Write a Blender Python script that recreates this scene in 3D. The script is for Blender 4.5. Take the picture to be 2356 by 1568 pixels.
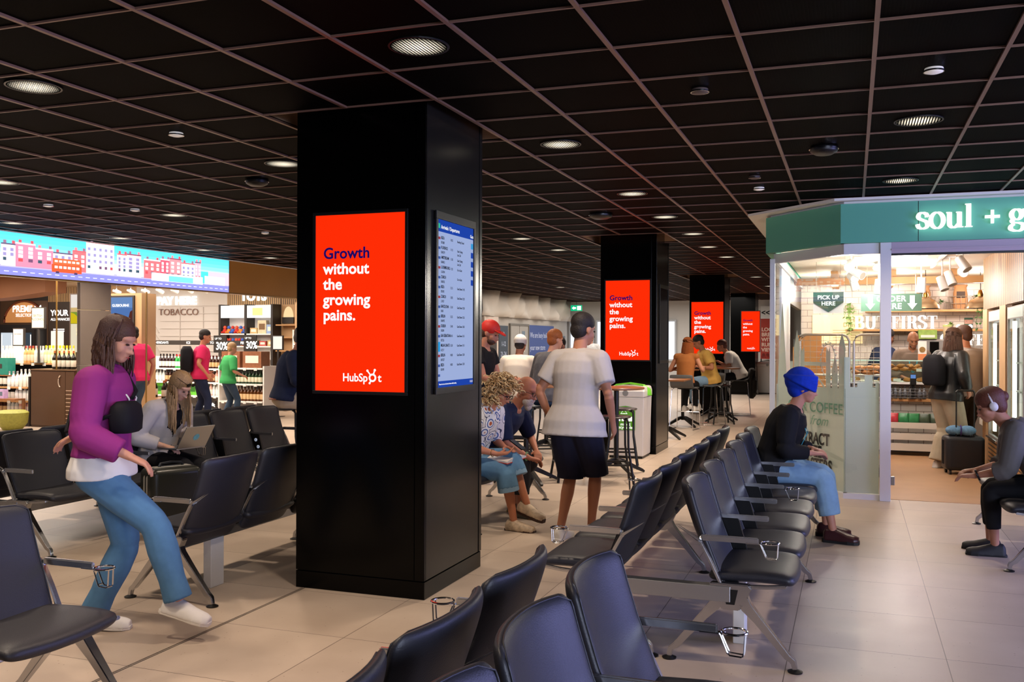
import bpy, bmesh, math, random
from math import sin, cos, pi, radians as rad, sqrt
from mathutils import Vector as V, Matrix, Euler
random.seed(7)
S = bpy.context.scene
COL = S.collection
for o in list(bpy.data.objects): bpy.data.objects.remove(o)

def lin(h):
    """'#rrggbb' -> linear rgb"""
    h = h.lstrip('#')
    c = [int(h[i:i+2], 16)/255 for i in (0, 2, 4)]
    return tuple(x/12.92 if x <= .04045 else ((x+.055)/1.055)**2.4 for x in c)

# ------------------------------------------------------------------ camera
EYE = 1.57
YAW, PITCH, ROLL = rad(19.853), rad(0.003), rad(0.188)
cam = bpy.data.objects.new('camera', bpy.data.cameras.new('camera')); COL.objects.link(cam)
fwd = V((-sin(YAW)*cos(PITCH), cos(YAW)*cos(PITCH), sin(PITCH)))
right = V((cos(YAW), sin(YAW), 0)); up = right.cross(fwd)
r2 = right*cos(ROLL) + up*sin(ROLL); u2 = -right*sin(ROLL) + up*cos(ROLL)
M = Matrix((r2, u2, -fwd)).transposed().to_4x4(); M.translation = (0, 0, EYE)
cam.matrix_world = M
cam.data.sensor_width = 36; cam.data.lens = 33.11
cam.data.clip_start = .05; cam.data.clip_end = 200
S.camera = cam

# ------------------------------------------------------------------ world, exposure
w = bpy.data.worlds.new('world'); S.world = w; w.use_nodes = True
w.node_tree.nodes['Background'].inputs[0].default_value = (.8, .88, 1, 1)
w.node_tree.nodes['Background'].inputs[1].default_value = .10
S.view_settings.view_transform = 'Standard'; S.view_settings.look = 'None'
S.view_settings.exposure = 0; S.view_settings.gamma = 1; S.view_settings.use_curve_mapping = False
S.cycles.max_bounces = 6; S.cycles.diffuse_bounces = 3; S.cycles.glossy_bounces = 4
S.cycles.transmission_bounces = 6; S.cycles.transparent_max_bounces = 12
S.cycles.caustics_reflective = False; S.cycles.caustics_refractive = False
S.cycles.sample_clamp_indirect = 4; S.cycles.use_denoising = True

CEIL = 3.0
WARM = (1, .80, .62); COOL = (.72, .84, 1)
def spot(x, y, z, power, col=WARM, ang=125, blend=.9, r=.09, target=None):
    l = bpy.data.lights.new('downlight_lamp', 'SPOT'); l.energy = power; l.color = col
    l.spot_size = rad(ang); l.spot_blend = blend; l.shadow_soft_size = r
    o = bpy.data.objects.new('downlight_lamp', l); COL.objects.link(o); o.location = (x, y, z)
    if target is not None:
        o.rotation_euler = (V(target)-V((x, y, z))).to_track_quat('-Z', 'Y').to_euler()
    return o
def area(name, loc, target, sx, sy, power, col):
    l = bpy.data.lights.new(name, 'AREA'); l.shape = 'RECTANGLE'; l.size = sx; l.size_y = sy
    l.energy = power; l.color = col
    o = bpy.data.objects.new(name, l); COL.objects.link(o); o.location = loc
    o.rotation_euler = (V(target)-V(loc)).to_track_quat('-Z', 'Y').to_euler()
    return o
# unseen fill lights added right and behind, for blue on seats and fascia
area('cool_fill_right', (8.5, 1, 1.9), (0, 4.2, .6), 7, 2.4, 50, COOL)
area('cool_fill_behind', (7, -3, 2.2), (-.4, 6, 1.4), 6, 1.6, 950, (.68, .75, 1))
area('blue_fill_right', (5.5, 6.5, 1.7), (-.6, 3.5, .7), 4, 1.8, 330, (.40, .42, 1))
# shop ceiling lamps
area('shop_lamp_front', (-13.2, 13.5, 2.95), (-13.2, 13.5, 0), 4.5, 7, 620, (1, .88, .76))
area('shop_lamp_rear', (-17, 18.2, 2.95), (-17, 19.2, 1), 9, 1.6, 190, (1, .9, .8))
area('shop_lamp_left', (-18, 11.5, 2.95), (-18, 11.5, 0), 4, 7, 420, (1, .86, .7))
# kiosk ceiling lamps
def bulb(x, y, z, power, col, r=.12):
    l = bpy.data.lights.new('spot_bulb', 'POINT'); l.energy = power; l.color = col; l.shadow_soft_size = r
    o = bpy.data.objects.new('spot_bulb', l); COL.objects.link(o); o.location = (x, y, z)
for x, y in ((-.1, 11.5), (.55, 11.8), (.2, 13.2), (.75, 13.7), (.6, 15.3), (1.8, 15.4), (-.3, 15.4)): bulb(x, y, 2.35, 42, (1, .87, .79))
# concourse beyond
area('concourse_lamp', (-6, 27, 2.9), (-6, 27, 0), 6, 9, 420, (1, .93, .86))

# ------------------------------------------------------------------ materials
MATS = {}
def mat(name, col=None, rough=.5, metal=0, emit=0, ecol=None, spec=.5, bump=0, bscale=60, var=0, vscale=8, trans=0, alpha=1, coat=0, attr=False, ior=1.45):
    if name in MATS: return MATS[name]
    m = bpy.data.materials.new(name); m.use_nodes = True; MATS[name] = m
    nt = m.node_tree; b = nt.nodes['Principled BSDF']
    c = lin(col) if isinstance(col, str) else (col or (.5, .5, .5))
    b.inputs['Base Color'].default_value = (*c, 1); b.inputs['Roughness'].default_value = rough
    b.inputs['Metallic'].default_value = metal; b.inputs['Specular IOR Level'].default_value = spec
    b.inputs['Transmission Weight'].default_value = trans; b.inputs['Alpha'].default_value = alpha
    b.inputs['Coat Weight'].default_value = coat; b.inputs['IOR'].default_value = ior
    if attr:
        a = nt.nodes.new('ShaderNodeAttribute'); a.attribute_name = 'Col'
        nt.links.new(a.outputs['Color'], b.inputs['Base Color'])
        if emit: nt.links.new(a.outputs['Color'], b.inputs['Emission Color'])
    if emit:
        e = ecol if ecol else c
        e = lin(e) if isinstance(e, str) else e
        if not attr: b.inputs['Emission Color'].default_value = (*e, 1)
        b.inputs['Emission Strength'].default_value = emit
    if bump or var:
        tc = nt.nodes.new('ShaderNodeTexCoord')
    if bump:
        n = nt.nodes.new('ShaderNodeTexNoise'); n.inputs['Scale'].default_value = bscale; n.inputs['Detail'].default_value = 4
        nt.links.new(tc.outputs['Object'], n.inputs['Vector'])
        bp = nt.nodes.new('ShaderNodeBump'); bp.inputs['Strength'].default_value = bump; bp.inputs['Distance'].default_value = .01
        nt.links.new(n.outputs['Fac'], bp.inputs['Height']); nt.links.new(bp.outputs['Normal'], b.inputs['Normal'])
    if var:
        n = nt.nodes.new('ShaderNodeTexNoise'); n.inputs['Scale'].default_value = vscale; n.inputs['Detail'].default_value = 5
        nt.links.new(tc.outputs['Object'], n.inputs['Vector'])
        mx = nt.nodes.new('ShaderNodeMix'); mx.data_type = 'RGBA'
        mx.inputs['A'].default_value = (*[x*(1-var) for x in c], 1); mx.inputs['B'].default_value = (*[min(1, x*(1+var)) for x in c], 1)
        nt.links.new(n.outputs['Fac'], mx.inputs['Factor']); nt.links.new(mx.outputs['Result'], b.inputs['Base Color'])
    return m
def only_emit(name, strength=1, col=None):
    """a screen or lamp face: pure emission, colour from the face attribute or fixed"""
    if name in MATS: return MATS[name]
    m = bpy.data.materials.new(name); m.use_nodes = True; MATS[name] = m
    nt = m.node_tree; nt.nodes.clear()
    out = nt.nodes.new('ShaderNodeOutputMaterial'); e = nt.nodes.new('ShaderNodeEmission')
    e.inputs['Strength'].default_value = strength
    if col: e.inputs['Color'].default_value = (*(lin(col) if isinstance(col, str) else col), 1)
    else:
        a = nt.nodes.new('ShaderNodeAttribute'); a.attribute_name = 'Col'; nt.links.new(a.outputs['Color'], e.inputs['Color'])
    nt.links.new(e.outputs[0], out.inputs[0]); return m
def N(nt, typ, **kw):
    n = nt.nodes.new(typ)
    for k, v in kw.items():
        if k.startswith('i_'): n.inputs[int(k[2:])].default_value = v
        else: setattr(n, k, v)
    return n
def stripes(name, c1, c2, axis, pitch, duty=.5, rough=.5, bumpd=.004, emit=0):
    """slatted / ribbed surface: real-size stripes along one object axis"""
    if name in MATS: return MATS[name]
    m = mat(name, c1, rough); nt = m.node_tree; b = nt.nodes['Principled BSDF']
    tc = N(nt, 'ShaderNodeTexCoord'); sp = N(nt, 'ShaderNodeSeparateXYZ'); nt.links.new(tc.outputs['Object'], sp.inputs[0])
    d = N(nt, 'ShaderNodeMath', operation='DIVIDE', i_1=pitch); nt.links.new(sp.outputs[axis], d.inputs[0])
    f = N(nt, 'ShaderNodeMath', operation='FRACT'); nt.links.new(d.outputs[0], f.inputs[0])
    g = N(nt, 'ShaderNodeMath', operation='LESS_THAN', i_1=duty); nt.links.new(f.outputs[0], g.inputs[0])
    mx = N(nt, 'ShaderNodeMix', data_type='RGBA'); mx.inputs['A'].default_value = (*lin(c2), 1); mx.inputs['B'].default_value = (*lin(c1), 1)
    nt.links.new(g.outputs[0], mx.inputs['Factor']); nt.links.new(mx.outputs['Result'], b.inputs['Base Color'])
    bp = N(nt, 'ShaderNodeBump'); bp.inputs['Distance'].default_value = bumpd; nt.links.new(g.outputs[0], bp.inputs['Height']); nt.links.new(bp.outputs[0], b.inputs['Normal'])
    return m

# ------------------------------------------------------------------ mesh builder
def frame_for(d, hint=V((0, 0, 1))):
    d = V(d).normalized()
    if abs(d.dot(hint)) > .98: hint = V((1, 0, 0)) if abs(d.x) < .9 else V((0, 1, 0))
    a = d.cross(hint).normalized(); b = a.cross(d).normalized()
    return a, b
class MB:
    def __init__(s): s.v = []; s.f = []; s.c = []; s.m = []; s.col = None; s.mi = 0; s.T = None
    def _add(s, vs, fs):
        k = len(s.v)
        s.v += [tuple(s.T @ V(p)) if s.T else tuple(p) for p in vs]
        for f in fs: s.f.append([i+k for i in f]); s.c.append(s.col); s.m.append(s.mi)
        return s
    def box(s, a, b):
        (x0, y0, z0), (x1, y1, z1) = a, b
        return s._add([(x0,y0,z0),(x1,y0,z0),(x1,y1,z0),(x0,y1,z0),(x0,y0,z1),(x1,y0,z1),(x1,y1,z1),(x0,y1,z1)],
            [(0,3,2,1),(4,5,6,7),(0,1,5,4),(1,2,6,5),(2,3,7,6),(3,0,4,7)])
    def cbox(s, c, d): return s.box([c[i]-d[i]/2 for i in range(3)], [c[i]+d[i]/2 for i in range(3)])
    def rings(s, R, cap=True, closed=False):
        n = len(R[0]); vs = [p for r in R for p in r]; fs = []
        L = len(R)
        for i in range(L if closed else L-1):
            j = (i+1) % L
            for k in range(n):
                q = (k+1) % n
                fs.append((i*n+k, i*n+q, j*n+q, j*n+k))
        if cap and not closed: fs += [tuple(reversed(range(n))), tuple((L-1)*n+k for k in range(n))]
        return s._add(vs, fs)
    def tube(s, pts, r, n=8, closed=False, flat=1, hint=V((0, 0, 1)), cap=True):
        pts = [V(p) for p in pts]; L = len(pts); R = []
        for i, p in enumerate(pts):
            if closed: d = pts[(i+1) % L]-pts[i-1]
            else: d = pts[min(i+1, L-1)]-pts[max(i-1, 0)]
            a, b = frame_for(d, hint); rr = r[i] if isinstance(r, (list, tuple)) else r
            R.append([p+a*(rr*cos(2*pi*k/n))+b*(rr*flat*sin(2*pi*k/n)) for k in range(n)])
        return s.rings(R, cap, closed)
    def bar(s, pts, wa, wb, hint=V((0, 0, 1)), cap=True):
        """rectangular section sweep, wa across, wb along the hint side"""
        pts = [V(p) for p in pts]; L = len(pts); R = []
        for i, p in enumerate(pts):
            d = pts[min(i+1, L-1)]-pts[max(i-1, 0)]
            a, b = frame_for(d, hint)
            A = (wa[i] if isinstance(wa, (list, tuple)) else wa)/2; B = (wb[i] if isinstance(wb, (list, tuple)) else wb)/2
            R.append([p+a*A+b*B, p-a*A+b*B, p-a*A-b*B, p+a*A-b*B])
        return s.rings(R, cap)
    def cyl(s, p0, p1, r0, r1=None, n=16): return s.tube([p0, p1], [r0, r0 if r1 is None else r1], n)
    def ball(s, c, r, n=12, m=8, T=None):
        c = V(c); r = (r, r, r) if isinstance(r, (int, float)) else r; R = []
        for i in range(m+1):
            t = pi*(max(.03, min(.97, i/m)))
            ring = []
            for k in range(n):
                p = V((r[0]*sin(t)*cos(2*pi*k/n), r[1]*sin(t)*sin(2*pi*k/n), -r[2]*cos(t)))
                ring.append(c+(T @ p if T else p))
            R.append(ring)
        return s.rings(R)
    def lathe(s, prof, c=(0, 0, 0), n=16):
        c = V(c); return s.rings([[c+V((max(r, .0005)*cos(2*pi*k/n), max(r, .0005)*sin(2*pi*k/n), z)) for k in range(n)] for r, z in prof])
    def prism(s, poly, d, fr=None):
        """polygon (x,y) in frame fr=(origin, ex, ey), pushed out by d along ex x ey"""
        o, ex, ey = fr if fr else (V((0, 0, 0)), V((1, 0, 0)), V((0, 1, 0)))
        o = V(o); ex = V(ex); ey = V(ey); nz = ex.cross(ey).normalized(); n = len(poly)
        a = [o+ex*x+ey*y for x, y in poly]; b = [p+nz*d for p in a]
        return s._add(a+b, [tuple(reversed(range(n))), tuple(range(n, 2*n))]+[(k, (k+1) % n, n+(k+1) % n, n+k) for k in range(n)])
    def quad(s, a, b, c, d): return s._add([a, b, c, d], [(0, 1, 2, 3)])
    def mesh(s, name='mesh'):
        me = bpy.data.meshes.new(name); me.from_pydata([tuple(p) for p in s.v], [], s.f)
        if any(c is not None for c in s.c):
            at = me.attributes.new('Col', 'FLOAT_COLOR', 'FACE')
            for i, c in enumerate(s.c): at.data[i].color = (*(lin(c) if isinstance(c, str) else (c or (.5, .5, .5))), 1)
        if any(s.m): me.polygons.foreach_set('material_index', s.m)
        me.update(); return me
    def build(s, name, m, parent=None, smooth=35, bevel=0, sub=0, loc=None, rot=None, fix=False):
        me = s.mesh(name)
        if fix or bevel or sub:
            bm = bmesh.new(); bm.from_mesh(me); bmesh.ops.recalc_face_normals(bm, faces=bm.faces); bm.to_mesh(me); bm.free()
        return link(name, me, m, parent, smooth, bevel, sub, loc, rot)
def link(name, me, m, parent=None, smooth=35, bevel=0, sub=0, loc=None, rot=None):
    for x in (m if isinstance(m, (list, tuple)) else [m]): me.materials.append(x)
    o = bpy.data.objects.new(name, me); COL.objects.link(o)
    if smooth:
        me.shade_smooth()
        if smooth < 170: me.set_sharp_from_angle(angle=rad(smooth))
    if bevel:
        b = o.modifiers.new('bevel', 'BEVEL'); b.width = bevel; b.segments = 2; b.limit_method = 'ANGLE'; b.angle_limit = rad(40)
    if sub:
        b = o.modifiers.new('sub', 'SUBSURF'); b.levels = sub; b.render_levels = sub
    if loc: o.location = loc
    if rot: o.rotation_euler = rot
    if parent: o.parent = parent
    return o
def tag(o, label, cat, group=None, kind=None):
    if label: o['label'] = label
    if cat: o['category'] = cat
    if group: o['group'] = group
    if kind: o['kind'] = kind
    return o
def thing(name, label, cat, loc=(0, 0, 0), rz=0, group=None):
    o = bpy.data.objects.new(name, None); COL.objects.link(o); o.location = loc; o.rotation_euler = (0, 0, rz)
    o.empty_display_size = .1
    return tag(o, label, cat, group)
def struct(o): o['kind'] = 'structure'; return o
def dup(o, loc=None, rz=None, label=None, group=None):
    def cp(a, par):
        c = a.copy(); COL.objects.link(c)
        if par: c.parent = par
        for ch in KIDS(a): cp(ch, c)
        return c
    kids = {}
    for x in bpy.data.objects:
        if x.parent: kids.setdefault(x.parent.name, []).append(x)
    def KIDS(a): return kids.get(a.name, [])
    c = cp(o, None)
    if loc: c.location = loc
    if rz is not None: c.rotation_euler = (0, 0, rz)
    if label: c['label'] = label
    if group: c['group'] = group
    return c
def text(body, name, m, parent, loc, rot, size, bold=0, depth=.002, align='LEFT', sx=1, spacing=1, shear=0, line=1):
    """lettering in Blender's own font, turned into a mesh"""
    cu = bpy.data.curves.new(name, 'FONT'); cu.body = body; cu.size = size; cu.offset = bold*size; cu.extrude = depth/2
    cu.align_x = align; cu.space_character = spacing; cu.shear = shear; cu.space_line = line; cu.resolution_u = 4
    t = bpy.data.objects.new('tmp', cu); COL.objects.link(t)
    me = bpy.data.meshes.new_from_object(t.evaluated_get(bpy.context.evaluated_depsgraph_get()))
    bpy.data.objects.remove(t); bpy.data.curves.remove(cu)
    me.materials.clear()
    o = link(name, me, m, parent, 0); o.location = loc; o.rotation_euler = rot; o.scale = (sx, 1, 1)
    return o
FRONT = (pi/2, 0, 0)            # text facing -Y
RIGHT = (pi/2, 0, pi/2)         # text facing +X
LEFT = (pi/2, 0, -pi/2)         # text facing -X

black_leather = mat('black_leather', '#232329', .45, bump=.12, bscale=220)
chrome = mat('chrome', '#d8d8da', .12, 1)
alu = mat('polished_aluminium', '#b9babd', .22, 1)
alu_satin = mat('satin_aluminium', '#a9aaac', .38, 1)
black_plastic = mat('black_plastic', '#0a0a0b', .4)
black_gloss = mat('black_gloss_panel', '#010101', .2, spec=.18)
black_metal = mat('black_powder_coat', '#0c0c0d', .42)
white_paint = mat('white_paint', '#e8e6e2', .5)
frame_white = mat('white_frame', '#d9dade', .35)
oak = mat('oak_wood', '#b98a58', .5, var=.18, vscale=5)
walnut = mat('walnut_top', '#8a5a38', .3, var=.2, vscale=6)
dark_cab = mat('dark_bronze_cabinet', '#4a3222', .4, var=.12, vscale=3)
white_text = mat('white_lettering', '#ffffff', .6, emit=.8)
black_text = mat('black_lettering', '#101010', .6)
# ================================================================== SETTING
TILE = .742; TX0, TY0 = .4447, 5.1233
def floor_material():
    m = mat('floor_tiles', '#b9a795', .38); nt = m.node_tree; b = nt.nodes['Principled BSDF']
    tc = N(nt, 'ShaderNodeTexCoord'); sp = N(nt, 'ShaderNodeSeparateXYZ'); nt.links.new(tc.outputs['Object'], sp.inputs[0])
    ds = []; ids = []
    for ax, o in ((0, TX0), (1, TY0)):
        a = N(nt, 'ShaderNodeMath', operation='SUBTRACT', i_1=o); nt.links.new(sp.outputs[ax], a.inputs[0])
        d = N(nt, 'ShaderNodeMath', operation='DIVIDE', i_1=TILE); nt.links.new(a.outputs[0], d.inputs[0])
        f = N(nt, 'ShaderNodeMath', operation='FRACT'); nt.links.new(d.outputs[0], f.inputs[0])
        fl = N(nt, 'ShaderNodeMath', operation='FLOOR'); nt.links.new(d.outputs[0], fl.inputs[0]); ids.append(fl)
        s = N(nt, 'ShaderNodeMath', operation='SUBTRACT', i_1=.5); nt.links.new(f.outputs[0], s.inputs[0])
        ab = N(nt, 'ShaderNodeMath', operation='ABSOLUTE'); nt.links.new(s.outputs[0], ab.inputs[0]); ds.append(ab)
    mx = N(nt, 'ShaderNodeMath', operation='MAXIMUM'); nt.links.new(ds[0].outputs[0], mx.inputs[0]); nt.links.new(ds[1].outputs[0], mx.inputs[1])
    gr = N(nt, 'ShaderNodeMath', operation='GREATER_THAN', i_1=.4972); nt.links.new(mx.outputs[0], gr.inputs[0])
    cb = N(nt, 'ShaderNodeCombineXYZ'); nt.links.new(ids[0].outputs[0], cb.inputs[0]); nt.links.new(ids[1].outputs[0], cb.inputs[1])
    wn = N(nt, 'ShaderNodeTexWhiteNoise'); nt.links.new(cb.outputs[0], wn.inputs['Vector'])
    n1 = N(nt, 'ShaderNodeTexNoise'); n1.inputs['Scale'].default_value = 3; n1.inputs['Detail'].default_value = 8; nt.links.new(tc.outputs['Object'], n1.inputs['Vector'])
    n2 = N(nt, 'ShaderNodeTexVoronoi'); n2.inputs['Scale'].default_value = 26; nt.links.new(tc.outputs['Object'], n2.inputs['Vector'])
    sk = N(nt, 'ShaderNodeMapRange'); sk.inputs['From Min'].default_value = .05; sk.inputs['From Max'].default_value = .13; nt.links.new(n2.outputs['Distance'], sk.inputs[0])
    sep = N(nt, 'ShaderNodeSeparateColor'); nt.links.new(n2.outputs['Color'], sep.inputs[0])
    pick = N(nt, 'ShaderNodeMath', operation='GREATER_THAN', i_1=.28); nt.links.new(sep.outputs[0], pick.inputs[0])
    spk = N(nt, 'ShaderNodeMath', operation='MAXIMUM'); nt.links.new(sk.outputs[0], spk.inputs[0]); nt.links.new(pick.outputs[0], spk.inputs[1])
    base = N(nt, 'ShaderNodeMix', data_type='RGBA'); base.inputs['A'].default_value = (*lin('#a08e7e'), 1); base.inputs['B'].default_value = (*lin('#c3b2a1'), 1)
    av = N(nt, 'ShaderNodeMath', operation='MULTIPLY_ADD', i_1=.3); nt.links.new(wn.outputs['Value'], av.inputs[0]); nt.links.new(n1.outputs['Fac'], av.inputs[2]); nt.links.new(av.outputs[0], base.inputs['Factor'])
    m2 = N(nt, 'ShaderNodeMix', data_type='RGBA'); m2.inputs['A'].default_value = (*lin('#8d7967'), 1); nt.links.new(base.outputs['Result'], m2.inputs['B']); nt.links.new(spk.outputs[0], m2.inputs['Factor'])
    m3 = N(nt, 'ShaderNodeMix', data_type='RGBA'); m3.inputs['B'].default_value = (*lin('#5b4d42'), 1); nt.links.new(m2.outputs['Result'], m3.inputs['A']); nt.links.new(gr.outputs[0], m3.inputs['Factor'])
    nt.links.new(m3.outputs['Result'], b.inputs['Base Color'])
    rr = N(nt, 'ShaderNodeMapRange'); rr.inputs['To Min'].default_value = .32; rr.inputs['To Max'].default_value = .5; nt.links.new(n1.outputs['Fac'], rr.inputs[0]); nt.links.new(rr.outputs[0], b.inputs['Roughness'])
    return m
struct(MB().box((-26, -8, -.1), (9, 40, 0)).build('floor', floor_material(), smooth=0))
# metal expansion joint running along the floor to the first pillar
joint = mat('joint_metal', '#6b6259', .35, .6)
b = MB()
for x in (-3.276, -3.262): b.box((x-.003, -2, 0), (x+.003, 5.17, .0015))
struct(b.build('trim_1', joint, smooth=0))

# ceiling: black ribbed mesh panels in a metal grid, open around each pillar
PILLARS = [(-3.33, -2.43, 5.18), (-3.36, -2.56, 13.0), (-3.38, -2.62, 20.9), (-3.42, -2.70, 28.7)]
GS = .60637; GX, GY = -1.1125, 4.4935
def holes():
    for x0, x1, y in PILLARS:
        i0 = math.floor((x0-.02-GX)/GS); i1 = math.ceil((x1+.02-GX)/GS); j0 = math.floor((y-.04-GY)/GS); j1 = j0+2
        yield i0, i1, j0, j1
HOLES = list(holes())
ceil_m = stripes('ceiling_mesh', '#050303', '#010101', 0, .016, .55, .6, .002)
ceil_m.node_tree.nodes['Principled BSDF'].inputs['Specular IOR Level'].default_value = .015
b = MB(); IX0, IX1, JY0, JY1 = -16, 12, -16, 48
for j in range(JY0, JY1):
    segs = sorted([(h[0], h[1]) for h in HOLES if h[2] <= j < h[3]]); i = IX0
    for a, c in segs+[(IX1, IX1)]:
        if a > i: b.box((GX+i*GS, GY+j*GS, CEIL+.008), (GX+a*GS, GY+(j+1)*GS, CEIL+.02))
        i = c
struct(b.build('ceiling', ceil_m, smooth=0))
bar_m = mat('ceiling_grid_bar', '#7a5c50', .4, .35)
b = MB()
def bar_runs(n0, n1, k, along_y):
    """free runs of bar k, cut where it would cross an opening"""
    cuts = []
    for i0, i1, j0, j1 in HOLES:
        if along_y and i0 < k < i1: cuts.append((j0, j1))
        if not along_y and j0 < k < j1: cuts.append((i0, i1))
    s = n0
    for a, c in sorted(cuts): yield s, a; s = c
    yield s, n1
for i in range(IX0, IX1+1):
    for a, c in bar_runs(JY0, JY1, i, True): b.box((GX+i*GS-.011, GY+a*GS, CEIL-.004), (GX+i*GS+.011, GY+c*GS, CEIL+.01))
for j in range(JY0, JY1+1):
    for a, c in bar_runs(IX0, IX1, j, False): b.box((GX+a*GS, GY+j*GS-.006, CEIL-.002), (GX+c*GS, GY+j*GS+.006, CEIL+.01))
struct(b.build('trim_2', bar_m, smooth=0))
soffit = mat('plaster_soffit', '#c9a889', .8)
b = MB()
for i0, i1, j0, j1 in HOLES:
    x0, x1, y0, y1 = GX+i0*GS, GX+i1*GS, GY+j0*GS, GY+j1*GS
    b.box((x0-.02, y0-.02, 3.32), (x1+.02, y1+.02, 3.34))
    for p, q in (((x0-.02, y0-.02), (x0, y1+.02)), ((x1, y0-.02), (x1+.02, y1+.02)), ((x0, y0-.02), (x1, y0)), ((x0, y1), (x1, y1+.02))):
        b.box((*p, 3.02), (*q, 3.32))
struct(b.build('ceiling_recess', soffit, smooth=0))

# ---- walls of the concourse
white_wall = mat('white_wall', '#d8d4ce', .7)
dark_wall = mat('dark_wall', '#15120f', .6)
struct(MB().box((-26, 33, 0), (9, 33.2, 3.4)).build('wall_back', white_wall, smooth=0))
struct(MB().box((8.9, -8, 0), (9, 33, 3.4)).build('wall_right', mat('grey_wall', '#8f8b88', .7), smooth=0))
struct(MB().box((-10.75, 20.1, 0), (-10.45, 24.2, 3.0)).build('wall_left', dark_wall, smooth=0))
# windows in the back wall
glow = only_emit('window_daylight', 1.35, '#eef5ff')
wf = mat('window_frame', '#cfd3d8', .5)
def back_window(n, x0, x1, z0=.95, z1=2.27):
    f = MB()
    for a, c in (((x0-.06, z0-.06), (x1+.06, z0)), ((x0-.06, z1), (x1+.06, z1+.06)), ((x0-.06, z0), (x0, z1)), ((x1, z0), (x1+.06, z1))):
        f.box((a[0], 32.9, a[1]), (c[0], 33, c[1]))
    k = int((x1-x0)/.45)
    for i in range(1, k): f.box((x0+(x1-x0)*i/k-.006, 32.95, z0), (x0+(x1-x0)*i/k+.006, 32.97, z1))
    o = struct(f.build('window_%d' % n, wf, smooth=0))
    MB().box((x0, 32.97, z0), (x1, 32.985, z1)).build('pane', glow, o, smooth=0)
back_window(1, -9.62, -8.80); back_window(2, -8.62, -7.3); back_window(3, -6.75, -5.84)
# construction hoarding on the left beyond the shop: panels, steel door, cloth above
hoard = mat('hoarding_panel', '#b8b0a6', .7, var=.1, vscale=1.5)
hb = MB().box((-9.9, 24.2, 0), (-9.67, 32.6, 2.28))
struct(hb.build('wall_hoarding', hoard, smooth=0))
wd = MB().box((-9.64, 24.2, 0), (-9.55, 25.3, 2.26)); struct(wd.build('wall_return', mat('cream_board', '#d9c7b8', .7), smooth=0))
cl = MB(); n = 34
for k in range(n+1): pass
ys = [24.1+8.6*k/n for k in range(n+1)]
rng = random.Random(3); off = [rng.uniform(0, .34) for _ in ys]
rows = []
for i, z in enumerate((2.27, 2.45, 2.7, 3.0)):
    rows.append([V((-9.63+off[k]*(.5+.5*sin(i*1.3+k)), y, z-.35*(k/n)*(1 if z > 2.9 else .0)*.0)) for k, y in enumerate(ys)])
vs = [p for r in rows for p in r]; m1 = n+1
cl._add(vs, [(i*m1+k, i*m1+k+1, (i+1)*m1+k+1, (i+1)*m1+k) for i in range(3) for k in range(n)])
sheet = cl.build('dust_sheet', mat('dust_sheet', '#d9cfc2', .8), smooth=60)
sheet.modifiers.new('thick', 'SOLIDIFY').thickness = .012
tag(sheet, 'creased off-white dust sheet hung under the ceiling above the grey hoarding', 'sheet')
d = thing('steel_door', 'grey steel double door in the hoarding beside the blue notice', 'door', (-9.66, 27.36, 0))
for s in (-1, 1): MB().box((0, s*.42-.40, .02), (.03, s*.42+.40, 2.04)).build('door_leaf', mat('door_grey', '#a49e96', .6), d, smooth=0)
f = MB().box((-.01, -.88, 0), (.05, -.82, 2.1)).box((-.01, .82, 0), (.05, .88, 2.1)).box((-.01, -.82, 2.04), (.05, .82, 2.1)); f.build('door_frame', mat('door_frame_grey', '#6f6a62', .6), d, smooth=0)
MB().box((.03, .02, .95), (.07, .06, 1.25)).build('door_handle', alu, d)
for k, c in enumerate(('#6f7f8c', '#3d4f8c', '#c9643c', '#d9d4c8')):
    MB().box((.031, .22, 1.75-k*.17), (.034, .5, 1.75-k*.17+.13)).build('notice_sticker', mat('sticker_%d' % k, c, .6), d, smooth=0)
d = thing('notice_board', 'blue hoarding notice reading We are busy building', 'sign', (-9.66, 29.60, 0))
MB().box((0, -1.33, .1), (.02, 1.33, 2.08)).build('panel', mat('notice_blue', '#3b4f8d', .6), d, smooth=0)
text('We are busy building\nyour new store', 'lettering', mat('notice_text', '#c9d2ea', .6), d, (.021, -1.2, 1.68), RIGHT, .25, 0, .002, sx=1.0, line=1.6)
for nm, lab, y0, y1, z0, z1, c, tx in (('gate_sign', 'tall dark blue gate sign with arrows on the hoarding beside the steel door', 25.6, 26.35, .7, 2.02, '#3a4450', ('→', '1-12', '21-24')),
                              ('gate_sign', 'small grey gates sign on the hoarding end beyond the blue notice', 31.2, 32.3, .9, 1.75, '#5a5f66', ('Gates 21-24',))):
    d = thing(nm, lab, 'sign', (-9.66, (y0+y1)/2, 0)); h = (y1-y0)/2
    MB().box((0, -h, z0), (.02, h, z1)).build('panel', mat('sign_'+c, c, .6), d, smooth=0)
    for k, t in enumerate(tx): text(t, 'lettering', mat('notice_text', '#c9d2ea', .6), d, (.021, 0, z1-.3-k*.3), RIGHT, .2, 0, .002, 'CENTER')
d = thing('gate_sign', 'dark brown arrow sign on the cream board behind the red cap', 'sign', (-9.54, 24.75, 0))
MB().box((0, -.5, .8), (.02, .35, 2.0)).build('panel', mat('sign_brown', '#3d332e', .6), d, smooth=0)
text('↑', 'lettering', white_text, d, (.021, -.1, 1.55), RIGHT, .35, .02); text('1-24', 'lettering', white_text, d, (.021, -.3, 1.1), RIGHT, .2)
d = thing('exit_sign', 'green running-man exit sign hanging under the ceiling by the windows', 'sign', (-9.0, 31.5, 0))
MB().box((-.2, -.02, 2.62), (.2, .02, 2.82)).build('sign_box', only_emit('exit_green', .9, '#17c98a'), d, smooth=0)
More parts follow.
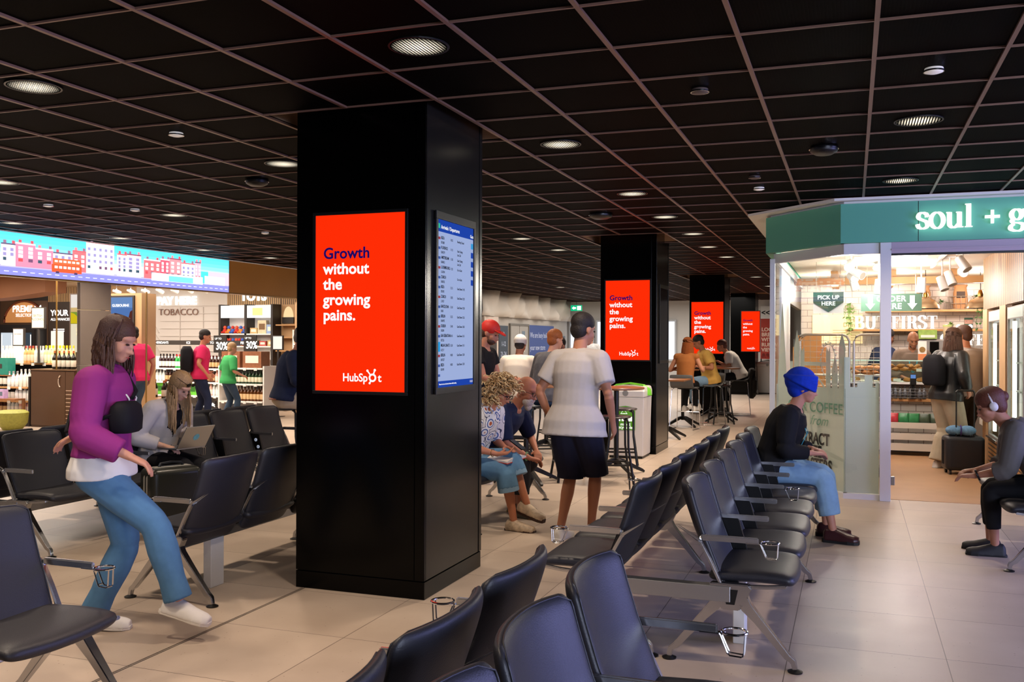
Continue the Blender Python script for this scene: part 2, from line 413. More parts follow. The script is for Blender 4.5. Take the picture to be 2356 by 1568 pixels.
MB().prism([(-.16, 0), (-.08, .06), (-.08, .03), (-.01, .03), (-.01, -.03), (-.08, -.03), (-.08, -.06)], .004, (V((0, -.024, 2.72)), V((1, 0, 0)), V((0, 0, 1)))).build('arrow', white_text, d, smooth=0)
mm = MB().box((.03, -.024, 2.65), (.17, -.021, 2.79)); mm.build('door_pictogram', mat('exit_white', '#e8fff5', .5, emit=.7), d, smooth=0)
MB().box((-.005, -.005, 2.82), (.005, .005, 3.0)).build('hanger', black_metal, d)

# ================================================================== SHOP FRONT FASCIA (left): wide screen and bronze panel
FX = -10.45
struct(MB().box((-10.6, 2.0, 2.42), (FX-.04, 20.1, 3.0)).build('wall_fascia', dark_wall, smooth=0))
gold = mat('bronze_fascia', '#b5803c', .45, .2, var=.12, vscale=1.2)
struct(MB().box((FX-.03, 14.08, 2.42), (FX, 20.1, 2.985)).build('trim_3', gold, smooth=0))
struct(MB().box((FX-.03, 2, 2.985), (FX+.01, 20.1, 3.0)).build('trim_4', white_paint, smooth=0))
b = MB().box((-10.6, 2.0, 2.40), (FX+.004, 20.1, 2.418)); struct(b.build('trim_5', mat('brass_edge', '#a8834e', .3, .8), smooth=0))
# screen picture: a street of terraced houses with a red bus, under a cyan sky
scr = thing('wide_screen', 'long wide video screen above the shop showing a street of red houses', 'screen', (FX, 0, 0))
MB().box((-.03, 5.0, 2.42), (.0, 14.08, 2.985)).build('screen_housing', black_plastic, scr, smooth=0)
pic = MB(); rg = random.Random(11)
def pq(y0, y1, z0, z1, c, lay): pic.col = c; x = .001+lay*.0004; pic.quad((x, y0, z0), (x, y1, z0), (x, y1, z1), (x, y0, z1))
ZB, ZT = 2.44, 2.98
for k in range(8): pq(5.0, 14.07, ZB+.1+k*.0575, ZB+.1+(k+1)*.0575+.0005, ['#f4fbff', '#e6f7ff', '#c9f0ff', '#a4e8fd', '#80def9', '#67d6f6', '#58d0f4', '#50cbf2'][k], 0)
pq(5.0, 14.07, ZB-.02, ZB+.1, '#7f7fc4', 1); pq(5.0, 14.07, ZB+.085, ZB+.115, '#a9a5d6', 2)
y = 5.0
while y < 14.05:
    pq(y, y+.075, ZB+.025, ZB+.034, '#f4f2ff', 2); y += .14
y = 5.05
while y < 13.3:
    wd_ = rg.uniform(.2, .4); h = rg.uniform(.22, .37)
    if 10.6 < y < 10.95: wd_, h = .55, .44
    c = rg.choice(['#f06a70', '#e8868c', '#f7d9e4', '#fdeef4', '#e9586a', '#f3a5b4', '#c87f98', '#ffffff', '#e46058'])
    yy = min(y+wd_, 13.3); pq(y, yy, ZB+.1, ZB+.1+h, c, 3)
    win = '#fffdff' if c not in ('#ffffff', '#fdeef4', '#f7d9e4') else '#8f86b4'
    nw = max(2, int((yy-y)/.11)); nf = 3 if h < .3 else 4
    for f_ in range(nf):
        for q in range(nw):
            a = y+(q+.28)*(yy-y)/nw; z = ZB+.17+f_*(h-.09)/nf
            pq(a, a+.45*(yy-y)/nw, z, z+.042, win if f_ else rg.choice(['#6c4a66', '#fff6fa', '#39505e', '#d24a50']), 4)
    pq(y, yy, ZB+.1+h, ZB+.1+h+.02, rg.choice(['#8a4a60', '#5c5570', '#d95f66', '#f7e6ee']), 4)
    for q in range(2):
        a = y+(yy-y)*(.15+.6*q); pq(a, a+.05, ZB+.1+h, ZB+.1+h+.06, rg.choice(['#c25560', '#e9808a', '#8b6a80']), 3)
    y = yy+(.0 if rg.random() < .8 else .06)
pq(13.3, 13.5, ZB+.1, ZB+.3, '#48d8cc', 5); pq(12.1, 13.35, ZB+.075, ZB+.2, '#e9fbff', 6); pq(12.5, 13.1, ZB+.08, ZB+.17, '#6fdcd2', 7); pq(13.5, 14.07, ZB+.1, ZB+.31, '#f3b5c4', 3)
pq(13.4, 13.95, ZB+.09, ZB+.23, '#fdfcff', 5); pq(8.0, 9.2, ZB+.08, ZB+.2, '#fff4fa', 6)
pq(10.12, 10.66, ZB+.07, ZB+.18, '#f4512f', 7); pq(10.14, 10.64, ZB+.18, ZB+.265, '#f2603a', 7)
for q in range(6):
    pq(10.17+q*.078, 10.17+q*.078+.055, ZB+.21, ZB+.24, '#ffd9cc', 8); pq(10.17+q*.078, 10.17+q*.078+.055, ZB+.125, ZB+.16, '#ffe2d6', 8)
for q in (10.22, 10.55): pq(q-.03, q+.03, ZB+.055, ZB+.085, '#4a3a55', 8)
pic.build('display', only_emit('screen_picture', 1.9), scr, smooth=0)

# column standing in the shop front
col = thing('clad_column', 'grey metal clad column below the wide screen in the shop front', 'column', (FX-.3, 10.94, 0)); col['kind'] = 'thing'
for z0, z1 in ((0, 1.2), (1.206, 2.0), (2.006, 2.395)): MB().box((.23, -.29, z0), (.29, .31, z1)).build('cladding', mat('column_grey', '#8c8177', .4, .3, var=.06), col, bevel=.004)

# ================================================================== ADVERTISING PILLARS
red_screen = only_emit('red_screen', 1.0, '#ff2d06')
navy = only_emit('screen_navy', 1.0, '#1c0a5e'); scr_white = only_emit('screen_white', 1.0, '#ffffff')
def logo(par, cx, z, k, y):
    """word mark with a sprocket for its o; cx is the middle, k the overall width"""
    u = k/.28
    text('HubSp', 'logo', scr_white, par, (cx-.14*u, y, z), FRONT, .072*u, .018, .001, sx=.93)
    text('t', 'logo', scr_white, par, (cx+.112*u, y, z), FRONT, .072*u, .018, .001)
    b = MB(); c = V((cx+.074*u, y, z+.024*u)); r = .021*u; n = 20
    b.rings([[c+V((cos(2*pi*i/n)*q, -.0004 if o else 0, sin(2*pi*i/n)*q)) for q, o in ((r+.006*u, 0), (r+.006*u, 1), (r-.006*u, 1), (r-.006*u, 0))] for i in range(n)], closed=True)
    for ax, az, rr in ((-.036, .044, .008), (.016, .048, .0085), (-.02, -.034, .0075)):
        p = c+V((ax*u, 0, az*u)); d = (p-c).normalized()
        b.tube([c+d*r, p], .0045*u, 6); b.ball(p, (rr*u, .0006, rr*u), 12, 6)
    b.build('logo_sprocket', scr_white, par, smooth=0)
def ad_screen(cx, y, sx, sz, z0, label):
    t = thing('advertising_screen', label, 'screen', (cx, y, 0)); h = sx/2; z1 = z0+sz
    f = MB()
    for a, c in (((-h-.02, z0-.02), (h+.02, z0)), ((-h-.02, z1), (h+.02, z1+.02)), ((-h-.02, z0), (-h, z1)), ((h, z0), (h+.02, z1))):
        f.box((a[0], -.012, a[1]), (c[0], .0, c[1]))
    f.build('bezel', black_plastic, t, smooth=0, bevel=.002)
    MB().box((-h, -.006, z0), (h, -.001, z1)).build('display', red_screen, t, smooth=0)
    k = sx/.626; yy = -.0068; L = -h+.056*k
    for i, wd in enumerate(('Growth', 'without', 'the', 'growing', 'pains.')):
        text(wd, 'lettering', navy if i == 0 else scr_white, t, (L, yy, z1-(.272+.0965*i)*sz/1.1), FRONT, .098*k, .020 if i == 0 else .026, .001, sx=1.02, spacing=1.02)
    logo(t, .02*k, z0+.062*sz/1.1, .275*k, yy)
    return t
def info_screen(x, y, t0, w_, z0, z1, lit, label):
    t = thing('flight_information_screen', label, 'screen', (x, y, 0)); h = w_/2
    f = MB()
    for a, c in (((-h-.03, z0-.04), (h+.03, z0)), ((-h-.03, z1), (h+.03, z1+.05)), ((-h-.03, z0), (-h, z1)), ((h, z0), (h+.03, z1))):
        f.box((.001, a[0], a[1]), (.015, c[0], c[1]))
    f.build('bezel', black_plastic, t, smooth=0, bevel=.002)
    if not lit:
        MB().box((0, -h, z0), (.008, h, z1)).build('display', mat('dark_screen', '#0a0c0e', .08), t, smooth=0); return t
    p = MB(); p.col = '#a9bbea'; p.box((0, -h, z0), (.007, h, z1))
    p.col = '#2148b4'; p.box((.0, -h, z1-.075), (.0076, h, z1)); p.box((.0, -h, z0), (.0076, h, z0+.04))
    rows = 15; rh = (z1-z0-.13)/rows
    for i, c in enumerate(['#3aa5e6', '#1d45b4', '#1d45b4', '#1d45b4', '#1d45b4']): p.col = c; p.box((0, h-.04, z1-.09-(i+1)*rh+.012), (.0078, h-.003, z1-.09-i*rh-.012))
    p.col = '#2aa0e8'; p.box((0, -h, z1-.09-12*rh), (.0078, -h+.045, z1-.09-11*rh))
    for i in range(rows):
        if i != 11: p.col = '#3d5cae' if i % 3 else '#a33a44'; p.box((0, -h+.008, z1-.09-(i+.55)*rh), (.0078, -h+.045, z1-.09-(i+.3)*rh))
    p.col = '#35c9a9'; p.box((0, -h+.012, z1-.055), (.0078, -h+.04, z1-.025))
    p.build('display', only_emit('info_display', .85), t, smooth=0)
    it = only_emit('info_ink', .2, '#20253a'); iw = only_emit('info_white', 1, '#ffffff')
    text('Arrivals / Departures', 'lettering', iw, t, (.008, -h+.055, z1-.055), RIGHT, .034, .008, .0006); text('Gate', 'lettering', iw, t, (.008, h-.055, z1-.065), RIGHT, .03, .005, .0006)
    text('Please do not use electronic devices while boarding', 'lettering', iw, t, (.008, -h+.03, z0+.016), RIGHT, .013, 0, .0006); text('11:13', 'lettering', iw, t, (.008, h-.055, z0+.014), RIGHT, .022, 0, .0006)
    F = [('IBIZA', 'IB7688', '10:55', 'Boarding Closed'), ('FLORENCE', 'BA0279', '11:15', 'Gate Closing\nLast Call'), ('AMSTERDAM', 'BA8453', '11:30', 'Gate Closing\nLast Call'), ('LUXEMBOURG', 'LG4594', '11:35', 'Go to Gate'), ('ZURICH', 'BA8765', '', 'Go to Gate'), ('IBIZA', 'IB7692', '12:15', 'Gate Shown 11:45'), ('ZURICH', 'LX457', '13:05', 'Gate Shown 12:35'), ('BARCELONA', 'BA81', '13:10', 'Gate Shown 12:50'), ('BERLIN', 'BA8493', '13:25', 'Gate Shown 12:55'), ('DUBLIN', 'EI6384', '13:40', 'Gate Shown 13:05'), ('SAN SEBASTIAN', 'IB7326', '13:45', 'Gate Shown 13:15'), ('MILAN LINATE', 'AZ217', '13:50', 'Gate Shown 13:15'), ('BERLIN', 'BA7027', '14:00', 'Gate Shown 13:30'), ('IBIZA', 'IB7690', '14:00', 'Gate Shown 13:30')]
    for key, xo, bold, size in ((0, .055, .018, .026), (1, .055, 0, .022), (2, .2, 0, .022), (3, .31, .004, .021)):
        for i, r in enumerate(F):
            if r[key]: text(r[key], 'lettering', it, t, (.008, -h+xo, z1-.09-i*rh-.03-(.028 if key == 1 else 0)), RIGHT, size, bold, .0006, sx=.8, line=1.2)
    return t
PN = ['big nearest black pillar', 'second black pillar, behind the recycling bin', 'third black pillar, behind the seated couple', 'farthest black pillar, beside the red poster']
SN = ['large red Growth advert screen on the big nearest pillar', 'red advert screen on the second pillar above the recycling bin', 'red advert screen behind the yellow-shirted person, third along', 'smallest red advert screen, on the farthest pillar']
SCR = [(-2.875, .626, 1.255, 1.10), (-2.968, .63, 1.311, 1.115), (-2.99, .69, 1.311, 1.13), (-2.835, .53, 1.287, 1.187)]
panel_side = mat('pillar_side_panel', '#1c1a18', .25, .35, var=.1, vscale=2)
for (x0, x1, y), pn, sn, (cx, sw, z0, sz) in zip(PILLARS, PN, SN, SCR):
    t = thing('clad_pillar', pn+' rising from the tiles to the black ceiling', 'pillar', ((x0+x1)/2, y+.46, 0)); t['kind'] = 'thing'; h = (x1-x0)/2
    MB().box((-h+.012, -.45, .1), (h-.012, .45, 3.3)).build('core', black_gloss, t, smooth=0)
    MB().box((-h, -.46, 0), (h, .46, .108)).build('plinth', black_gloss, t, smooth=0, bevel=.003)
    MB().box((-h, -.46, .114), (h-.07, -.44, 3.28)).build('front_panel', black_gloss, t, smooth=0, bevel=.002)
    MB().box((h-.066, -.46, .114), (h, -.44, 3.28)).build('corner_strip', black_gloss, t, smooth=0, bevel=.002)
    MB().box((h-.02, -.436, .114), (h, .41, 3.28)).build('side_panel', panel_side, t, smooth=0, bevel=.002)
    MB().box((h-.02, .416, .114), (h+.004, .46, 3.28)).build('rear_edge', panel_side, t, smooth=0, bevel=.002)
    MB().box((-h, -.436, .114), (-h+.02, .46, 3.28)).build('side_panel', black_gloss, t, smooth=0, bevel=.002)
    ad_screen(cx, y, sw, sz, z0, sn)
info_screen(-2.426, 5.625, 0, .585, 1.278, 2.327, True, 'lit blue Arrivals and Departures screen on the side of the nearest pillar')
info_screen(-2.556, 13.5, 0, .6, 1.3, 2.33, False, 'unlit dark screen on the side of the second pillar')

# ================================================================== CEILING FIXTURES
glowdisc = only_emit('downlight_face', 2.2, '#fff0d6')
dl = [(-1.99, 4.16), (-4.37, 4.1), (-4.35, 6.56), (-7.3, 6.5), (-2.0, 6.57), (-2.01, 8.99), (.4, 6.62), (.4, 9.02), (-2.03, 10.78), (-1.99, 12.59), (-2.05, 14.4), (-2.0, 16.2), (-2.0, 21.4), (-4.35, 12.44), (-4.34, 14.16), (-7.33, 8.85), (-9.72, 8.82), (-9.71, 10.62), (-9.71, 12.43), (-9.52, 13.97), (-7.3, 12.4), (-7.3, 14.2), (-4.35, 18), (-7.3, 18), (-2, 25), (-4.35, 23), (-7.3, 24)]
face = bpy.data.materials.new('downlight_mesh'); face.use_nodes = True; _n = face.node_tree; _n.nodes.clear()
_tc = N(_n, 'ShaderNodeTexCoord'); _sp = N(_n, 'ShaderNodeSeparateXYZ'); _n.links.new(_tc.outputs['Object'], _sp.inputs[0]); _fs = []
for _ax, _p in ((0, .017), (1, .013)):
    _d = N(_n, 'ShaderNodeMath', operation='DIVIDE', i_1=_p); _n.links.new(_sp.outputs[_ax], _d.inputs[0]); _f = N(_n, 'ShaderNodeMath', operation='FRACT'); _n.links.new(_d.outputs[0], _f.inputs[0]); _g = N(_n, 'ShaderNodeMath', operation='LESS_THAN', i_1=.55); _n.links.new(_f.outputs[0], _g.inputs[0]); _fs.append(_g)
_ln = N(_n, 'ShaderNodeVectorMath', operation='LENGTH'); _n.links.new(_tc.outputs['Object'], _ln.inputs[0]); _mr = N(_n, 'ShaderNodeMapRange'); _mr.inputs['From Min'].default_value = .0155; _mr.inputs['From Max'].default_value = .135; _mr.inputs['To Min'].default_value = 4.2; _mr.inputs['To Max'].default_value = 0; _n.links.new(_ln.outputs['Value'], _mr.inputs[0])
_m1 = N(_n, 'ShaderNodeMath', operation='MULTIPLY'); _n.links.new(_fs[0].outputs[0], _m1.inputs[0]); _n.links.new(_fs[1].outputs[0], _m1.inputs[1]); _m2 = N(_n, 'ShaderNodeMath', operation='MULTIPLY'); _n.links.new(_m1.outputs[0], _m2.inputs[0]); _n.links.new(_mr.outputs[0], _m2.inputs[1])
_e = N(_n, 'ShaderNodeEmission'); _e.inputs[0].default_value = (*lin('#fff0d6'), 1); _n.links.new(_m2.outputs[0], _e.inputs[1]); _o = N(_n, 'ShaderNodeOutputMaterial'); _n.links.new(_e.outputs[0], _o.inputs[0])
proto = None
WH = ['ahead of the nearest pillar', 'at the top left of the picture']
for x, y in dl:
    if proto is None:
        proto = thing('ceiling_downlight', '', 'ceiling light', (x, y, CEIL))
        MB().lathe([(.0, -.001), (.135, -.001), (.14, .003), (.0, .006)], n=28).build('lamp_face', face, proto, smooth=0)
        MB().rings([[V((cos(2*pi*i/28)*q, sin(2*pi*i/28)*q, z)) for q, z in ((.14, -.001), (.15, -.001), (.15, .006), (.14, .006))] for i in range(28)], closed=True).build('lamp_ring', mat('glare_ring', '#0b0908', .4), proto, smooth=0)
        o = proto
    else: o = dup(proto, (x, y, CEIL))
    o['label'] = 'round warm downlight glowing through the black mesh ceiling'; o['group'] = 'ceiling downlights'
for x, y in dl: spot(x, y, CEIL-.03, (25 if y < 8 else 110) if x > 0 else (140 if y < 9.5 else 215))
for x, y in [(.4, 4.16), (-1.99, 1.7), (.4, 1.7), (-4.37, 1.7), (2.8, 4.2), (2.8, 6.6), (2.8, 1.7), (-7.3, 4.1), (2.8, 9.0), (-4.35, 9.0), (-4.35, 10.7), (-3.2, 2.6)]: spot(x, y, CEIL-.03, 8 if x > 0 else 150)
def small_fix(x, y, r, drop, nm, m, label, cat):
    t = thing(nm, label, cat, (x, y, CEIL))
    MB().lathe([(r*.9, .01), (r, -drop*.3), (r*.95, -drop*.6), (r*.6, -drop), (0, -drop)], n=24).build('body', m, t, smooth=60)
    MB().rings([[V((cos(2*pi*i/24)*q, sin(2*pi*i/24)*q, z)) for q, z in ((r*.98, -.004), (r*1.06, -.004), (r*1.06, -.012), (r*.98, -.012))] for i in range(24)], closed=True).build('trim_ring', chrome, t, smooth=60)
small_fix(-5.02, 7.16, .1, .05, 'smoke_detector', black_plastic, 'black dome smoke detector with chrome rim left of the nearest pillar', 'smoke detector')
small_fix(-.2, 7.31, .1, .05, 'smoke_detector', black_plastic, 'black dome smoke detector with chrome rim above the kiosk roof', 'smoke detector')
small_fix(-2.67, 10.33, .13, .05, 'smoke_detector', black_plastic, 'wide black dome detector in front of the second pillar', 'smoke detector')
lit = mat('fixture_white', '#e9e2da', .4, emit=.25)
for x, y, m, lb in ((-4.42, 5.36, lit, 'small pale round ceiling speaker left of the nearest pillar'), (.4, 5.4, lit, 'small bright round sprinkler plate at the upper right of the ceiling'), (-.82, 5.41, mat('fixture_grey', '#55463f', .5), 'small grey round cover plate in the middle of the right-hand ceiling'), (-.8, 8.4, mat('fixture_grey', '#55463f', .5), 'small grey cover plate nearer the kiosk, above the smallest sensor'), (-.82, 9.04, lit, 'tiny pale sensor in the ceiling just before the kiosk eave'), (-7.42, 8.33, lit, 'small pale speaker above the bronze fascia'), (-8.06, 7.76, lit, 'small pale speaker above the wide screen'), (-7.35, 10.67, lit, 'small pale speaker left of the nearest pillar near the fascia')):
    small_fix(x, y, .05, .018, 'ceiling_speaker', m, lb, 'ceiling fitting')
# ================================================================== BEAM SEATING
def cushion(cols, rows, pos, nrm, th, wfun):
    """closed padded panel: pos(v,t) mid surface, nrm(v,t) its normal, th thickness"""
    vs = [cos(pi*(1-i/(cols-1))) for i in range(cols)]; vs = [.7*v+.3*(-1+2*i/(cols-1)) for i, v in enumerate(vs)]
    ts = [(.8*(-cos(pi*j/(rows-1)))+.2*(-1+2*j/(rows-1))) for j in range(rows)]
    F = []; B = []
    for t in ts:
        for v in vs:
            x = wfun(v, t); p = pos(x, t); n = nrm(x, t)
            f = (max(0, 1-abs(v)**9)*max(0, 1-abs(t)**11))**.5
            F.append(p+n*th*.5*f); B.append(p-n*th*.5*f)
    m = MB(); k = cols*rows; fs = []
    for j in range(rows-1):
        for i in range(cols-1):
            a, b, c, d = j*cols+i, j*cols+i+1, (j+1)*cols+i+1, (j+1)*cols+i
            fs.append((a, b, c, d)); fs.append((k+a, k+d, k+c, k+b))
    m._add(F+B, fs)
    me = m.mesh(); bm = bmesh.new(); bm.from_mesh(me); bmesh.ops.remove_doubles(bm, verts=bm.verts, dist=.0004); bmesh.ops.recalc_face_normals(bm, faces=bm.faces); bm.to_mesh(me); bm.free()
    me.shade_smooth(); return me
BP = [(-.272, .865), (-.235, .76), (-.19, .64), (-.135, .52), (-.085, .41), (-.02, .315)]     # backrest side profile (u,z)
def bprof(t):
    s = (1-t)/2*(len(BP)-1); i = min(int(s), len(BP)-2); f = s-i
    a, b = V((BP[i][0], 0, BP[i][1])), V((BP[i+1][0], 0, BP[i+1][1])); return a.lerp(b, f)
def back_pos(v, t):
    p = bprof(t); c = .062*(.35+.65*(t*.5+.5)); q = .275
    return V((p.x+c*abs(v)**2.2, q*v, p.z-.006*v*v))
def back_nrm(v, t):
    d = (bprof(min(1, t+.05))-bprof(max(-1, t-.05))).normalized(); n = V((d.z, 0, -d.x)); return (n+V((0, -.25*v*(t*.5+.5), 0))).normalized()
def rounded(r):
    def w(v, t):
        x = min(1, max(0, (abs(t)-.84)/.16)); return v*(1-r*(1-sqrt(max(0, 1-x*x))))
    return w
def bw(v, t): return rounded(.13)(v, t)*(1-.05*max(0, -t))
ME_BACK = cushion(29, 41, back_pos, back_nrm, .05, bw)
def seat_pos(v, t):
    u = -.115+(t+1)/2*.425; z = .428-.012*(1-v*v)-.015*max(0, t)**4-.01*max(0, -t)
    return V((u-(.02*v*v if t > .5 else 0)*(t-.5)*2, .28*v, z))
def seat_nrm(v, t): return V((.12*max(0, t)**3, 0, 1)).normalized()
ME_SEAT = cushion(29, 33, seat_pos, seat_nrm, .066, rounded(.16))
def seam(path, r=.0032):
    return MB().tube(path, r, 5)
sm = MB(); sm.tube([back_pos(bw(-.97, t), t)+back_nrm(-.97, t)*.013 for t in [-.9+.06*k for k in range(31)]]+[back_pos(bw(v, .975), .975)+back_nrm(v, .975)*.012 for v in [-.85+.17*k for k in range(11)]]+[back_pos(bw(.97, t), t)+back_nrm(.97, t)*.013 for t in [.9-.06*k for k in range(31)]], .003, 5)
ME_SEAM = sm.mesh(); ME_SEAM.shade_smooth()
a = MB(); path = [(-.045, 0, .385), (-.10, 0, .50), (-.146, 0, .585)]
for k in range(5): q = pi/2*k/4; path.append((-.135-.022*cos(q)+.0, 0, .592+.018*sin(q)))
path += [(-.06, 0, .611), (.05, 0, .611), (.13, 0, .610)]
a.bar(path, .03, [.016, .016, .016, .016, .016, .016, .016, .016, .018, .018, .016], V((1, 0, .3)))
ME_ARM = a.mesh()
def fin_mesh(me, name_mats, bev=0):
    bm = bmesh.new(); bm.from_mesh(me); bmesh.ops.recalc_face_normals(bm, faces=bm.faces)
    if bev: bmesh.ops.bevel(bm, geom=[e for e in bm.edges if len(e.link_faces) == 2 and e.calc_face_angle(0) > .6], offset=bev, segments=2, affect='EDGES')
    bm.to_mesh(me); bm.free(); me.shade_smooth(); me.set_sharp_from_angle(angle=rad(40)); return me
fin_mesh(ME_ARM, 0, .005)
c = MB(); R_ = .042; cx = .185; zc = .606
c.tube([(cx+R_*cos(2*pi*k/24), R_*sin(2*pi*k/24), zc) for k in range(24)], .0042, 7, True)
for s in (-1, 1):
    c.tube([(cx-.05, .012*s, zc-.006), (cx-.045, .012*s, zc-.012), (cx-.022, .014*s, zc-.066), (cx-.014, .015*s, zc-.076), (cx+.024, .015*s, zc-.078), (cx+.032, .014*s, zc-.07), (cx+.036, .013*s, zc-.004)], .003, 6)
c.tube([(cx-.022, .014*q, zc-.07) for q in (-1, 1)], .003, 6); c.tube([(cx+.028, .014*q, zc-.076) for q in (-1, 1)], .003, 6)
c.bar([(.07, 0, zc-.008), (cx-.03, 0, zc-.008)], .022, .005)
ME_CUP = fin_mesh(c.mesh(), 0)
L = MB()
L.prism([(-.095, .398), (.085, .398), (.10, .382), (.066, .30), (.04, .272), (-.04, .272), (-.066, .30), (-.105, .382)], .05, (V((0, .025, 0)), V((1, 0, 0)), V((0, 0, 1))))
for s in (-1, 1):
    L.bar([(.055*s, 0, .33), (.075*s, 0, .292), (.13*s, 0, .232), (.265*s, 0, .072), (.292*s, 0, .052), (.300*s, 0, .012)], [.05, .05, .046, .034, .03, .026], [.06, .055, .042, .032, .028, .026], V((s*.8, 0, .6)))
L.bar([(.06, 0, .385), (.17, 0, .392), (.26, 0, .402)], .03, .016)
ME_LEG = fin_mesh(L.mesh(), 0, .004)
ft = MB().lathe([(.034, 0), (.036, .006), (.02, .013), (.014, .016)], n=20); ME_FOOT = fin_mesh(ft.mesh(), 0)
ins = MB().prism([(-.036, .372), (.036, .372), (.02, .30), (-.02, .30)], .056, (V((0, .028, 0)), V((1, 0, 0)), V((0, 0, 1)))); ME_INSET = fin_mesh(ins.mesh(), 0)
sp = MB(); sp.prism([(-.035, .36), (-.10, .50), (-.158, .605), (-.03, .605), (.0, .50), (.03, .38)], .03, (V((0, .015, 0)), V((1, 0, 0)), V((0, 0, 1)))); ME_SIDE = fin_mesh(sp.mesh(), 0, .003)
sk = MB()
for q in (.545, .475): sk.rings([[V((-.062+ (0.545-q)*.42+r*cos(2*pi*k/18), -.0165-o, q+r*sin(2*pi*k/18))) for r, o in ((.017, -.002), (.017, .001), (.004, .0025))] for k in range(18)], closed=True)
ME_SOCK = sk.mesh()
sock_m = mat('socket_ring', '#dfe4ec', .3, emit=.35, ecol='#cfe0ff')
def add(me, name, m, par, T):
    if not me.materials: me.materials.append(m)
    o = bpy.data.objects.new(name, me); COL.objects.link(o); o.parent = par; o.matrix_local = T; return o
arm_metal = mat('armrest_chrome', '#cfcfd1', .27, 1)
def seat_row(t, ux, y0, n, face, cups=(), sockets=False, side_panels=True, legs=None, pedestal=True, arms=True):
    """n seats from y0 upward (parent space); face +1 looks along +X, -1 along -X"""
    def T(y, x=ux): return Matrix.Translation((x, y, 0)) @ Matrix.Rotation(0 if face > 0 else pi, 4, 'Z')
    bm_ = MB().box((ux-.028, y0-.0, .305), (ux+.028, y0+.6*n, .385)); bm_.build('beam', alu_satin, t, smooth=0, bevel=.004)
    for k in range(n):
        y = y0+.3+.6*k
        s = add(ME_SEAT, 'seat', black_leather, t, T(y)); b_ = add(ME_BACK, 'backrest', black_leather, t, T(y))
        add(ME_SEAM, 'seam', black_leather, b_, Matrix())
        br = MB().box((-.05, -.03, .384), (.2, .03, .398)); br.T = None
        if k == 0: ME_BRK[0] = ME_BRK[0] or br.mesh()
        add(ME_BRK[0], 'bracket', alu_satin, s, Matrix())
    for k in range(n+1):
        y = y0+.6*k
        a_ = add(ME_ARM, 'armrest', arm_metal, t, T(y))
        if k in cups: add(ME_CUP, 'cup_holder', chrome, a_, Matrix())
        if side_panels and 0 < k < n:
            p_ = add(ME_SIDE, 'side_panel', black_plastic, t, T(y))
            if sockets and k % 2 == sockets % 2: add(ME_SOCK, 'power_socket', sock_m, p_, Matrix() if face > 0 else Matrix())
    for k in (legs if legs is not None else range(0, n+1, 3)):
        l_ = add(ME_LEG, 'leg', alu, t, T(y0+.6*k)); add(ME_INSET, 'inset', black_plastic, l_, Matrix())
        for s in (-1, 1): add(ME_FOOT, 'foot', black_plastic, l_, Matrix.Translation((.30*s, 0, 0)))
    if pedestal:
        p_ = MB().box((ux-.03, y0+.34, .0), (ux+.03, y0+.47, .31)).build('pedestal', mat('pedestal_white', '#c9c6c2', .45), t, smooth=0, bevel=.004)
ME_BRK = [None]
XR, XL = -.55, -1.24
t = thing('back_to_back_bench', 'long back-to-back row of black leather seats before the kiosk, turbaned person at its far end', 'bench', (XR, 4.67, 0))
seat_row(t, 0, 0, 6, 1, cups=(0, 3)); seat_row(t, XL-XR, 0, 6, -1, cups=(0, 3))
MB().box((XL-XR, -.03, .31), (0, .03, .385)).build('cross_beam', alu_satin, t, smooth=0, bevel=.003)
MB().box((XL-XR, 3.57, .31), (0, 3.63, .385)).build('cross_beam', alu_satin, t, smooth=0, bevel=.003)
t = thing('back_to_back_bench', 'nearest back-to-back row of black leather seats, cut off by the bottom edge', 'bench', (XR, .8, 0))
seat_row(t, 0, 0, 4, 1, cups=(4,), legs=(1, 4), pedestal=False); seat_row(t, XL-XR, 0, 4, -1, cups=(4,), legs=(1, 4), pedestal=False)
MB().box((XL-XR, 2.37, .31), (0, 2.43, .385)).build('cross_beam', alu_satin, t, smooth=0, bevel=.003)
t = thing('beam_bench', 'black leather bench seen from behind, left of the nearest pillar', 'bench', (-3.84, 4.62, 0))
seat_row(t, 0, 0, 3, -1, cups=(0,))
t = thing('back_to_back_bench', 'black leather bench with round power sockets where the blonde person sits', 'bench', (-5.715, 5.25, 0))
seat_row(t, 0, 0, 6, 1, cups=(3,), sockets=1, legs=(0, 3, 6), pedestal=False); seat_row(t, -.69, 0, 6, -1, legs=(0, 3, 6), pedestal=False)
MB().box((-.69, -.03, .31), (0, .03, .385)).build('cross_beam', alu_satin, t, smooth=0); MB().tube([(.03, .75, .31), (.04, .77, .25), (.04, .83, .215), (.04, .9, .23), (.03, .93, .31)], .008, 8).build('cable_loop', black_plastic, t)
t = thing('beam_bench', 'black leather bench with cup holder in the lower left corner', 'bench', (-3.155, 1.36, 0))
seat_row(t, 0, 0, 3, 1, cups=(3,), pedestal=False)
t = thing('beam_bench', 'black leather bench behind the nearest pillar where two readers sit', 'bench', (-3.15, 7.09, 0))
seat_row(t, 0, 0, 3, 1, pedestal=False)
t = thing('beam_bench', 'black leather bench at the right edge under the grey-hooded person', 'bench', (1.32, 7.25, 0))
seat_row(t, 0, 0, 3, -1, pedestal=False)
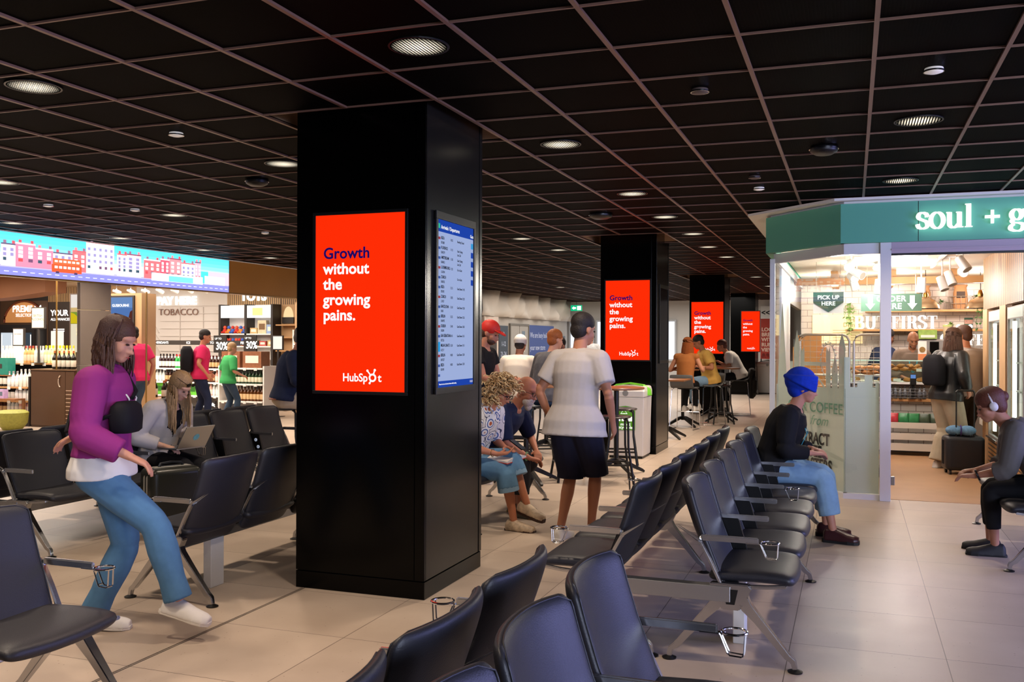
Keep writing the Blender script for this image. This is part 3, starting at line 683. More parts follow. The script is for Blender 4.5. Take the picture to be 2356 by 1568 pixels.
# ================================================================== KIOSK (right)
KY = 10.0
green = mat('kiosk_green', '#5bac94', .5); cream = mat('kiosk_ceiling', '#e9dcc9', .7); offw = mat('kiosk_white_board', '#d8cbbd', .6)
A_, B_, C_ = (-.11, KY-.05), (-.905, 10.82), (-.905, 16.6)
def wall_run(pts, z0, z1, th, name, m, kind='structure', par=None, bev=0):
    b = MB()
    for (x0, y0), (x1, y1) in zip(pts, pts[1:]):
        d = V((x1-x0, y1-y0, 0)); L = d.length; d.normalize(); n = V((-d.y, d.x, 0))
        b._add([V((x0, y0, z0)), V((x1, y1, z0)), V((x1, y1, z0))+n*th, V((x0, y0, z0))+n*th, V((x0, y0, z1)), V((x1, y1, z1)), V((x1, y1, z1))+n*th, V((x0, y0, z1))+n*th],
               [(0, 3, 2, 1), (4, 5, 6, 7), (0, 1, 5, 4), (1, 2, 6, 5), (2, 3, 7, 6), (3, 0, 4, 7)])
    return b.build(name, m, par, smooth=0, bevel=bev, fix=True)
struct(wall_run([C_, B_, A_, (3.2, A_[1])], 2.555, 2.945, .1, 'wall_kiosk_fascia', green))
struct(MB().box((.60, KY-.0508, 2.556), (.606, KY-.04, 2.944)).build('trim_6', black_plastic, smooth=0))
struct(wall_run([(-.86, 16.6), (-.86, 10.86), (-.08, KY), (3.2, KY)], 2.94, 2.975, .1, 'trim_7', white_paint))
rf = MB(); rf.prism([(-1.10, 16.7), (-1.10, 10.80), (-.17, KY-.11), (3.3, KY-.11), (3.3, 16.7)], .024, (V((0, 0, 2.972)), V((1, 0, 0)), V((0, 1, 0))))
struct(rf.build('ceiling_eave', white_paint, smooth=0))
# framed glass front: base rail, head rail, posts and panes
g0, g1, g2, g3 = (.26, KY+.03), (-.08, KY+.03), (-.83, 10.95), (-.83, 16.5)
struct(wall_run([g3, g2, g1, g0], 0, .055, .06, 'trim_8', frame_white)); struct(wall_run([g3, g2, g1, g0], 2.45, 2.555, .06, 'trim_9', frame_white))
struct(MB().box((.26, KY-.0, 0), (.362, KY+.1, 2.555)).build('trim_10', frame_white, smooth=0, bevel=.003))
struct(MB().box((-.87, 10.93, 0), (-.815, 11.0, 2.5)).build('trim_11', frame_white, smooth=0, bevel=.003))
struct(MB().box((-.83, 11.7, 0), (-.79, 13.3, 2.45)).build('trim_12', frame_white, smooth=0, bevel=.003))
struct(MB().box((-.86, 13.3, 0), (-.80, 16.5, .95)).box((-.86, 13.3, 2.1), (-.80, 16.5, 2.45)).build('wall_kiosk_left', mat('kiosk_dark_panel', '#4b423b', .5), smooth=0))
def thin_glass(name, tint='#ffffff', refl=1.0):
    m = bpy.data.materials.new(name); m.use_nodes = True; nt = m.node_tree; nt.nodes.clear(); MATS[name] = m
    out = N(nt, 'ShaderNodeOutputMaterial'); tr = N(nt, 'ShaderNodeBsdfTransparent'); gls = N(nt, 'ShaderNodeBsdfGlossy'); gls.inputs['Roughness'].default_value = .0
    tr.inputs[0].default_value = (*lin(tint), 1); lw = N(nt, 'ShaderNodeLayerWeight'); lw.inputs[0].default_value = .5; mx = N(nt, 'ShaderNodeMixShader')
    pw = N(nt, 'ShaderNodeMath', operation='POWER', i_1=5); nt.links.new(lw.outputs['Facing'], pw.inputs[0])
    ml = N(nt, 'ShaderNodeMath', operation='MULTIPLY_ADD', i_1=.9*refl/2, i_2=.03*refl); nt.links.new(pw.outputs[0], ml.inputs[0]); nt.links.new(ml.outputs[0], mx.inputs[0])
    nt.links.new(tr.outputs[0], mx.inputs[1]); nt.links.new(gls.outputs[0], mx.inputs[2]); nt.links.new(mx.outputs[0], out.inputs[0]); return m
glass = thin_glass('clear_glass', '#fbfffd', 1.6)
def pane(n, a, b, z0=.055, z1=2.45):
    d = V((b[0]-a[0], b[1]-a[1], 0)); L = d.length; d.normalize()
    o = struct(MB().prism([(.004, z0), (L-.004, z0), (L-.004, z1), (.004, z1)], .008, (V((a[0], a[1], 0))+V((-d.y, d.x, 0))*.025, d, V((0, 0, 1)))).build('window_%d' % n, glass, smooth=0)); return o
pane(4, g1, g0); pane(5, g2, g1); pane(6, (-.83, 11.7), (-.83, 10.99))
# frosted film with a skyline cut-out, on the inner face of the two panes
film = mat('frosted_film', '#e6e9e5', .7)
_f = film.node_tree; _t = N(_f, 'ShaderNodeBsdfTranslucent'); _t.inputs[0].default_value = (*lin('#e0e4de'), 1); _m = N(_f, 'ShaderNodeMixShader'); _m.inputs[0].default_value = .4
_f.links.new(_f.nodes['Principled BSDF'].outputs[0], _m.inputs[1]); _f.links.new(_t.outputs[0], _m.inputs[2]); _f.links.new(_m.outputs[0], _f.nodes['Material Output'].inputs[0])
def film_piece(name, label, a, b, polys):
    d = V((b[0]-a[0], b[1]-a[1], 0)); d.normalize(); m = MB(); n = V((-d.y, d.x, 0))
    for p in polys: m.prism(p, .002, (V((a[0], a[1], 0))+n*.036, d, V((0, 0, 1))))
    return tag(m.build(name, film, None, smooth=0), label, 'window film')
W = (V((g1[0], g1[1], 0))-V((g2[0], g2[1], 0))).length
def R_(x0, x1, z0, z1): return [(x0, z0), (x1, z0), (x1, z1), (x0, z1)]
sky = [R_(.01, W-.01, .06, 1.10)]
sky += [[(.03, 1.1), (.20, 1.1), (.19, 1.25), (.118, 2.0), (.112, 2.0), (.05, 1.3)], R_(.2, .27, 1.1, 1.24), R_(.26, .31, 1.1, 1.36)]
sky += [R_(.325, .33, 1.1, 1.6), R_(.33, .36, 1.40, 1.42), [(.335, 1.1), (.42, 1.1), (.42, 1.46), (.43, 1.5), (.41, 1.58), (.38, 1.7), (.35, 1.58), (.328, 1.5), (.335, 1.46)]]
sky += [[(.44, 1.1), (.51, 1.1), (.51, 1.46), (.5, 1.52), (.475, 1.47), (.45, 1.52), (.44, 1.46)], R_(.51, .87, 1.32, 1.36), [(.87, 1.1), (.94, 1.1), (.94, 1.46), (.93, 1.52), (.905, 1.47), (.88, 1.52), (.87, 1.46)], [(.53, 1.1), (.56, 1.1), (.70, 1.2), (.68, 1.21)], [(.86, 1.1), (.83, 1.1), (.72, 1.2), (.74, 1.21)]]
sky += [[(.965, 1.1), (1.055, 1.1), (1.055, 1.3), (1.03, 1.36), (1.01, 1.42), (.99, 1.36), (.965, 1.3)], [(1.07, 1.1), (1.17, 1.1), (1.17, 1.5), (1.16, 1.56), (1.12, 1.66), (1.08, 1.56), (1.07, 1.5)]]
fp = film_piece('skyline_film', 'frosted window film cut to a tower-and-bridge skyline on the angled pane', g2, g1, sky)
wl = MB(); d = (V((*g1, 0))-V((*g2, 0))).normalized(); n_ = V((-d.y, d.x, 0)); o_ = V((*g2, 0))+n_*.037; c0 = (.9, 1.38)
wl.tube([o_+d*(c0[0]+.115*cos(2*pi*k/40))+V((0, 0, c0[1]+.17*sin(2*pi*k/40))) for k in range(40)], .004, 5, True)
for k in range(20): p = o_+d*(c0[0]+.13*cos(2*pi*k/20))+V((0, 0, c0[1]+.19*sin(2*pi*k/20))); wl.ball(p, .008, 6, 4)
wo = wl.build('wheel_outline', film, fp)
film_piece('frosted_film', 'frosted window film with stepped roof outline on the narrow front pane', g1, g0, [R_(.005, .335, .06, 1.12), R_(.005, .06, 1.12, 1.42), R_(.06, .10, 1.16, 1.17), R_(.13, .2, 1.12, 1.17), R_(.2, .275, 1.12, 1.24), R_(.3, .335, 1.12, 1.17)])
# lettering on the angled pane
angz = math.atan2(d.y, d.x); oo = V((*g2, 0))+n_*.034-n_*.012
def win_text(body, name, label, m, s, z, size, bold=0, shear=0, sx=1):
    o = text(body, name, m, None, tuple(oo+d*s+V((0, 0, z))), (pi/2, 0, angz), size, bold, .001, sx=sx, shear=shear); return tag(o, label, 'lettering')
gtx = mat('green_lettering', '#6fa08a', .6)
win_text('OUR COFFEE', 'window_lettering', 'pale green COFFEE lettering on the angled window', gtx, .24, .835, .155, .004)
win_text('from', 'window_lettering', 'small slanted green word from on the angled window', gtx, .62, .70, .15, -.004, .4)
for i, w_ in enumerate(('EXTRACT', 'COFFEE', 'ROASTERS')): win_text(w_, 'window_lettering', ['uppermost of three bold black words on the angled window beside the turbaned person', 'middle one of three bold black words on the angled window beside the turbaned person', 'lowest of three bold black words on the angled window beside the turbaned person'][i], black_text, .36, .50-.135*i, .17, .03, 0, .78)
# shutter box over the opening
struct(MB().box((.362, KY+.0, 2.445), (3.2, KY+.09, 2.555)).box((.362, KY-.012, 2.475), (3.2, KY, 2.49)).build('trim_13', mat('shutter_box', '#b3a3b4', .45), smooth=0))
struct(MB().box((.362, KY+.0, 2.425), (3.2, KY+.06, 2.445)).build('trim_14', black_plastic, smooth=0))
lk = tag(MB().box((.363, KY+.02, .16), (.40, KY+.07, .245)).build('shutter_lock', alu_satin, None, smooth=0, bevel=.004), 'small grey metal lock box low on the white kiosk post', 'lock')
# ---- illuminated serif lettering, drawn with a broad nib
GL = {'s': (.52, [[(.45, .5), (.42, .6), (.34, .66), (.25, .68), (.14, .64), (.09, .53), (.14, .43), (.27, .36), (.40, .29), (.46, .17), (.42, .06), (.29, 0), (.17, .02), (.09, .09), (.06, .19)]], [(.455, .48, .475, .68), (.035, .0, .055, .2)]),
      'o': (.64, [[(.32+.25*cos(t*pi/12), .335+.335*sin(t*pi/12)) for t in range(25)]], []),
      'u': (.74, [[(.17, .66), (.17, .2), (.2, .08), (.3, .01), (.42, .04), (.52, .14)], [(.56, .66), (.56, .0)]], [(.04, .635, .2, .67), (.43, .635, .6, .67), (.53, .0, .72, .035)]),
      'l': (.36, [[(.18, 1), (.18, 0)]], [(.04, .965, .2, 1), (.03, 0, .33, .035)]),
      'g': (.66, [[(.3+.19*cos(t*pi/10), .46+.21*sin(t*pi/10)) for t in range(21)], [(.2, .27), (.13, .2), (.2, .12), (.4, .1), (.54, .03), (.54, -.12), (.42, -.22), (.22, -.22), (.08, -.14), (.1, -.02), (.22, .06)], [(.44, .6), (.55, .66), (.62, .62)]], []),
      'B': (.78, [[(.2, 0), (.2, 1)], [(.2, .975), (.45, .975), (.58, .88), (.58, .66), (.45, .54), (.2, .53)], [(.45, .53), (.64, .42), (.65, .15), (.5, .03), (.2, .025)]], [(.03, .96, .3, 1), (.03, 0, .3, .04)]),
      'U': (.86, [[(.2, 1), (.2, .3), (.28, .08), (.44, .0), (.6, .08), (.68, .3), (.68, 1)]], [(.04, .96, .36, 1), (.56, .96, .82, 1)]),
      'T': (.74, [[(.37, 0), (.37, 1)]], [(.03, .95, .71, 1), (.03, .72, .065, 1), (.675, .72, .71, 1), (.22, 0, .52, .04)]),
      'F': (.68, [[(.2, 0), (.2, 1)]], [(.03, .955, .62, 1), (.585, .72, .62, 1), (.2, .49, .45, .535), (.43, .38, .46, .64), (.03, 0, .38, .04)]),
      'E': (.7, [[(.2, 0), (.2, 1)]], [(.03, .955, .62, 1), (.585, .72, .62, 1), (.2, .49, .45, .535), (.43, .38, .46, .64), (.03, 0, .65, .045), (.615, 0, .65, .28)]),
      'I': (.42, [[(.2, 0), (.2, 1)]], [(.04, .96, .36, 1), (.04, 0, .36, .04)]),
      'R': (.8, [[(.2, 0), (.2, 1)], [(.2, .975), (.45, .975), (.58, .88), (.58, .64), (.45, .5), (.2, .49)], [(.42, .5), (.55, .4), (.6, .12), (.7, .02), (.77, .06)]], [(.03, .96, .3, 1), (.03, 0, .38, .04)]),
      'S': (.66, [[(.54, .76), (.48, .92), (.34, 1), (.2, .97), (.1, .85), (.12, .68), (.26, .57), (.44, .47), (.56, .34), (.55, .16), (.44, .03), (.3, 0), (.16, .06), (.09, .26)]], [(.545, .72, .575, 1), (.06, 0, .09, .3)]),
      'C': (.8, [[(.7, .72), (.6, .92), (.44, 1), (.26, .95), (.13, .75), (.11, .5), (.14, .25), (.27, .05), (.46, 0), (.62, .08), (.71, .27)]], [(.7, .68, .73, 1)]),
      'O': (.86, [[(.43+.33*cos(t*pi/14), .5+.5*sin(t*pi/14)) for t in range(29)]], []), ' ': (.34, [], [])}
def serif(word, x, y, z, h, m, par, thick=.19, thin=.05, dep=.03, sp=0):
    for ch in word:
        wd, st, se = GL[ch]; b = MB()
        if ch != ' ':
            for p in st:
                if len(p) > 4:                                   # round the stroke off
                    q_ = []
                    for i in range(len(p)-1):
                        P0, P1, P2, P3 = [V((*p[max(0, min(len(p)-1, j))], 0)) for j in (i-1, i, i+1, i+2)]
                        for f in (0, .25, .5, .75):
                            w_ = .5*((2*P1)+(P2-P0)*f+(2*P0-5*P1+4*P2-P3)*f*f+(3*P1-P0-3*P2+P3)*f**3); q_.append((w_.x, w_.y))
                    p = q_+[p[-1]]
                n = len(p); ws = []
                for i in range(n):
                    q = V(p[min(i+1, n-1)])-V(p[max(i-1, 0)]); ws.append((thin+(thick-thin)*abs(q.y)/max(q.length, 1e-6))*h)
                if p[0] == p[-1] or (V(p[0])-V(p[-1])).length < .01: p = p+[p[1]]; ws = ws+[ws[1]]; ws[0] = ws[-2] = ws[n//2]
                b.bar([(x+a*h, y, z+c*h) for a, c in p], ws, dep, V((0, 1, 0)))
            for a0, c0_, a1, c1 in se: b.box((x+a0*h, y-dep/2, z+c0_*h), (x+a1*h, y+dep/2, z+c1*h))
            b.build('letter', m, par, smooth=0, fix=True)
        x += (wd+sp)*h
    return x
sign_glow = only_emit('sign_glow', 1.6, '#f4fff6'); bright = only_emit('sign_bright', 1.5, '#fffaf2')
t = thing('shop_sign', 'glowing white serif lettering on the green kiosk fascia', 'sign', (.58, KY-.08, 2.671))
x = serif('soul', 0, 0, 0, .222, sign_glow, t); MB().box((x+.10, -.015, .078), (x+.226, .015, .104)).box((x+.15, -.015, .028), (x+.176, .015, .154)).build('letter', sign_glow, t, smooth=0); serif('g', x+.30, 0, 0, .222, sign_glow, t)
l = bpy.data.lights.new('sign_light', 'AREA'); l.shape = 'RECTANGLE'; l.size = .95; l.size_y = .3; l.energy = .3; l.color = (.85, 1, .92)
o = bpy.data.objects.new('sign_light', l); COL.objects.link(o); o.location = (1.1, KY-.1, 2.75); o.rotation_euler = (pi/2, 0, 0)
# ---- interior shell
PLAN = [(-.79, 16.5), (-.79, 11.0), (-.06, KY+.14), (3.2, KY+.14), (3.2, 16.5)]
struct(MB().prism(PLAN, .06, (V((0, 0, 2.62)), V((1, 0, 0)), V((0, 1, 0)))).build('ceiling_kiosk', cream, smooth=0, fix=True))
struct(MB().prism(PLAN, .004, (V((0, 0, 0)), V((1, 0, 0)), V((0, 1, 0)))).build('floor_kiosk', mat('kiosk_floor', '#a9825f', .45, var=.12, vscale=4), smooth=0))
def tile_wall(name, c1, c2, w_, h_, ax):
    m = mat(name, c1, .3); nt = m.node_tree; tc = N(nt, 'ShaderNodeTexCoord'); sp = N(nt, 'ShaderNodeSeparateXYZ'); cb = N(nt, 'ShaderNodeCombineXYZ'); nt.links.new(tc.outputs['Object'], sp.inputs[0])
    nt.links.new(sp.outputs[ax], cb.inputs[0]); nt.links.new(sp.outputs[2], cb.inputs[1]); br = N(nt, 'ShaderNodeTexBrick'); nt.links.new(cb.outputs[0], br.inputs['Vector'])
    br.inputs['Color1'].default_value = (*lin(c1), 1); br.inputs['Color2'].default_value = (*lin(c1), 1); br.inputs['Mortar'].default_value = (*lin(c2), 1); br.inputs['Scale'].default_value = 1
    br.inputs['Brick Width'].default_value = w_; br.inputs['Row Height'].default_value = h_; br.inputs['Mortar Size'].default_value = .005; nt.links.new(br.outputs['Color'], nt.nodes['Principled BSDF'].inputs['Base Color']); return m
wt = tile_wall('white_wall_tiles', '#ddd0c4', '#a3958a', .2, .1, 0)
struct(MB().box((-.8, 16.4, 0), (3.2, 16.5, 2.74)).build('wall_kiosk_back', wt, smooth=0))
slat = stripes('slat_cladding', '#b98a58', '#4a2c16', 1, .13, .62, .5, .02)
sw = MB().box((1.56, 10.25, 1.98), (1.62, 13.22, 2.62)); struct(sw.build('wall_kiosk_right', slat, smooth=0))
pine = mat('pine_board', '#d9b183', .5, var=.1, vscale=5)
struct(MB().box((1.555, 12.83, 0), (1.62, 13.22, 1.98)).box((1.555, 11.36, 0), (1.62, 11.8, 1.98)).box((1.6, 13.16, 0), (3.2, 13.22, 2.62)).box((2.2, 10.25, 0), (2.25, 13.2, 2.2)).build('wall_kiosk_panel', pine, smooth=0))
beam = MB()
for x0 in (-.3, .5, 1.3, 2.1): beam.box((x0, 14.7, 2.44), (x0+.1, 16.4, 2.618))
beam.box((-.79, 14.6, 2.41), (3.2, 14.7, 2.51)); struct(beam.build('ceiling_beams', oak, smooth=0, fix=True))
# ---- shelves and wall lettering
for nm, z, lab in (('wall_shelf', 2.05, 'upper oak shelf with plants and paper sacks on the tiled kiosk wall'), ('wall_shelf', 1.745, 'lower oak shelf under the glowing BUT FIRST letters')):
    tag(MB().box((-.1 if z < 2 else .2, 16.1, z), (2.4, 16.4, z+.035)).build(nm, oak, None, smooth=0, bevel=.004), lab, 'shelf')
t = thing('illuminated_letters', 'glowing white BUT FIRST letters and three dots above the lower shelf', 'sign', (.03, 16.2, 1.785))
serif('BUT FIRST', 0, 0, 0, .205, bright, t, .22, .06)
for k in range(3): MB().ball((1.36+k*.17, 0, .035), .035, 14, 8).build('dot', bright, t)
t = thing('illuminated_letters', 'glowing white COFFEE letters behind the queueing customers', 'sign', (1.31, 16.3, 1.53)); serif('COFFEE', 0, 0, 0, .17, bright, t, .22, .06)
leafm = mat('plant_leaf', '#3f6b33', .5, var=.3, vscale=30); leafl = mat('plant_leaf_light', '#7fa050', .5, var=.25, vscale=30); potm = mat('plant_pot', '#c9b9a8', .6); potg = mat('plant_pot_grey', '#8a7d72', .6)
def leaf_mesh(mb, p, dr, L, wd, droop):
    a, b = frame_for(dr); P = [p+dr*(L*s)+V((0, 0, -droop*s*s)) for s in (0, .35, .7, 1)]; ws = (.1, 1, .8, .05)
    vs = [];
    for q, w_ in zip(P, ws): vs += [q+a*(wd*w_), q+V((0, 0, .1*wd)), q-a*(wd*w_)]
    fs = []
    for i in range(3):
        k = i*3; fs += [(k, k+1, k+4, k+3), (k+1, k+2, k+5, k+4)]
    mb._add(vs, fs)
def potted(loc, label, r, h, n, L, wd, m, trail=0, seed=1, pot=None):
    t = thing('potted_plant', label, 'plant', loc); g_ = random.Random(seed)
    MB().lathe([(r*.75, 0), (r, h*.9), (r, h), (r*.85, h), (r*.8, h*.8), (0, h*.8)], n=16).build('pot', pot or potm, t)
    b = MB()
    for i in range(n):
        an = g_.uniform(0, 2*pi); el = g_.uniform(.2, 1.3); dr = V((cos(an)*cos(el), sin(an)*cos(el), sin(el)))
        leaf_mesh(b, V((0, 0, h)), dr, L*g_.uniform(.6, 1.1), wd, L*.5)
    for i in range(trail):
        x_ = g_.uniform(-r, r); pts = [V((x_, -r, h)), V((x_*1.3, -r-.04, h-.05))]+[V((x_*1.3+g_.uniform(-.02, .02), -r-.05, h-.1-.09*k)) for k in range(g_.randint(2, 5))]
        b.tube(pts, .003, 4)
        for p in pts[1:]:
            for q in range(3): leaf_mesh(b, p, V((g_.uniform(-1, 1), -.5, g_.uniform(-.4, .3))).normalized(), .05, .018, .02)
    b.build('foliage', m, t, smooth=0); return t
potted((1.32, 16.22, 2.087), 'small fern in a grey pot between the two paper sacks on the upper shelf', .055, .11, 40, .11, .012, leafm, 0, 2, potg)
potted((1.86, 16.2, 2.087), 'big-leaved plant in a pale pot with trailing stems on the upper shelf', .085, .16, 34, .16, .05, leafm, 5, 3)
potted((1.45, 16.18, 1.782), 'small bright green succulent in a pot between the glowing dots', .04, .07, 26, .08, .014, leafl, 0, 4, potg)
potted((2.16, 16.2, 2.087), 'trailing pale ivy hanging from the right end of the upper shelf', .06, .1, 10, .1, .03, leafl, 9, 5)
potted((-.05, 16.2, 2.087), 'trailing pale ivy hanging beside the Hot Drinks menu board', .06, .08, 10, .1, .03, leafl, 9, 6)
sackm = mat('kraft_paper', '#a5764c', .75, bump=.5, bscale=25); wire = mat('wire_metal', '#b8aa9a', .35, .8)
def basket(x, label, l2):
    t = thing('wire_basket', label, 'basket', (x, 16.22, 2.087)); b = MB()
    for z, k in ((.005, .75), (.09, .9), (.2, 1.1)): b.tube([(.16*k*sx_, .1*k*sy, z) for sx_, sy in ((-1, -1), (1, -1), (1, 1), (-1, 1))], .005, 5, True)
    for sx_, sy in ((-1, -1), (1, -1), (1, 1), (-1, 1), (0, -1), (0, 1), (-.5, -1), (.5, -1)): b.tube([(.12*sx_, .075*sy, .005), (.176*sx_, .11*sy, .2)], .004, 5)
    b.build('wire_frame', wire, t)
    s = thing('paper_sack', l2, 'sack', (x, 16.22, 2.094)); g_ = random.Random(int(x*100)); R = []
    for z, k in ((0, .8), (.03, .95), (.15, 1), (.26, .95), (.33, .8), (.37, 1.02), (.375, .9), (.33, .7)):
        R.append([V((.105*k*(abs(cos(q))**.6*(1 if cos(q) > 0 else -1))+g_.uniform(-.006, .006), .065*k*(abs(sin(q))**.6*(1 if sin(q) > 0 else -1))+g_.uniform(-.006, .006), z)) for q in [2*pi*i/20 for i in range(20)]])
    MB().rings(R).build('sack_body', sackm, s, smooth=60); MB().box((-.06, -.071, .17), (.06, -.069, .27)).build('sack_label', mat('sack_print', '#3a2a20', .7), s, smooth=0)
basket(1.06, 'wire basket holding a paper sack, left of the fern', 'brown paper sack standing in the basket left of the fern'); basket(1.59, 'wire basket holding a paper sack, right of the fern', 'brown paper sack standing in the basket right of the fern')
t = thing('staff_notice', 'small green picture card on the tiles right of the glowing dots', 'card', (1.725, 16.40, 1.78)); MB().box((-.062, -.01, 0), (.062, .0, .18)).build('card', mat('card_green', '#2f5c47', .5), t, smooth=0); MB().box((-.06, -.012, .085), (.06, -.01, .15)).build('picture', mat('card_picture', '#b98c7a', .6, var=.6, vscale=40), t, smooth=0)
# ---- hanging signs
def hang_sign(name, label, x0, x1, z0, z1, y, m, poly=None):
    t = thing(name, label, 'sign', ((x0+x1)/2, y, 0)); h = (x1-x0)/2
    if poly: MB().prism([(a-(x0+x1)/2, c) for a, c in poly], .03, (V((0, .03, 0)), V((1, 0, 0)), V((0, 0, 1)))).build('board', m, t, smooth=0, fix=True)
    else: MB().box((-h, 0, z0), (h, .03, z1)).build('board', m, t, smooth=0)
    for s in (-1, 1): MB().cyl((h*.8*s, .015, z1), (h*.8*s, .015, 2.62), .004, n=6).build('hanger', wire, t)
    return t
sg = mat('sign_green', '#4f7462', .5); sgd = mat('sign_green_dark', '#2f4d3d', .5)
t = hang_sign('hanging_sign', 'green hanging ORDER HERE sign with two white arrows', .111, .863, 1.985, 2.215, 13.5, sg)
for s in (-1, 1): MB().prism([(.26*s-.03, 2.19), (.26*s+.03, 2.19), (.26*s+.03, 2.085), (.26*s+.06, 2.085), (.26*s, 2.005), (.26*s-.06, 2.085), (.26*s-.03, 2.085)], .003, (V((0, -.001, 0)), V((1, 0, 0)), V((0, 0, 1)))).build('arrow', white_text, t, smooth=0)
text('ORDER', 'lettering', white_text, t, (.0, -.002, 2.115), FRONT, .105, .02, .002, 'CENTER', spacing=1.1); text('HERE', 'lettering', white_text, t, (.0, -.002, 2.015), FRONT, .105, .02, .002, 'CENTER', spacing=1.1)
t = hang_sign('hanging_sign', 'dark green PICK UP HERE sign with a pointed lower edge behind the angled pane', -.483, -.105, 1.95, 2.224, 13.0, sgd, [(-.483, 2.09), (-.294, 1.96), (-.105, 2.09), (-.105, 2.224), (-.483, 2.224)])
MB().box((-.19, .031, 1.95), (.19, .036, 2.224)).build('backing', white_paint, t, smooth=0)
text('PICK UP', 'lettering', white_text, t, (0, -.002, 2.13), FRONT, .075, .014, .002, 'CENTER'); text('HERE', 'lettering', white_text, t, (0, -.002, 2.05), FRONT, .075, .014, .002, 'CENTER')
t = thing('menu_board', 'glowing cream menu board headed Hot Drinks on the back wall', 'menu', (-.2, 16.36, 0))
MB().box((-.42, 0, 1.55), (.36, .035, 2.02)).build('board', mat('menu_cream', '#ffe9b8', .6, emit=.75, ecol='#ffdf9c'), t, smooth=0)
mi = mat('menu_ink', '#b09560', .7); text('Hot\nDrinks', 'lettering', mi, t, (.33, -.003, 1.9), FRONT, .1, 0, .002, 'RIGHT', line=.8)
for k in range(5):
    MB().box((-.1, -.003, 1.76-k*.04), (.12, -.001, 1.767-k*.04)).build('menu_line', mi, t, smooth=0); MB().box((.18, -.003, 1.76-k*.04), (.32, -.001, 1.767-k*.04)).build('menu_line', mi, t, smooth=0)
# ---- pendant lamps over the counter, track spotlights, smoke alarm
brass_glass = mat('lamp_glass', '#b79d7c', .2, .6)
for x, y, lb in ((.36, 14.9, 'metal dome pendant lamp left of the ORDER HERE sign'), (1.0, 14.9, 'metal dome pendant lamp right of the ORDER HERE sign'), (1.72, 14.9, 'metal dome pendant lamp at the right end above the counter')):
    t = thing('pendant_lamp', lb, 'lamp', (x, y, 2.06)); MB().cyl((0, 0, .25), (0, 0, .56), .005, n=6).build('cord', black_plastic, t); MB().lathe([(.035, .16), (.04, .2), (.02, .26), (0, .26)], n=16).build('cap', mat('brass', '#a9803f', .3, .9), t); MB().lathe([(.2, .0), (.19, .05), (.13, .12), (.04, .165), (.035, .16), (.12, .11), (.18, .045), (.19, .0)], n=28).build('lamp_shade', brass_glass, t)
def spotlight(loc, aim, label, r=.05, L=.17, lit=True, grp=None, top=2.62):
    t = thing('track_spotlight', label, 'spotlight', loc, group=grp); d_ = (V(aim)-V(loc)).normalized()
    MB().box((-.07, -.02, top-.02-loc[2]), (.07, .02, top-loc[2])).build('mount', white_paint, t, smooth=0, bevel=.003); MB().cyl((0, 0, .0), (0, 0, top-.002-loc[2]), .009).build('stem', white_paint, t)
    MB().tube([-d_*L*.45, d_*L*.45, d_*L*.55], [r*.86, r, r], 20).build('lamp_body', white_paint, t, smooth=40)
    MB().tube([d_*L*.551, d_*(L*.56)], [r*.85, r*.85], 20).build('lamp_face', bright if lit else mat('lamp_off', '#8f877d', .4), t, smooth=0)
    return t
for loc, aim, lb, li in (((-.01, 11.9, 2.50), (-.4, 10.9, 1.8), 'white track spotlight tilted left just inside the angled pane', 1), ((.05, 12.3, 2.42), (.9, 11.6, 1.9), 'white track spotlight just behind the tilted one', 0), ((.0, 12.8, 2.4), (.5, 11.3, 1.9), 'white track spotlight aimed out at the glass', 1), ((.02, 13.4, 2.36), (.4, 13.4, 1), 'white track spotlight lowest beside the pane joint', 0), ((.30, 12.2, 2.25), (.2, 12.2, 1), 'white track spotlight left of the kiosk post', 0), ((.30, 13.2, 2.55), (.34, 11.2, 2.35), 'bright round track spotlight near the kiosk post', 1), ((.78, 12.3, 2.27), (.74, 12.4, 1.5), 'white track spotlight hanging above the ORDER HERE sign', 0), ((1.18, 11.8, 2.47), (1.5, 11.5, 1.9), 'nearest white track spotlight before the wooden slats', 0), ((1.22, 12.2, 2.40), (1.25, 10.5, 2.1), 'dazzling track spotlight facing the concourse', 1), ((1.12, 12.6, 2.36), (1.3, 12.4, 1.8), 'white track spotlight of the cluster, middle one', 0), ((1.05, 12.8, 2.31), (1.25, 12.6, 1.7), 'white track spotlight of the cluster, lowest one', 0)):
    spotlight(loc, aim, lb, .055, .18, li)
tr = tag(MB().box((1.0, 10.6, 2.58), (1.03, 14, 2.62)).build('lighting_track', white_paint, None, smooth=0), 'white lighting track running along the kiosk ceiling above the customers', 'track')
tag(MB().lathe([(.055, .05), (.055, .02), (.04, .015), (.04, -.01), (.025, -.03), (0, -.03)], (.52, 12.0, 2.57), n=20).build('smoke_alarm', white_paint), 'white smoke alarm on the kiosk ceiling right of the post', 'smoke detector')
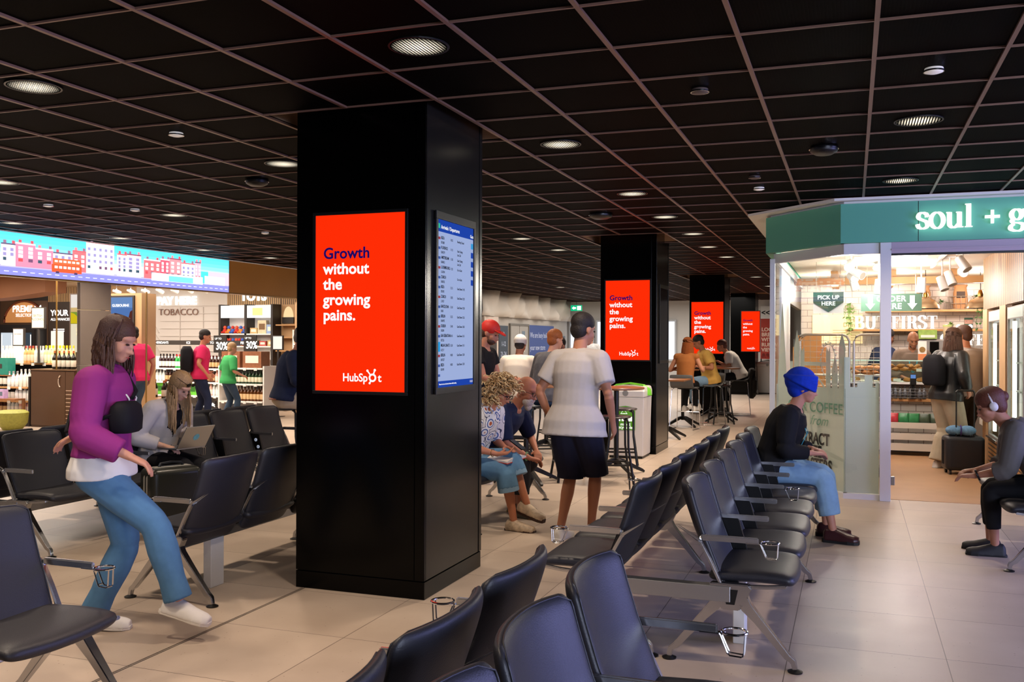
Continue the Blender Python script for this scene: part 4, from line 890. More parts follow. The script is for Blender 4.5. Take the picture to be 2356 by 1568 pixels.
# ---- serving counter with glass display
ct = thing('serving_counter', 'white tiled serving counter with oak ledge and glass display', 'counter', (.55, 14.3, 0))
wt2 = tile_wall('counter_tiles', '#d5d0c8', '#857b70', .2, .1, 0)
MB().box((-1.2, .1, .1), (.62, .7, .74)).build('tiled_front', wt2, ct, smooth=0); MB().box((-1.2, 0, .74), (.66, .72, .78)).build('oak_ledge', oak, ct, smooth=0, bevel=.004)
MB().box((-1.2, .15, .78), (.62, .7, .98)).build('cabinet', mat('counter_grey', '#77706a', .5), ct, smooth=0); MB().box((-1.2, .05, .98), (.64, .7, 1.01)).build('display_base', white_paint, ct, smooth=0)
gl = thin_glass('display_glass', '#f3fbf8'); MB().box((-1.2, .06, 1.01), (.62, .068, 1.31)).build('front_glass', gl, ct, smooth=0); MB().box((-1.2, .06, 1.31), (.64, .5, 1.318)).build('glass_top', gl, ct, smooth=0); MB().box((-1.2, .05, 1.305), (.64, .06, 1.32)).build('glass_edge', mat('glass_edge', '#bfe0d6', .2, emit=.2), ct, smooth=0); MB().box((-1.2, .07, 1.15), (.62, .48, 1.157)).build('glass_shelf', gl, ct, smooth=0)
rl = MB(); 
for z in (.80, .84, .88, .92): rl.tube([(-1.2, -.1, z), (.5, -.1, z)], .004, 5)
for k in range(18): rl.tube([(-1.2+k*.1, -.1, .785), (-1.2+k*.1, -.1, .93)], .004, 5)
rl.build('wire_rail', black_metal, ct)
past = mat('pastry', '#b8763a', .5, var=.35, vscale=30, bump=.3, bscale=40)
cm = MB(); cm.tube([(.06*cos(q)-.02, .06*sin(q), .0) for q in [-1.25+.25*k for k in range(11)]], [.008, .016, .024, .03, .034, .036, .034, .03, .024, .016, .008], 10); 
for i_, v_ in enumerate(cm.v): cm.v[i_] = (v_[0], v_[1], v_[2]*(.85)*(1+.08*sin(i_)))
ME_CR = cm.mesh(); ME_CR.materials.append(past); ME_CR.shade_smooth()
bm_ = MB().lathe([(.03, 0), (.05, .01), (.052, .03), (.035, .05), (0, .055)], n=14); ME_BUN = bm_.mesh(); ME_BUN.materials.append(past); ME_BUN.shade_smooth()
def put(me, name, loc, rz, label, cat, group, tilt=0, scale=1):
    o = bpy.data.objects.new(name, me); COL.objects.link(o); o.location = loc; o.rotation_euler = (tilt, 0, rz); o.scale = (scale,)*3; return tag(o, label, cat, group)
rg = random.Random(5)
for k in range(13):
    for j in range(2): put(ME_CR, 'croissant', (-.56+k*.125+rg.uniform(-.01, .01), 14.45+j*.13, 1.19), rg.uniform(0, 6), 'golden croissant on the upper glass shelf of the serving counter', 'pastry', 'croissants in the counter display')
for k in range(7): put(ME_CR, 'croissant', (.3+k*.09, 14.5, 1.235), rg.uniform(0, 6), 'golden croissant on top of the heap on the upper glass shelf', 'pastry', 'croissants heaped in the counter display', .2)
for k in range(9): put(ME_BUN, 'bun', (-.45+k*.17, 14.47, 1.012), rg.uniform(0, 6), 'round brown bun on the lower level of the counter display', 'pastry', 'buns in the counter display', 0, 1.1)
for k in range(5): tag(MB().box((-.35+k*.3, 14.372, 1.02 if k % 2 else 1.16), (-.25+k*.3, 14.376, 1.06 if k % 2 else 1.20)).build('price_card', mat('card_white', '#efece6', .6), None, smooth=0), 'small white price card inside the counter display glass', 'card', 'price cards in the counter display')
bot = MB(); bot.mi = 0; bot.lathe([(.0, 0), (.027, 0), (.028, .08), (.02, .11), (.011, .13), (.011, .155)], n=12); bot.mi = 1; bot.lathe([(.0125, .15), (.0125, .168), (0, .168)], n=10); ME_SB = bot.mesh(); ME_SB.materials.append(mat('cola_glass', '#6a6f78', .2)); ME_SB.materials.append(black_plastic); ME_SB.shade_smooth()
for k in range(16): put(ME_SB, 'juice_bottle', (.02+k*.062, 14.27+(k % 2)*.045, .782), 0, 'small dark-capped bottle on the oak ledge behind the wire rail', 'bottle', 'bottles on the counter ledge')
# crisp trays below the counter
crate_w = mat('crate_white', '#d9d2c6', .55)
t = thing('slatted_rack', 'white slatted rack of crisp bags below the serving counter', 'rack', (.55, 14.12, 0))
for z0, z1 in ((.38, .46), (.22, .31), (.07, .17)): MB().box((-1.2, 0, z0), (.62, .02, z1)).build('slat_board', crate_w, t, smooth=0)
MB().box((-1.2, .02, .05), (.62, .2, .07)).build('rack_base', black_metal, t, smooth=0); MB().box((-1.2, .02, .38), (.62, .2, .40)).build('rack_shelf', crate_w, t, smooth=0)
def crisp_mesh(c):
    R = []
    for z, w_, dp in ((0, .085, .004), (.012, .085, .006), (.05, .08, .03), (.11, .08, .036), (.17, .08, .028), (.205, .085, .006), (.217, .085, .004)):
        R.append([V((w_*(1 if abs(cos(q)) > .5 else abs(cos(q))*1.7)*(1 if cos(q) >= 0 else -1), dp*sin(q), z)) for q in [2*pi*i/16 for i in range(16)]])
    me = MB().rings(R).mesh(); me.materials.append(mat('crisp_'+c, c, .3, var=.5, vscale=22)); me.shade_smooth(); return me
CM = {c: crisp_mesh(c) for c in ('#b03038', '#2f7a4a', '#3a4a3a', '#6a3a2a', '#2a2f5a')}
for k, c in enumerate(['#6a3a2a', '#6a3a2a', '#2f7a4a', '#2a2f5a', '#b03038', '#2f7a4a', '#2f7a4a', '#3a4a3a', '#3a4a3a']):
    put(CM[c], 'crisp_bag', (.0+k*.135, 14.19, .401), rg.uniform(-.12, .12), {'#b03038': 'red crisp bag standing in the rack below the counter', '#2f7a4a': 'green crisp bag standing in the rack below the counter', '#3a4a3a': 'dark olive crisp bag at the right end of the rack', '#6a3a2a': 'brown crisp bag at the left end of the rack', '#2a2f5a': 'navy crisp bag in the rack left of the red one'}[c], 'crisps', 'crisp bags '+c[1:4], rg.uniform(-.12, .05), .85)
# coffee machine, drinks leaflet, card reader
t = thing('coffee_machine', 'grey metal coffee machine with green lights behind the counter', 'machine', (1.18, 15.9, 1.0)); MB().box((-.24, 0, 0), (.24, .4, .62)).build('machine_body', alu_satin, t, smooth=0, bevel=.015); MB().box((-.05, -.012, .1), (.08, 0, .58)).build('front_panel', black_gloss, t, smooth=0)
for z in (.34, .38, .42): MB().ball((.015, -.013, z), .009, 8, 6).build('indicator', only_emit('green_led', 1.5, '#4ce07a'), t)
tag(MB().box((.75, 15.7, .0), (1.9, 16.35, .98)).build('back_counter', mat('counter_grey', '#77706a', .5), None, smooth=0), 'grey back counter under the coffee machine', 'counter')
t = thing('tea_box', 'green and white box standing on the coffee machine', 'box', (1.1, 15.95, 1.625)); MB().box((-.13, -.1, 0), (.13, .1, .14)).build('carton', mat('carton_green', '#7e9a4a', .6, var=.4, vscale=20), t, smooth=0); MB().box((-.1, -.102, .02), (.1, -.1, .06)).build('label', crate_w, t, smooth=0)
t = thing('snack_tub', 'tall tub with a green lid standing right of the green box', 'tub', (1.38, 15.95, 1.625)); MB().lathe([(0, 0), (.055, 0), (.06, .19)], n=18).build('tub', mat('tub_tan', '#b7a183', .5), t); MB().lathe([(.063, .19), (.063, .215), (0, .217)], n=18).build('lid', mat('lid_green', '#a9b86a', .5), t)
t = thing('leaflet_stand', 'orange and white leaflet stand on the glass display beside the barista', 'stand', (.93, 14.42, 1.318)); MB().box((-.055, 0, 0), (.055, .03, .27)).build('card', mat('card_white', '#efece6', .6), t, smooth=0); MB().box((-.055, -.002, 0), (.055, 0, .09)).build('band', mat('leaflet_orange', '#e08a5a', .6), t, smooth=0); MB().lathe([(0, 0), (.04, .0), (.04, .004), (0, .004)], n=20).build('picture', mat('leaflet_picture', '#8a6a3a', .6, var=.6, vscale=60), t, loc=(0, -.001, .15), rot=(pi/2, 0, 0))
t = thing('card_reader', 'blue-screened card reader on a stand at the counter front', 'card reader', (.80, 14.2, .0)); MB().box((-.02, .05, .78), (.02, .08, 1.0)).build('stand', black_plastic, t, smooth=0); MB().box((-.04, -.01, .98), (.04, .02, 1.13)).build('reader', black_plastic, t, smooth=0, bevel=.006); MB().box((-.033, -.012, 1.07), (.033, -.01, 1.12)).build('reader_screen', only_emit('reader_screen', .8, '#6f96d8'), t, smooth=0)
# fridges in the slatted wall
for y0, y1, lb in ((11.82, 12.81, 'upright drinks fridge with a bright light strip, left in the slatted wall'), (10.28, 11.34, 'upright drinks fridge with a bright light strip, right behind the hooded person')):
    t = thing('drinks_fridge', lb, 'fridge', (1.58, (y0+y1)/2, 0)); h = (y1-y0)/2
    MB().box((.1, -h, .1), (.6, h, 1.93)).build('cabinet', mat('fridge_inside', '#cfcac6', .5), t, smooth=0)
    f = MB().box((-.012, -h, .42), (.02, -h+.05, 1.95)).box((-.012, h-.05, .42), (.02, h, 1.95)).box((-.012, -h+.05, 1.82), (.02, h-.05, 1.95)).box((-.012, -h+.05, .42), (.02, h-.05, .47)); f.build('door_frame', mat('fridge_frame', '#8d8680', .4), t, smooth=0)
    MB().box((-.014, -h+.05, 1.83), (-.012, h-.05, 1.94)).build('header', mat('fridge_header', '#b9c9bd', .5, emit=.3), t, smooth=0)
    for yy in (-h+.2, h-.12): MB().box((.03, yy-.05, .5), (.06, yy+.05, 1.8)).build('light_strip', only_emit('fridge_tube', 3, '#fff6ee'), t, smooth=0)
    MB().box((-.004, -h+.05, .47), (.0, h-.05, 1.82)).build('door_glass', gl, t, smooth=0)
    for z in (.75, 1.05, 1.35): MB().box((.05, -h+.06, z), (.5, h-.06, z+.012)).build('shelf', white_paint, t, smooth=0)
    lv = MB().box((-.01, -h, .05), (.02, h, .42)); lv.build('louvre_panel', stripes('louvre_wood', '#b5834f', '#3f2a1a', 2, .05, .6, .5, .01), t, smooth=0)
    MB().tube([(-.04, -h+.1, .44), (-.04, h-.1, .44)], .012, 10).build('handle', alu, t)
# snack stand with wire trays at the end of the slatted wall
t = thing('snack_stand', 'white tray stand of snacks beside the slatted wall', 'stand', (1.80, 14.2, 0))
for z in (.45, .78, 1.1, 1.35):
    b = MB().box((-.12, -.2, z), (.3, .25, z+.02)).box((-.14, -.2, z), (-.12, .25, z+.08)).box((-.12, -.22, z), (.3, -.2, z+.08)); b.build('tray', crate_w, t, smooth=0)
MB().box((.3, -.2, 0), (.34, .25, 1.45)).build('stand_back', crate_w, t, smooth=0); MB().box((-.12, -.2, .0), (.34, .25, .08)).build('stand_base', crate_w, t, smooth=0)
wbm = MB(); wbm.mi = 0; wbm.lathe([(0, 0), (.04, 0), (.042, .05), (.038, .1), (.042, .15), (.03, .2), (.014, .225)], n=14); wbm.mi = 1; wbm.lathe([(.016, .222), (.016, .245), (0, .245)], n=12); wme = wbm.mesh(); wme.materials.append(mat('pet_clear', '#cfd8e8', .1)); wme.materials.append(mat('cap_violet', '#4a4a9a', .4)); wme.shade_smooth()
put(wme, 'water_bottle', (1.72, 14.1, .801), 0, 'clear water bottle with violet cap on the white tray stand', 'bottle', None)
for k in range(3): put(CM['#2a2f5a'], 'snack_bag', (1.72, 14.05+.1*k, .471), pi/2, 'navy patterned snack bag in the low tray of the white stand', 'snack bag', 'navy snack bags')
for k in range(3): put(CM['#b03038'], 'snack_bag', (1.75, 14.05+.1*k, 1.121), pi/2, 'red snack bag in the high tray of the white stand', 'snack bag', 'red snack bags')
# roll cages of pastries behind the glass
def roll_cage(x, w_, lab):
    t = thing('roll_cage', lab, 'trolley', (x, 11.7, 0)); h = w_/2; fr = MB()
    for y in (0, .6): fr.tube([(-h, y, .15), (-h, y, 1.58), (-h+.03, y, 1.64), (-h+.08, y, 1.66), (h-.08, y, 1.66), (h-.03, y, 1.64), (h, y, 1.58), (h, y, .15)], .014, 8)
    fr.build('frame', wire, t); ms = MB()
    nx, nz = int(w_/.07), 22
    for k in range(1, nx): ms.tube([(-h+w_*k/nx, 0, .2), (-h+w_*k/nx, 0, 1.64)], .0025, 4)
    for k in range(nz): ms.tube([(-h, 0, .2+k*.066), (h, 0, .2+k*.066)], .0025, 4)
    ms.build('wire_mesh', wire, t); MB().box((-h, 0, .12), (h, .6, .15)).build('deck', wire, t, smooth=0)
    for sx_ in (-1, 1):
        for y in (.05, .55): MB().lathe([(0, 0), (.04, 0), (.05, .02), (.05, .08), (.04, .12), (0, .12)], (sx_*(h-.05), y, 0), 12).build('caster', black_plastic, t)
    for z in (.9, 1.17): MB().box((-h+.02, .05, z), (h-.02, .55, z+.012)).build('tray', wire, t, smooth=0)
    return t
roll_cage(-.32, .58, 'wire roll cage trolley behind the skyline film on the angled pane'); roll_cage(.20, .36, 'narrow wire roll cage trolley of croissants behind the front pane')
for k in range(16): put(ME_CR, 'croissant', (.07+(k % 4)*.085, 11.8+(k//4 % 2)*.13, 1.215+.05*(k//8)), rg.uniform(0, 6), 'golden croissant on the tray of the narrow roll cage', 'pastry', 'croissants on the roll cage')
tag(MB().box((-.76, 13.4, 0), (-.34, 13.9, 1.5)).box((-.70, 13.45, 1.5), (-.4, 13.85, 1.66)).build('amber_glow_block', mat('amber_glow', '#a06a34', .5, emit=.05, ecol='#ffb44a'), None, smooth=0), 'amber block standing in for the menu glow behind the wider roll cage', 'cabinet')  # amber glow of the menu put into a solid, faintly emissive block
for t_, lab, x0, x1, y, z0, z1, c in (('beer_banner', 'tall red banner reading LOCAL BREWS WITH RUNWAY VIEWS beyond the last pillar', -2.9, -2.0, 32.7, 1.0, 2.35, '#b23a2c'),):
    t = thing(t_, lab, 'banner', ((x0+x1)/2, y, 0)); h = (x1-x0)/2
    MB().box((-h, 0, z0), (h, .03, z1)).build('panel', mat('banner_red', c, .6), t, smooth=0); MB().box((-h, 0, 0), (-h+.04, .03, z0)).box((h-.04, 0, 0), (h, .03, z0)).build('post', black_metal, t, smooth=0); MB().box((-h, 0, z1), (h, .03, z1+.42)).build('header', white_paint, t, smooth=0)
    text('<<<< 2', 'lettering', black_text, t, (-h+.02, -.002, z1+.12), FRONT, .24, .03)
    for k, w_ in enumerate(('LOCAL', 'BREWS', 'WITH', 'RUNWAY', 'VIEWS')): text(w_, 'lettering', mat('banner_cream', '#f1cdb9', .6), t, (-h+.03, -.002, z1-.42-k*.17), FRONT, .17, .04)
    for s in (0, 1): MB().lathe([(0, 0), (.05, 0), (.05, .004), (0, .004)], n=20).build('cartoon_eye', mat('banner_dark', '#7c2018', .6), t, loc=(-h+.1+s*.13, -.002, z1-1.23+.02), rot=(pi/2, 0, 0))
    text('BIG PENNY BREWS', 'lettering', mat('banner_dark', '#7c2018', .6), t, (-h+.03, -.002, z0+.04), FRONT, .1, .03)
# ================================================================== DUTY-FREE SHOP (left, behind the fascia)
SY = 19.7
shop_white = mat('shop_white', '#f1ece6', .5); slat_shop = stripes('shop_slats', '#c99f6a', '#4a3524', 0, .055, .55, .5, .02); charcoal = mat('charcoal_board', '#332d2a', .55)
tan = mat('tan_panel', '#c7a074', .5)
def sbox(name, a, b, m): return struct(MB().box(a, b).build(name, m, smooth=0))
sbox('ceiling_shop', (-26, 5, 2.97), (-10.9, SY+.1, 3.0), mat('shop_ceiling', '#b9a48a', .7)); sbox('wall_shop_back', (-26, SY, 0), (-10.5, SY+.15, 3.0), charcoal)
sbox('wall_shop_left', (-26, 5, 0), (-25.9, SY, 3.0), charcoal); sbox('wall_shop_right', (-10.9, 16.9, 0), (-10.8, SY, 2.36), tan)
# premium bay
pb = thing('wall_display', 'arched wooden wall display reading PREMIUM SELECTION at the far left', 'display', (-21.2, SY, 0))
MB().box((-.9, -.06, 0), (.8, 0, 2.62)).build('panel', mat('display_brown', '#5d4636', .5), pb, smooth=0)
arch = [(-.71, 2.03)]+[(.71*-cos(pi*k/20), 2.03+.58*sin(pi*k/20)) for k in range(21)]+[(.71, 2.03)]
MB().prism(arch[1:-1], .03, (V((0, -.06, 0)), V((1, 0, 0)), V((0, 0, 1)))).build('arch_board', mat('barrel_wood', '#c98a4a', .5, var=.15, vscale=4, emit=.25, ecol='#ffb070'), pb, smooth=0)
MB().tube([V((x, -.1, z)) for x, z in arch], .03, 6).build('arch_rim', mat('arch_rim', '#7a3d24', .5), pb)
text('PREMIUM', 'lettering', white_text, pb, (-.42, -.1, 2.32), FRONT, .25, .03); text('SELECTION', 'lettering', white_text, pb, (-.30, -.1, 2.19), FRONT, .12, .02)
pf = thing('drinks_cooler', 'pair of glass-door coolers under the arched PREMIUM display', 'fridge', (-21.1, SY-.4, 0))
MB().box((-.7, 0, 0), (.66, .34, 1.97)).build('cabinet', mat('cooler_black', '#2a2727', .4), pf, smooth=0)
for s in (0, 1):
    x0 = -.64+s*.66; MB().box((x0, -.03, .2), (x0+.6, 0, 1.85)).build('door', mat('cooler_black', '#2a2727', .4), pf, smooth=0)
    MB().box((x0+.09, -.036, .3), (x0+.5, -.031, 1.75)).build('door_window', only_emit('cooler_light', .9, '#dfe9f2') if s == 0 else mat('cooler_glass', '#1d2730', .1, emit=.1, ecol='#9fb4cc'), pf, smooth=0)
    for k in (0, 1): MB().box((x0+.1+k*.36, -.037, .35), (x0+.13+k*.36, -.032, 1.7)).build('light_strip', bright, pf, smooth=0)
ya = thing('wall_notice', 'dark wall panel reading YOUR ALLOWANCES beside the arched display', 'sign', (-20.05, SY-.02, 0))
MB().box((-.33, -.04, 0), (.4, 0, 2.58)).build('panel', mat('display_dark', '#3f322b', .5), ya, smooth=0); text('YOUR', 'lettering', white_text, ya, (-.25, -.045, 2.21), FRONT, .22, .03); text('ALLOWANCES', 'lettering', white_text, ya, (-.25, -.045, 2.08), FRONT, .1, .02)
for k in range(2): MB().box((-.16, -.043, 1.83-k*.05), (.22, -.041, 1.86-k*.05)).build('text_line', white_text, ya, smooth=0)
MB().box((-.24, -.044, 1.3), (.2, -.041, 1.8)).build('lit_panel', only_emit('lit_white', 1.1, '#fff4e6'), ya, smooth=0)
sbox('trim_15', (-20.4, SY-.05, 2.58), (-19.0, SY, 3.0), slat_shop); sbox('wall_shop_panel', (-19.65, SY-.03, 0), (-17.45, SY, 3.0), tan)
# pay point wall
pw = thing('pay_wall', 'white battened back wall reading PAY HERE and TOBACCO', 'wall panel', (-16.02, SY, 0)); pw['kind'] = 'thing'
MB().box((-1.42, -.05, 0), (1.4, 0, 3.0)).build('panel', mat('pay_white', '#d8d0c8', .5, emit=0), pw, smooth=0)
bt = MB()
for k in range(9): bt.box((-.65+.0*k, -.07, .9+k*.19), (1.4, -.05, .92+k*.19))
for k in range(8): bt.bar([(-1.4+k*.28-.9 if False else -1.4, -.06, 2.75-k*.28), (min(-.62, -1.4+.2+k*.12+.5), -.06, max(.85, 2.75-k*.28-1.0))], .02, .02, V((0, 1, 0)))
bt.box((-.05, -.075, .8), (-.03, -.05, 2.4)).box((.66, -.075, .8), (.68, -.05, 2.4)); bt.build('batten', mat('batten_grey', '#cfc6bd', .5), pw, smooth=0, fix=True)
text('PAY HERE', 'lettering', bright, pw, (-.74, -.09, 2.47), FRONT, .285, .045, .04, sx=.98); text('TOBACCO', 'lettering', mat('brown_letters', '#8a6a5a', .4), pw, (-.70, -.075, 2.2), FRONT, .235, -.008, .02, sx=1.08)
tag(MB().box((-17.3, SY-1.0, 0), (-14.7, SY-.5, 1.05)).build('pay_counter', mat('counter_wood', '#7a5a42', .5), None, smooth=0), 'long brown pay counter below the PAY HERE letters', 'counter')
# toys bay
ty = thing('toy_shelving', 'white shelving bay of toys under slats reading TOYS', 'shelving', (-13.85, SY, 0))
sl = MB().box((-.78, -.06, 2.44), (.78, 0, 3.0)); sl.build('slat_header', slat_shop, ty, smooth=0); text('TOYS', 'lettering', bright, ty, (-.36, -.1, 2.55), FRONT, .3, .045, .03)
MB().box((-.78, -.05, 0), (.78, 0, 2.44)).build('back_panel', shop_white, ty, smooth=0)
for x in (-.78, -.03, .72): MB().box((x, -.4, 0), (x+.06, -.05, 2.44)).build('upright', charcoal, ty, smooth=0)
for z in (1.1, 1.4, 1.70): MB().box((-.72, -.4, z), (.72, -.05, z+.03)).build('shelf', shop_white, ty, smooth=0)
for s in (0, 1): MB().box((-.70+s*.76, -.42, 2.11), (-.04+s*.76, -.40, 2.41)).build('lit_header', only_emit('lit_white2', 1.25, '#fffdf8'), ty, smooth=0)
MB().box((.22, -.424, 2.17), (.5, -.421, 2.35)).build('yellow_mark', mat('mark_yellow', '#ffd27a', .5, emit=.8), ty, smooth=0)
rg = random.Random(8)
def toy_mesh(c1, c2):
    m = MB(); m.mi = 0; m.ball((0, 0, .06), (.06, .05, .065), 10, 7); m.ball((.04, -.05, .03), (.03, .035, .025), 8, 5); m.ball((-.04, -.05, .03), (.03, .035, .025), 8, 5); m.mi = 1; m.ball((0, 0, .145), (.045, .042, .045), 10, 7)
    me = m.mesh(); me.materials.append(mat('plush_'+c1, c1, .8)); me.materials.append(mat('plush_'+c2, c2, .8)); me.shade_smooth(); return me
TM = [toy_mesh('#c8342a', '#d8563a'), toy_mesh('#3f62b8', '#c83a30'), toy_mesh('#d9863a', '#3f62b8')]
for k in range(11): put(TM[k % 3], 'soft_toy', (-14.5+k*.058, SY-.32+.08*(k % 2), 1.732+.1*(k % 3 == 1)*0), rg.uniform(-.4, .4), ['red soft toy on the upper toy shelf', 'blue soft toy with red head on the upper toy shelf', 'orange soft toy with blue head on the upper toy shelf'][k % 3], 'toy', 'soft toys upper shelf %d' % (k % 3))
for k in range(7): put(TM[k % 3], 'soft_toy', (-14.45+k*.09, SY-.3, 1.432), rg.uniform(-.4, .4), ['red soft toy on the lower toy shelf', 'blue soft toy with red head on the lower toy shelf', 'orange soft toy with blue head on the lower toy shelf'][k % 3], 'toy', 'soft toys lower shelf %d' % (k % 3))
def box_mesh(c, sx_, sy, sz, c2=None):
    m = MB(); m.mi = 0; m.box((-sx_/2, -sy/2, 0), (sx_/2, sy/2, sz)); m.mi = 1; m.box((-sx_*.35, -sy/2-.002, sz*.3), (sx_*.35, -sy/2, sz*.75)); me = m.mesh(); me.materials.append(mat('carton_'+c, c, .5, var=.35, vscale=18)); me.materials.append(mat('label_'+(c2 or '#efe6d4'), c2 or '#efe6d4', .5)); return me
TB = [box_mesh('#c9ab78', .2, .12, .14), box_mesh('#d9c3a0', .24, .12, .32, '#7a5a3a'), box_mesh('#8fa7cc', .22, .12, .22), box_mesh('#b8504a', .18, .12, .12)]
for k, (i, x) in enumerate(((0, -13.68), (1, -13.44), (2, -13.2))): put(TB[i], 'toy_box', (x, SY-.25, 1.731), 0, ['small tan toy box on the upper shelf right of the soft toys', 'tall cream toy box in the middle of the upper toy shelf', 'pale blue toy box at the right end of the upper toy shelf'][k], 'box', None)
for k in range(3): put(TB[3 if k % 2 else 0], 'toy_box', (-13.66+k*.24, SY-.25, 1.431), 0, ['tan toy box at the left of the lower toy shelf', 'red toy box in the middle of the lower toy shelf', 'tan toy box at the right end of the lower toy shelf'][k], 'box', None)
# spirits alcove at the right end
al = thing('spirits_alcove', 'wooden alcove with two lit arches and dark bottles right of the toys', 'shelving', (-12.6, SY, 0))
MB().box((-.46, -.05, 0), (1.6, 0, 2.44)).build('back_panel', tan, al, smooth=0); MB().box((-.46, -.06, 2.44), (1.6, 0, 3.0)).build('slat_header', slat_shop, al, smooth=0)
for x in (-.26, .12, .5): MB().prism([(x-.14, 2.13)]+[(x-.14*cos(pi*k/12), 2.13+.26*sin(pi*k/12)) for k in range(13)]+[(x+.14, 2.13)], .01, (V((0, -.05, 0)), V((1, 0, 0)), V((0, 0, 1)))).build('lit_arch', only_emit('arch_light', 1.0, '#ffe0a8'), al, smooth=0); MB().box((x-.16, -.09, 1.98), (x+.16, -.05, 2.13)).build('name_board', charcoal, al, smooth=0)
for z in (1.3, 1.62, 1.92): MB().box((-.42, -.36, z), (1.55, -.05, z+.03)).build('shelf', oak, al, smooth=0)
# ---- bottles
def bottle_mesh(glass_c, label_c, cap_c, r=.038, h=.30, neck=.34, rough=.15, emit=0):
    m = MB(); sh = h*(1-neck); m.mi = 0
    m.lathe([(0, 0), (r*.95, .002), (r, .01), (r, sh*.9), (r*.75, sh*1.04), (r*.36, sh*1.18), (r*.33, h*.93)], n=12)
    m.mi = 1; m.lathe([(r*1.01, sh*.2), (r*1.03, sh*.21), (r*1.03, sh*.72), (r*1.01, sh*.73)], n=12); m.mi = 2; m.lathe([(r*.4, h*.86), (r*.42, h*.87), (r*.42, h), (0, h)], n=10)
    me = m.mesh('bottle'); 
    for c, rr in ((glass_c, rough), (label_c, .5), (cap_c, .4)): me.materials.append(mat('bottle_%s_%s' % (c, rr), c, rr))
    me.shade_smooth(); me.set_sharp_from_angle(angle=rad(40)); return me
BT = {'pale': bottle_mesh('#dfe3d8', '#e9e4da', '#c9c9c9', .036, .32), 'amber': bottle_mesh('#e8b878', '#efdcc0', '#b04a3a', .036, .32), 'yellow': bottle_mesh('#e6e2a0', '#eef0c8', '#e8d42a', .036, .33), 'wine': bottle_mesh('#2a1216', '#e9e2d4', '#1c1416', .037, .31), 'gin': bottle_mesh('#1f9a3c', '#e3e6d8', '#c0202a', .042, .30), 'rum': bottle_mesh('#3a1c14', '#c9a878', '#4a1c1c', .038, .28), 'green': bottle_mesh('#1e3a22', '#e0dcc2', '#20301e', .04, .28), 'whisky': bottle_mesh('#5a3212', '#d9b98a', '#2a1a10', .043, .30), 'pink': bottle_mesh('#e3b0a4', '#f0dcd0', '#c87a6a', .038, .28), 'black': bottle_mesh('#15130f', '#d8d2c4', '#8a3a2a', .043, .32), 'fizz': bottle_mesh('#1d1a14', '#cfc9b8', '#b4683c', .044, .33), 'clear': bottle_mesh('#cfd6d6', '#efece8', '#9a9a9a', .038, .28)}
CNAME = {'pale': 'clear bottle with pale label', 'amber': 'amber bottle with red cap', 'yellow': 'yellow bottle with yellow cap', 'wine': 'dark red wine bottle', 'gin': 'bright green bottle with red cap', 'rum': 'dark brown bottle with tan label', 'green': 'dark green bottle with cream label', 'whisky': 'brown whisky bottle with gold label', 'pink': 'pink bottle with pale label', 'black': 'black bottle with white label', 'fizz': 'dark sparkling bottle with copper foil', 'clear': 'clear bottle with white label'}
def row(kinds, x0, x1, n, y, z, where, depth=1):
    for j in range(depth):
        for k in range(n):
            kd = kinds[int(k*len(kinds)/n)]
            put(BT[kd], 'bottle', (x0+(x1-x0)*(k+.5)/n, y+j*.095, z), 0, CNAME[kd]+' '+where, 'bottle', CNAME[kd]+' '+where)
# left shelving with bottles, price tags
def shelving(name, label, cx, y, w_, levels, dep, m, frame_m, back=True, top=None):
    t = thing(name, label, 'shelving', (cx, y, 0)); h = w_/2
    for z in levels: MB().box((-h, 0, z-.03), (h, dep, z)).build('shelf', m, t, smooth=0, bevel=.003)
    for x in (-h-.03, h): MB().box((x, .02, 0), (x+.03, dep, (top or max(levels)))).build('upright', frame_m, t, smooth=0)
    if back: MB().box((-h, dep-.02, 0), (h, dep, top or max(levels))).build('back_panel', frame_m, t, smooth=0)
    MB().box((-h, .03, 0), (h, dep, .08)).build('plinth', charcoal, t, smooth=0)
    tg_ = mat('price_tag', '#e9e6e0', .5)
    for z in levels:
        n = max(2, int(w_/.26))
        for k in range(n): MB().box((-h+w_*(k+.4)/n-.035, -.008, z-.05), (-h+w_*(k+.4)/n+.035, -.001, z+.005)).build('price_tag', tg_, t, smooth=0)
    return t
shelving('bottle_shelving', 'oak shelving of small spirits bottles at the far left of the shop', -14.66, 13.0, 1.36, (.22, .46, .71), .42, oak, charcoal, True, .9)
shelving('bottle_counter', 'oak top display of tall clear and yellow bottles, left of the lit poster', -14.35, 13.5, 1.9, (1.13,), .4, oak, charcoal, True)
row(['pale', 'pale', 'amber', 'pale', 'yellow', 'yellow', 'yellow'], -15.25, -13.45, 22, 13.58, 1.131, 'on the top display left of the lit poster', 2)
row(['clear', 'black', 'clear', 'pale'], -15.2, -13.97, 13, 13.08, .711, 'on the upper oak shelf beside the dark cabinet', 2)
row(['gin', 'black', 'clear'], -15.2, -13.97, 13, 13.08, .461, 'on the middle oak shelf beside the dark cabinet')
row(['pink', 'rum', 'clear', 'pink'], -15.2, -13.97, 13, 13.08, .221, 'on the bottom oak shelf beside the dark cabinet')
cb = thing('low_cabinet', 'low dark bronze cabinet with a curved handle, bottles standing on top', 'cabinet', (-13.38, 13.0, 0))
MB().box((-.5, 0, 0), (.5, .5, 1.02)).build('body', dark_cab, cb, smooth=0); MB().box((-.52, -.02, 1.02), (.52, .52, 1.04)).build('top', mat('cabinet_top', '#7a5f48', .3, .3), cb, smooth=0)
MB().box((-.495, -.015, .04), (.29, 0, 1.0)).build('door', dark_cab, cb, smooth=0); MB().box((.3, -.015, .04), (.495, 0, 1.0)).build('door', dark_cab, cb, smooth=0)
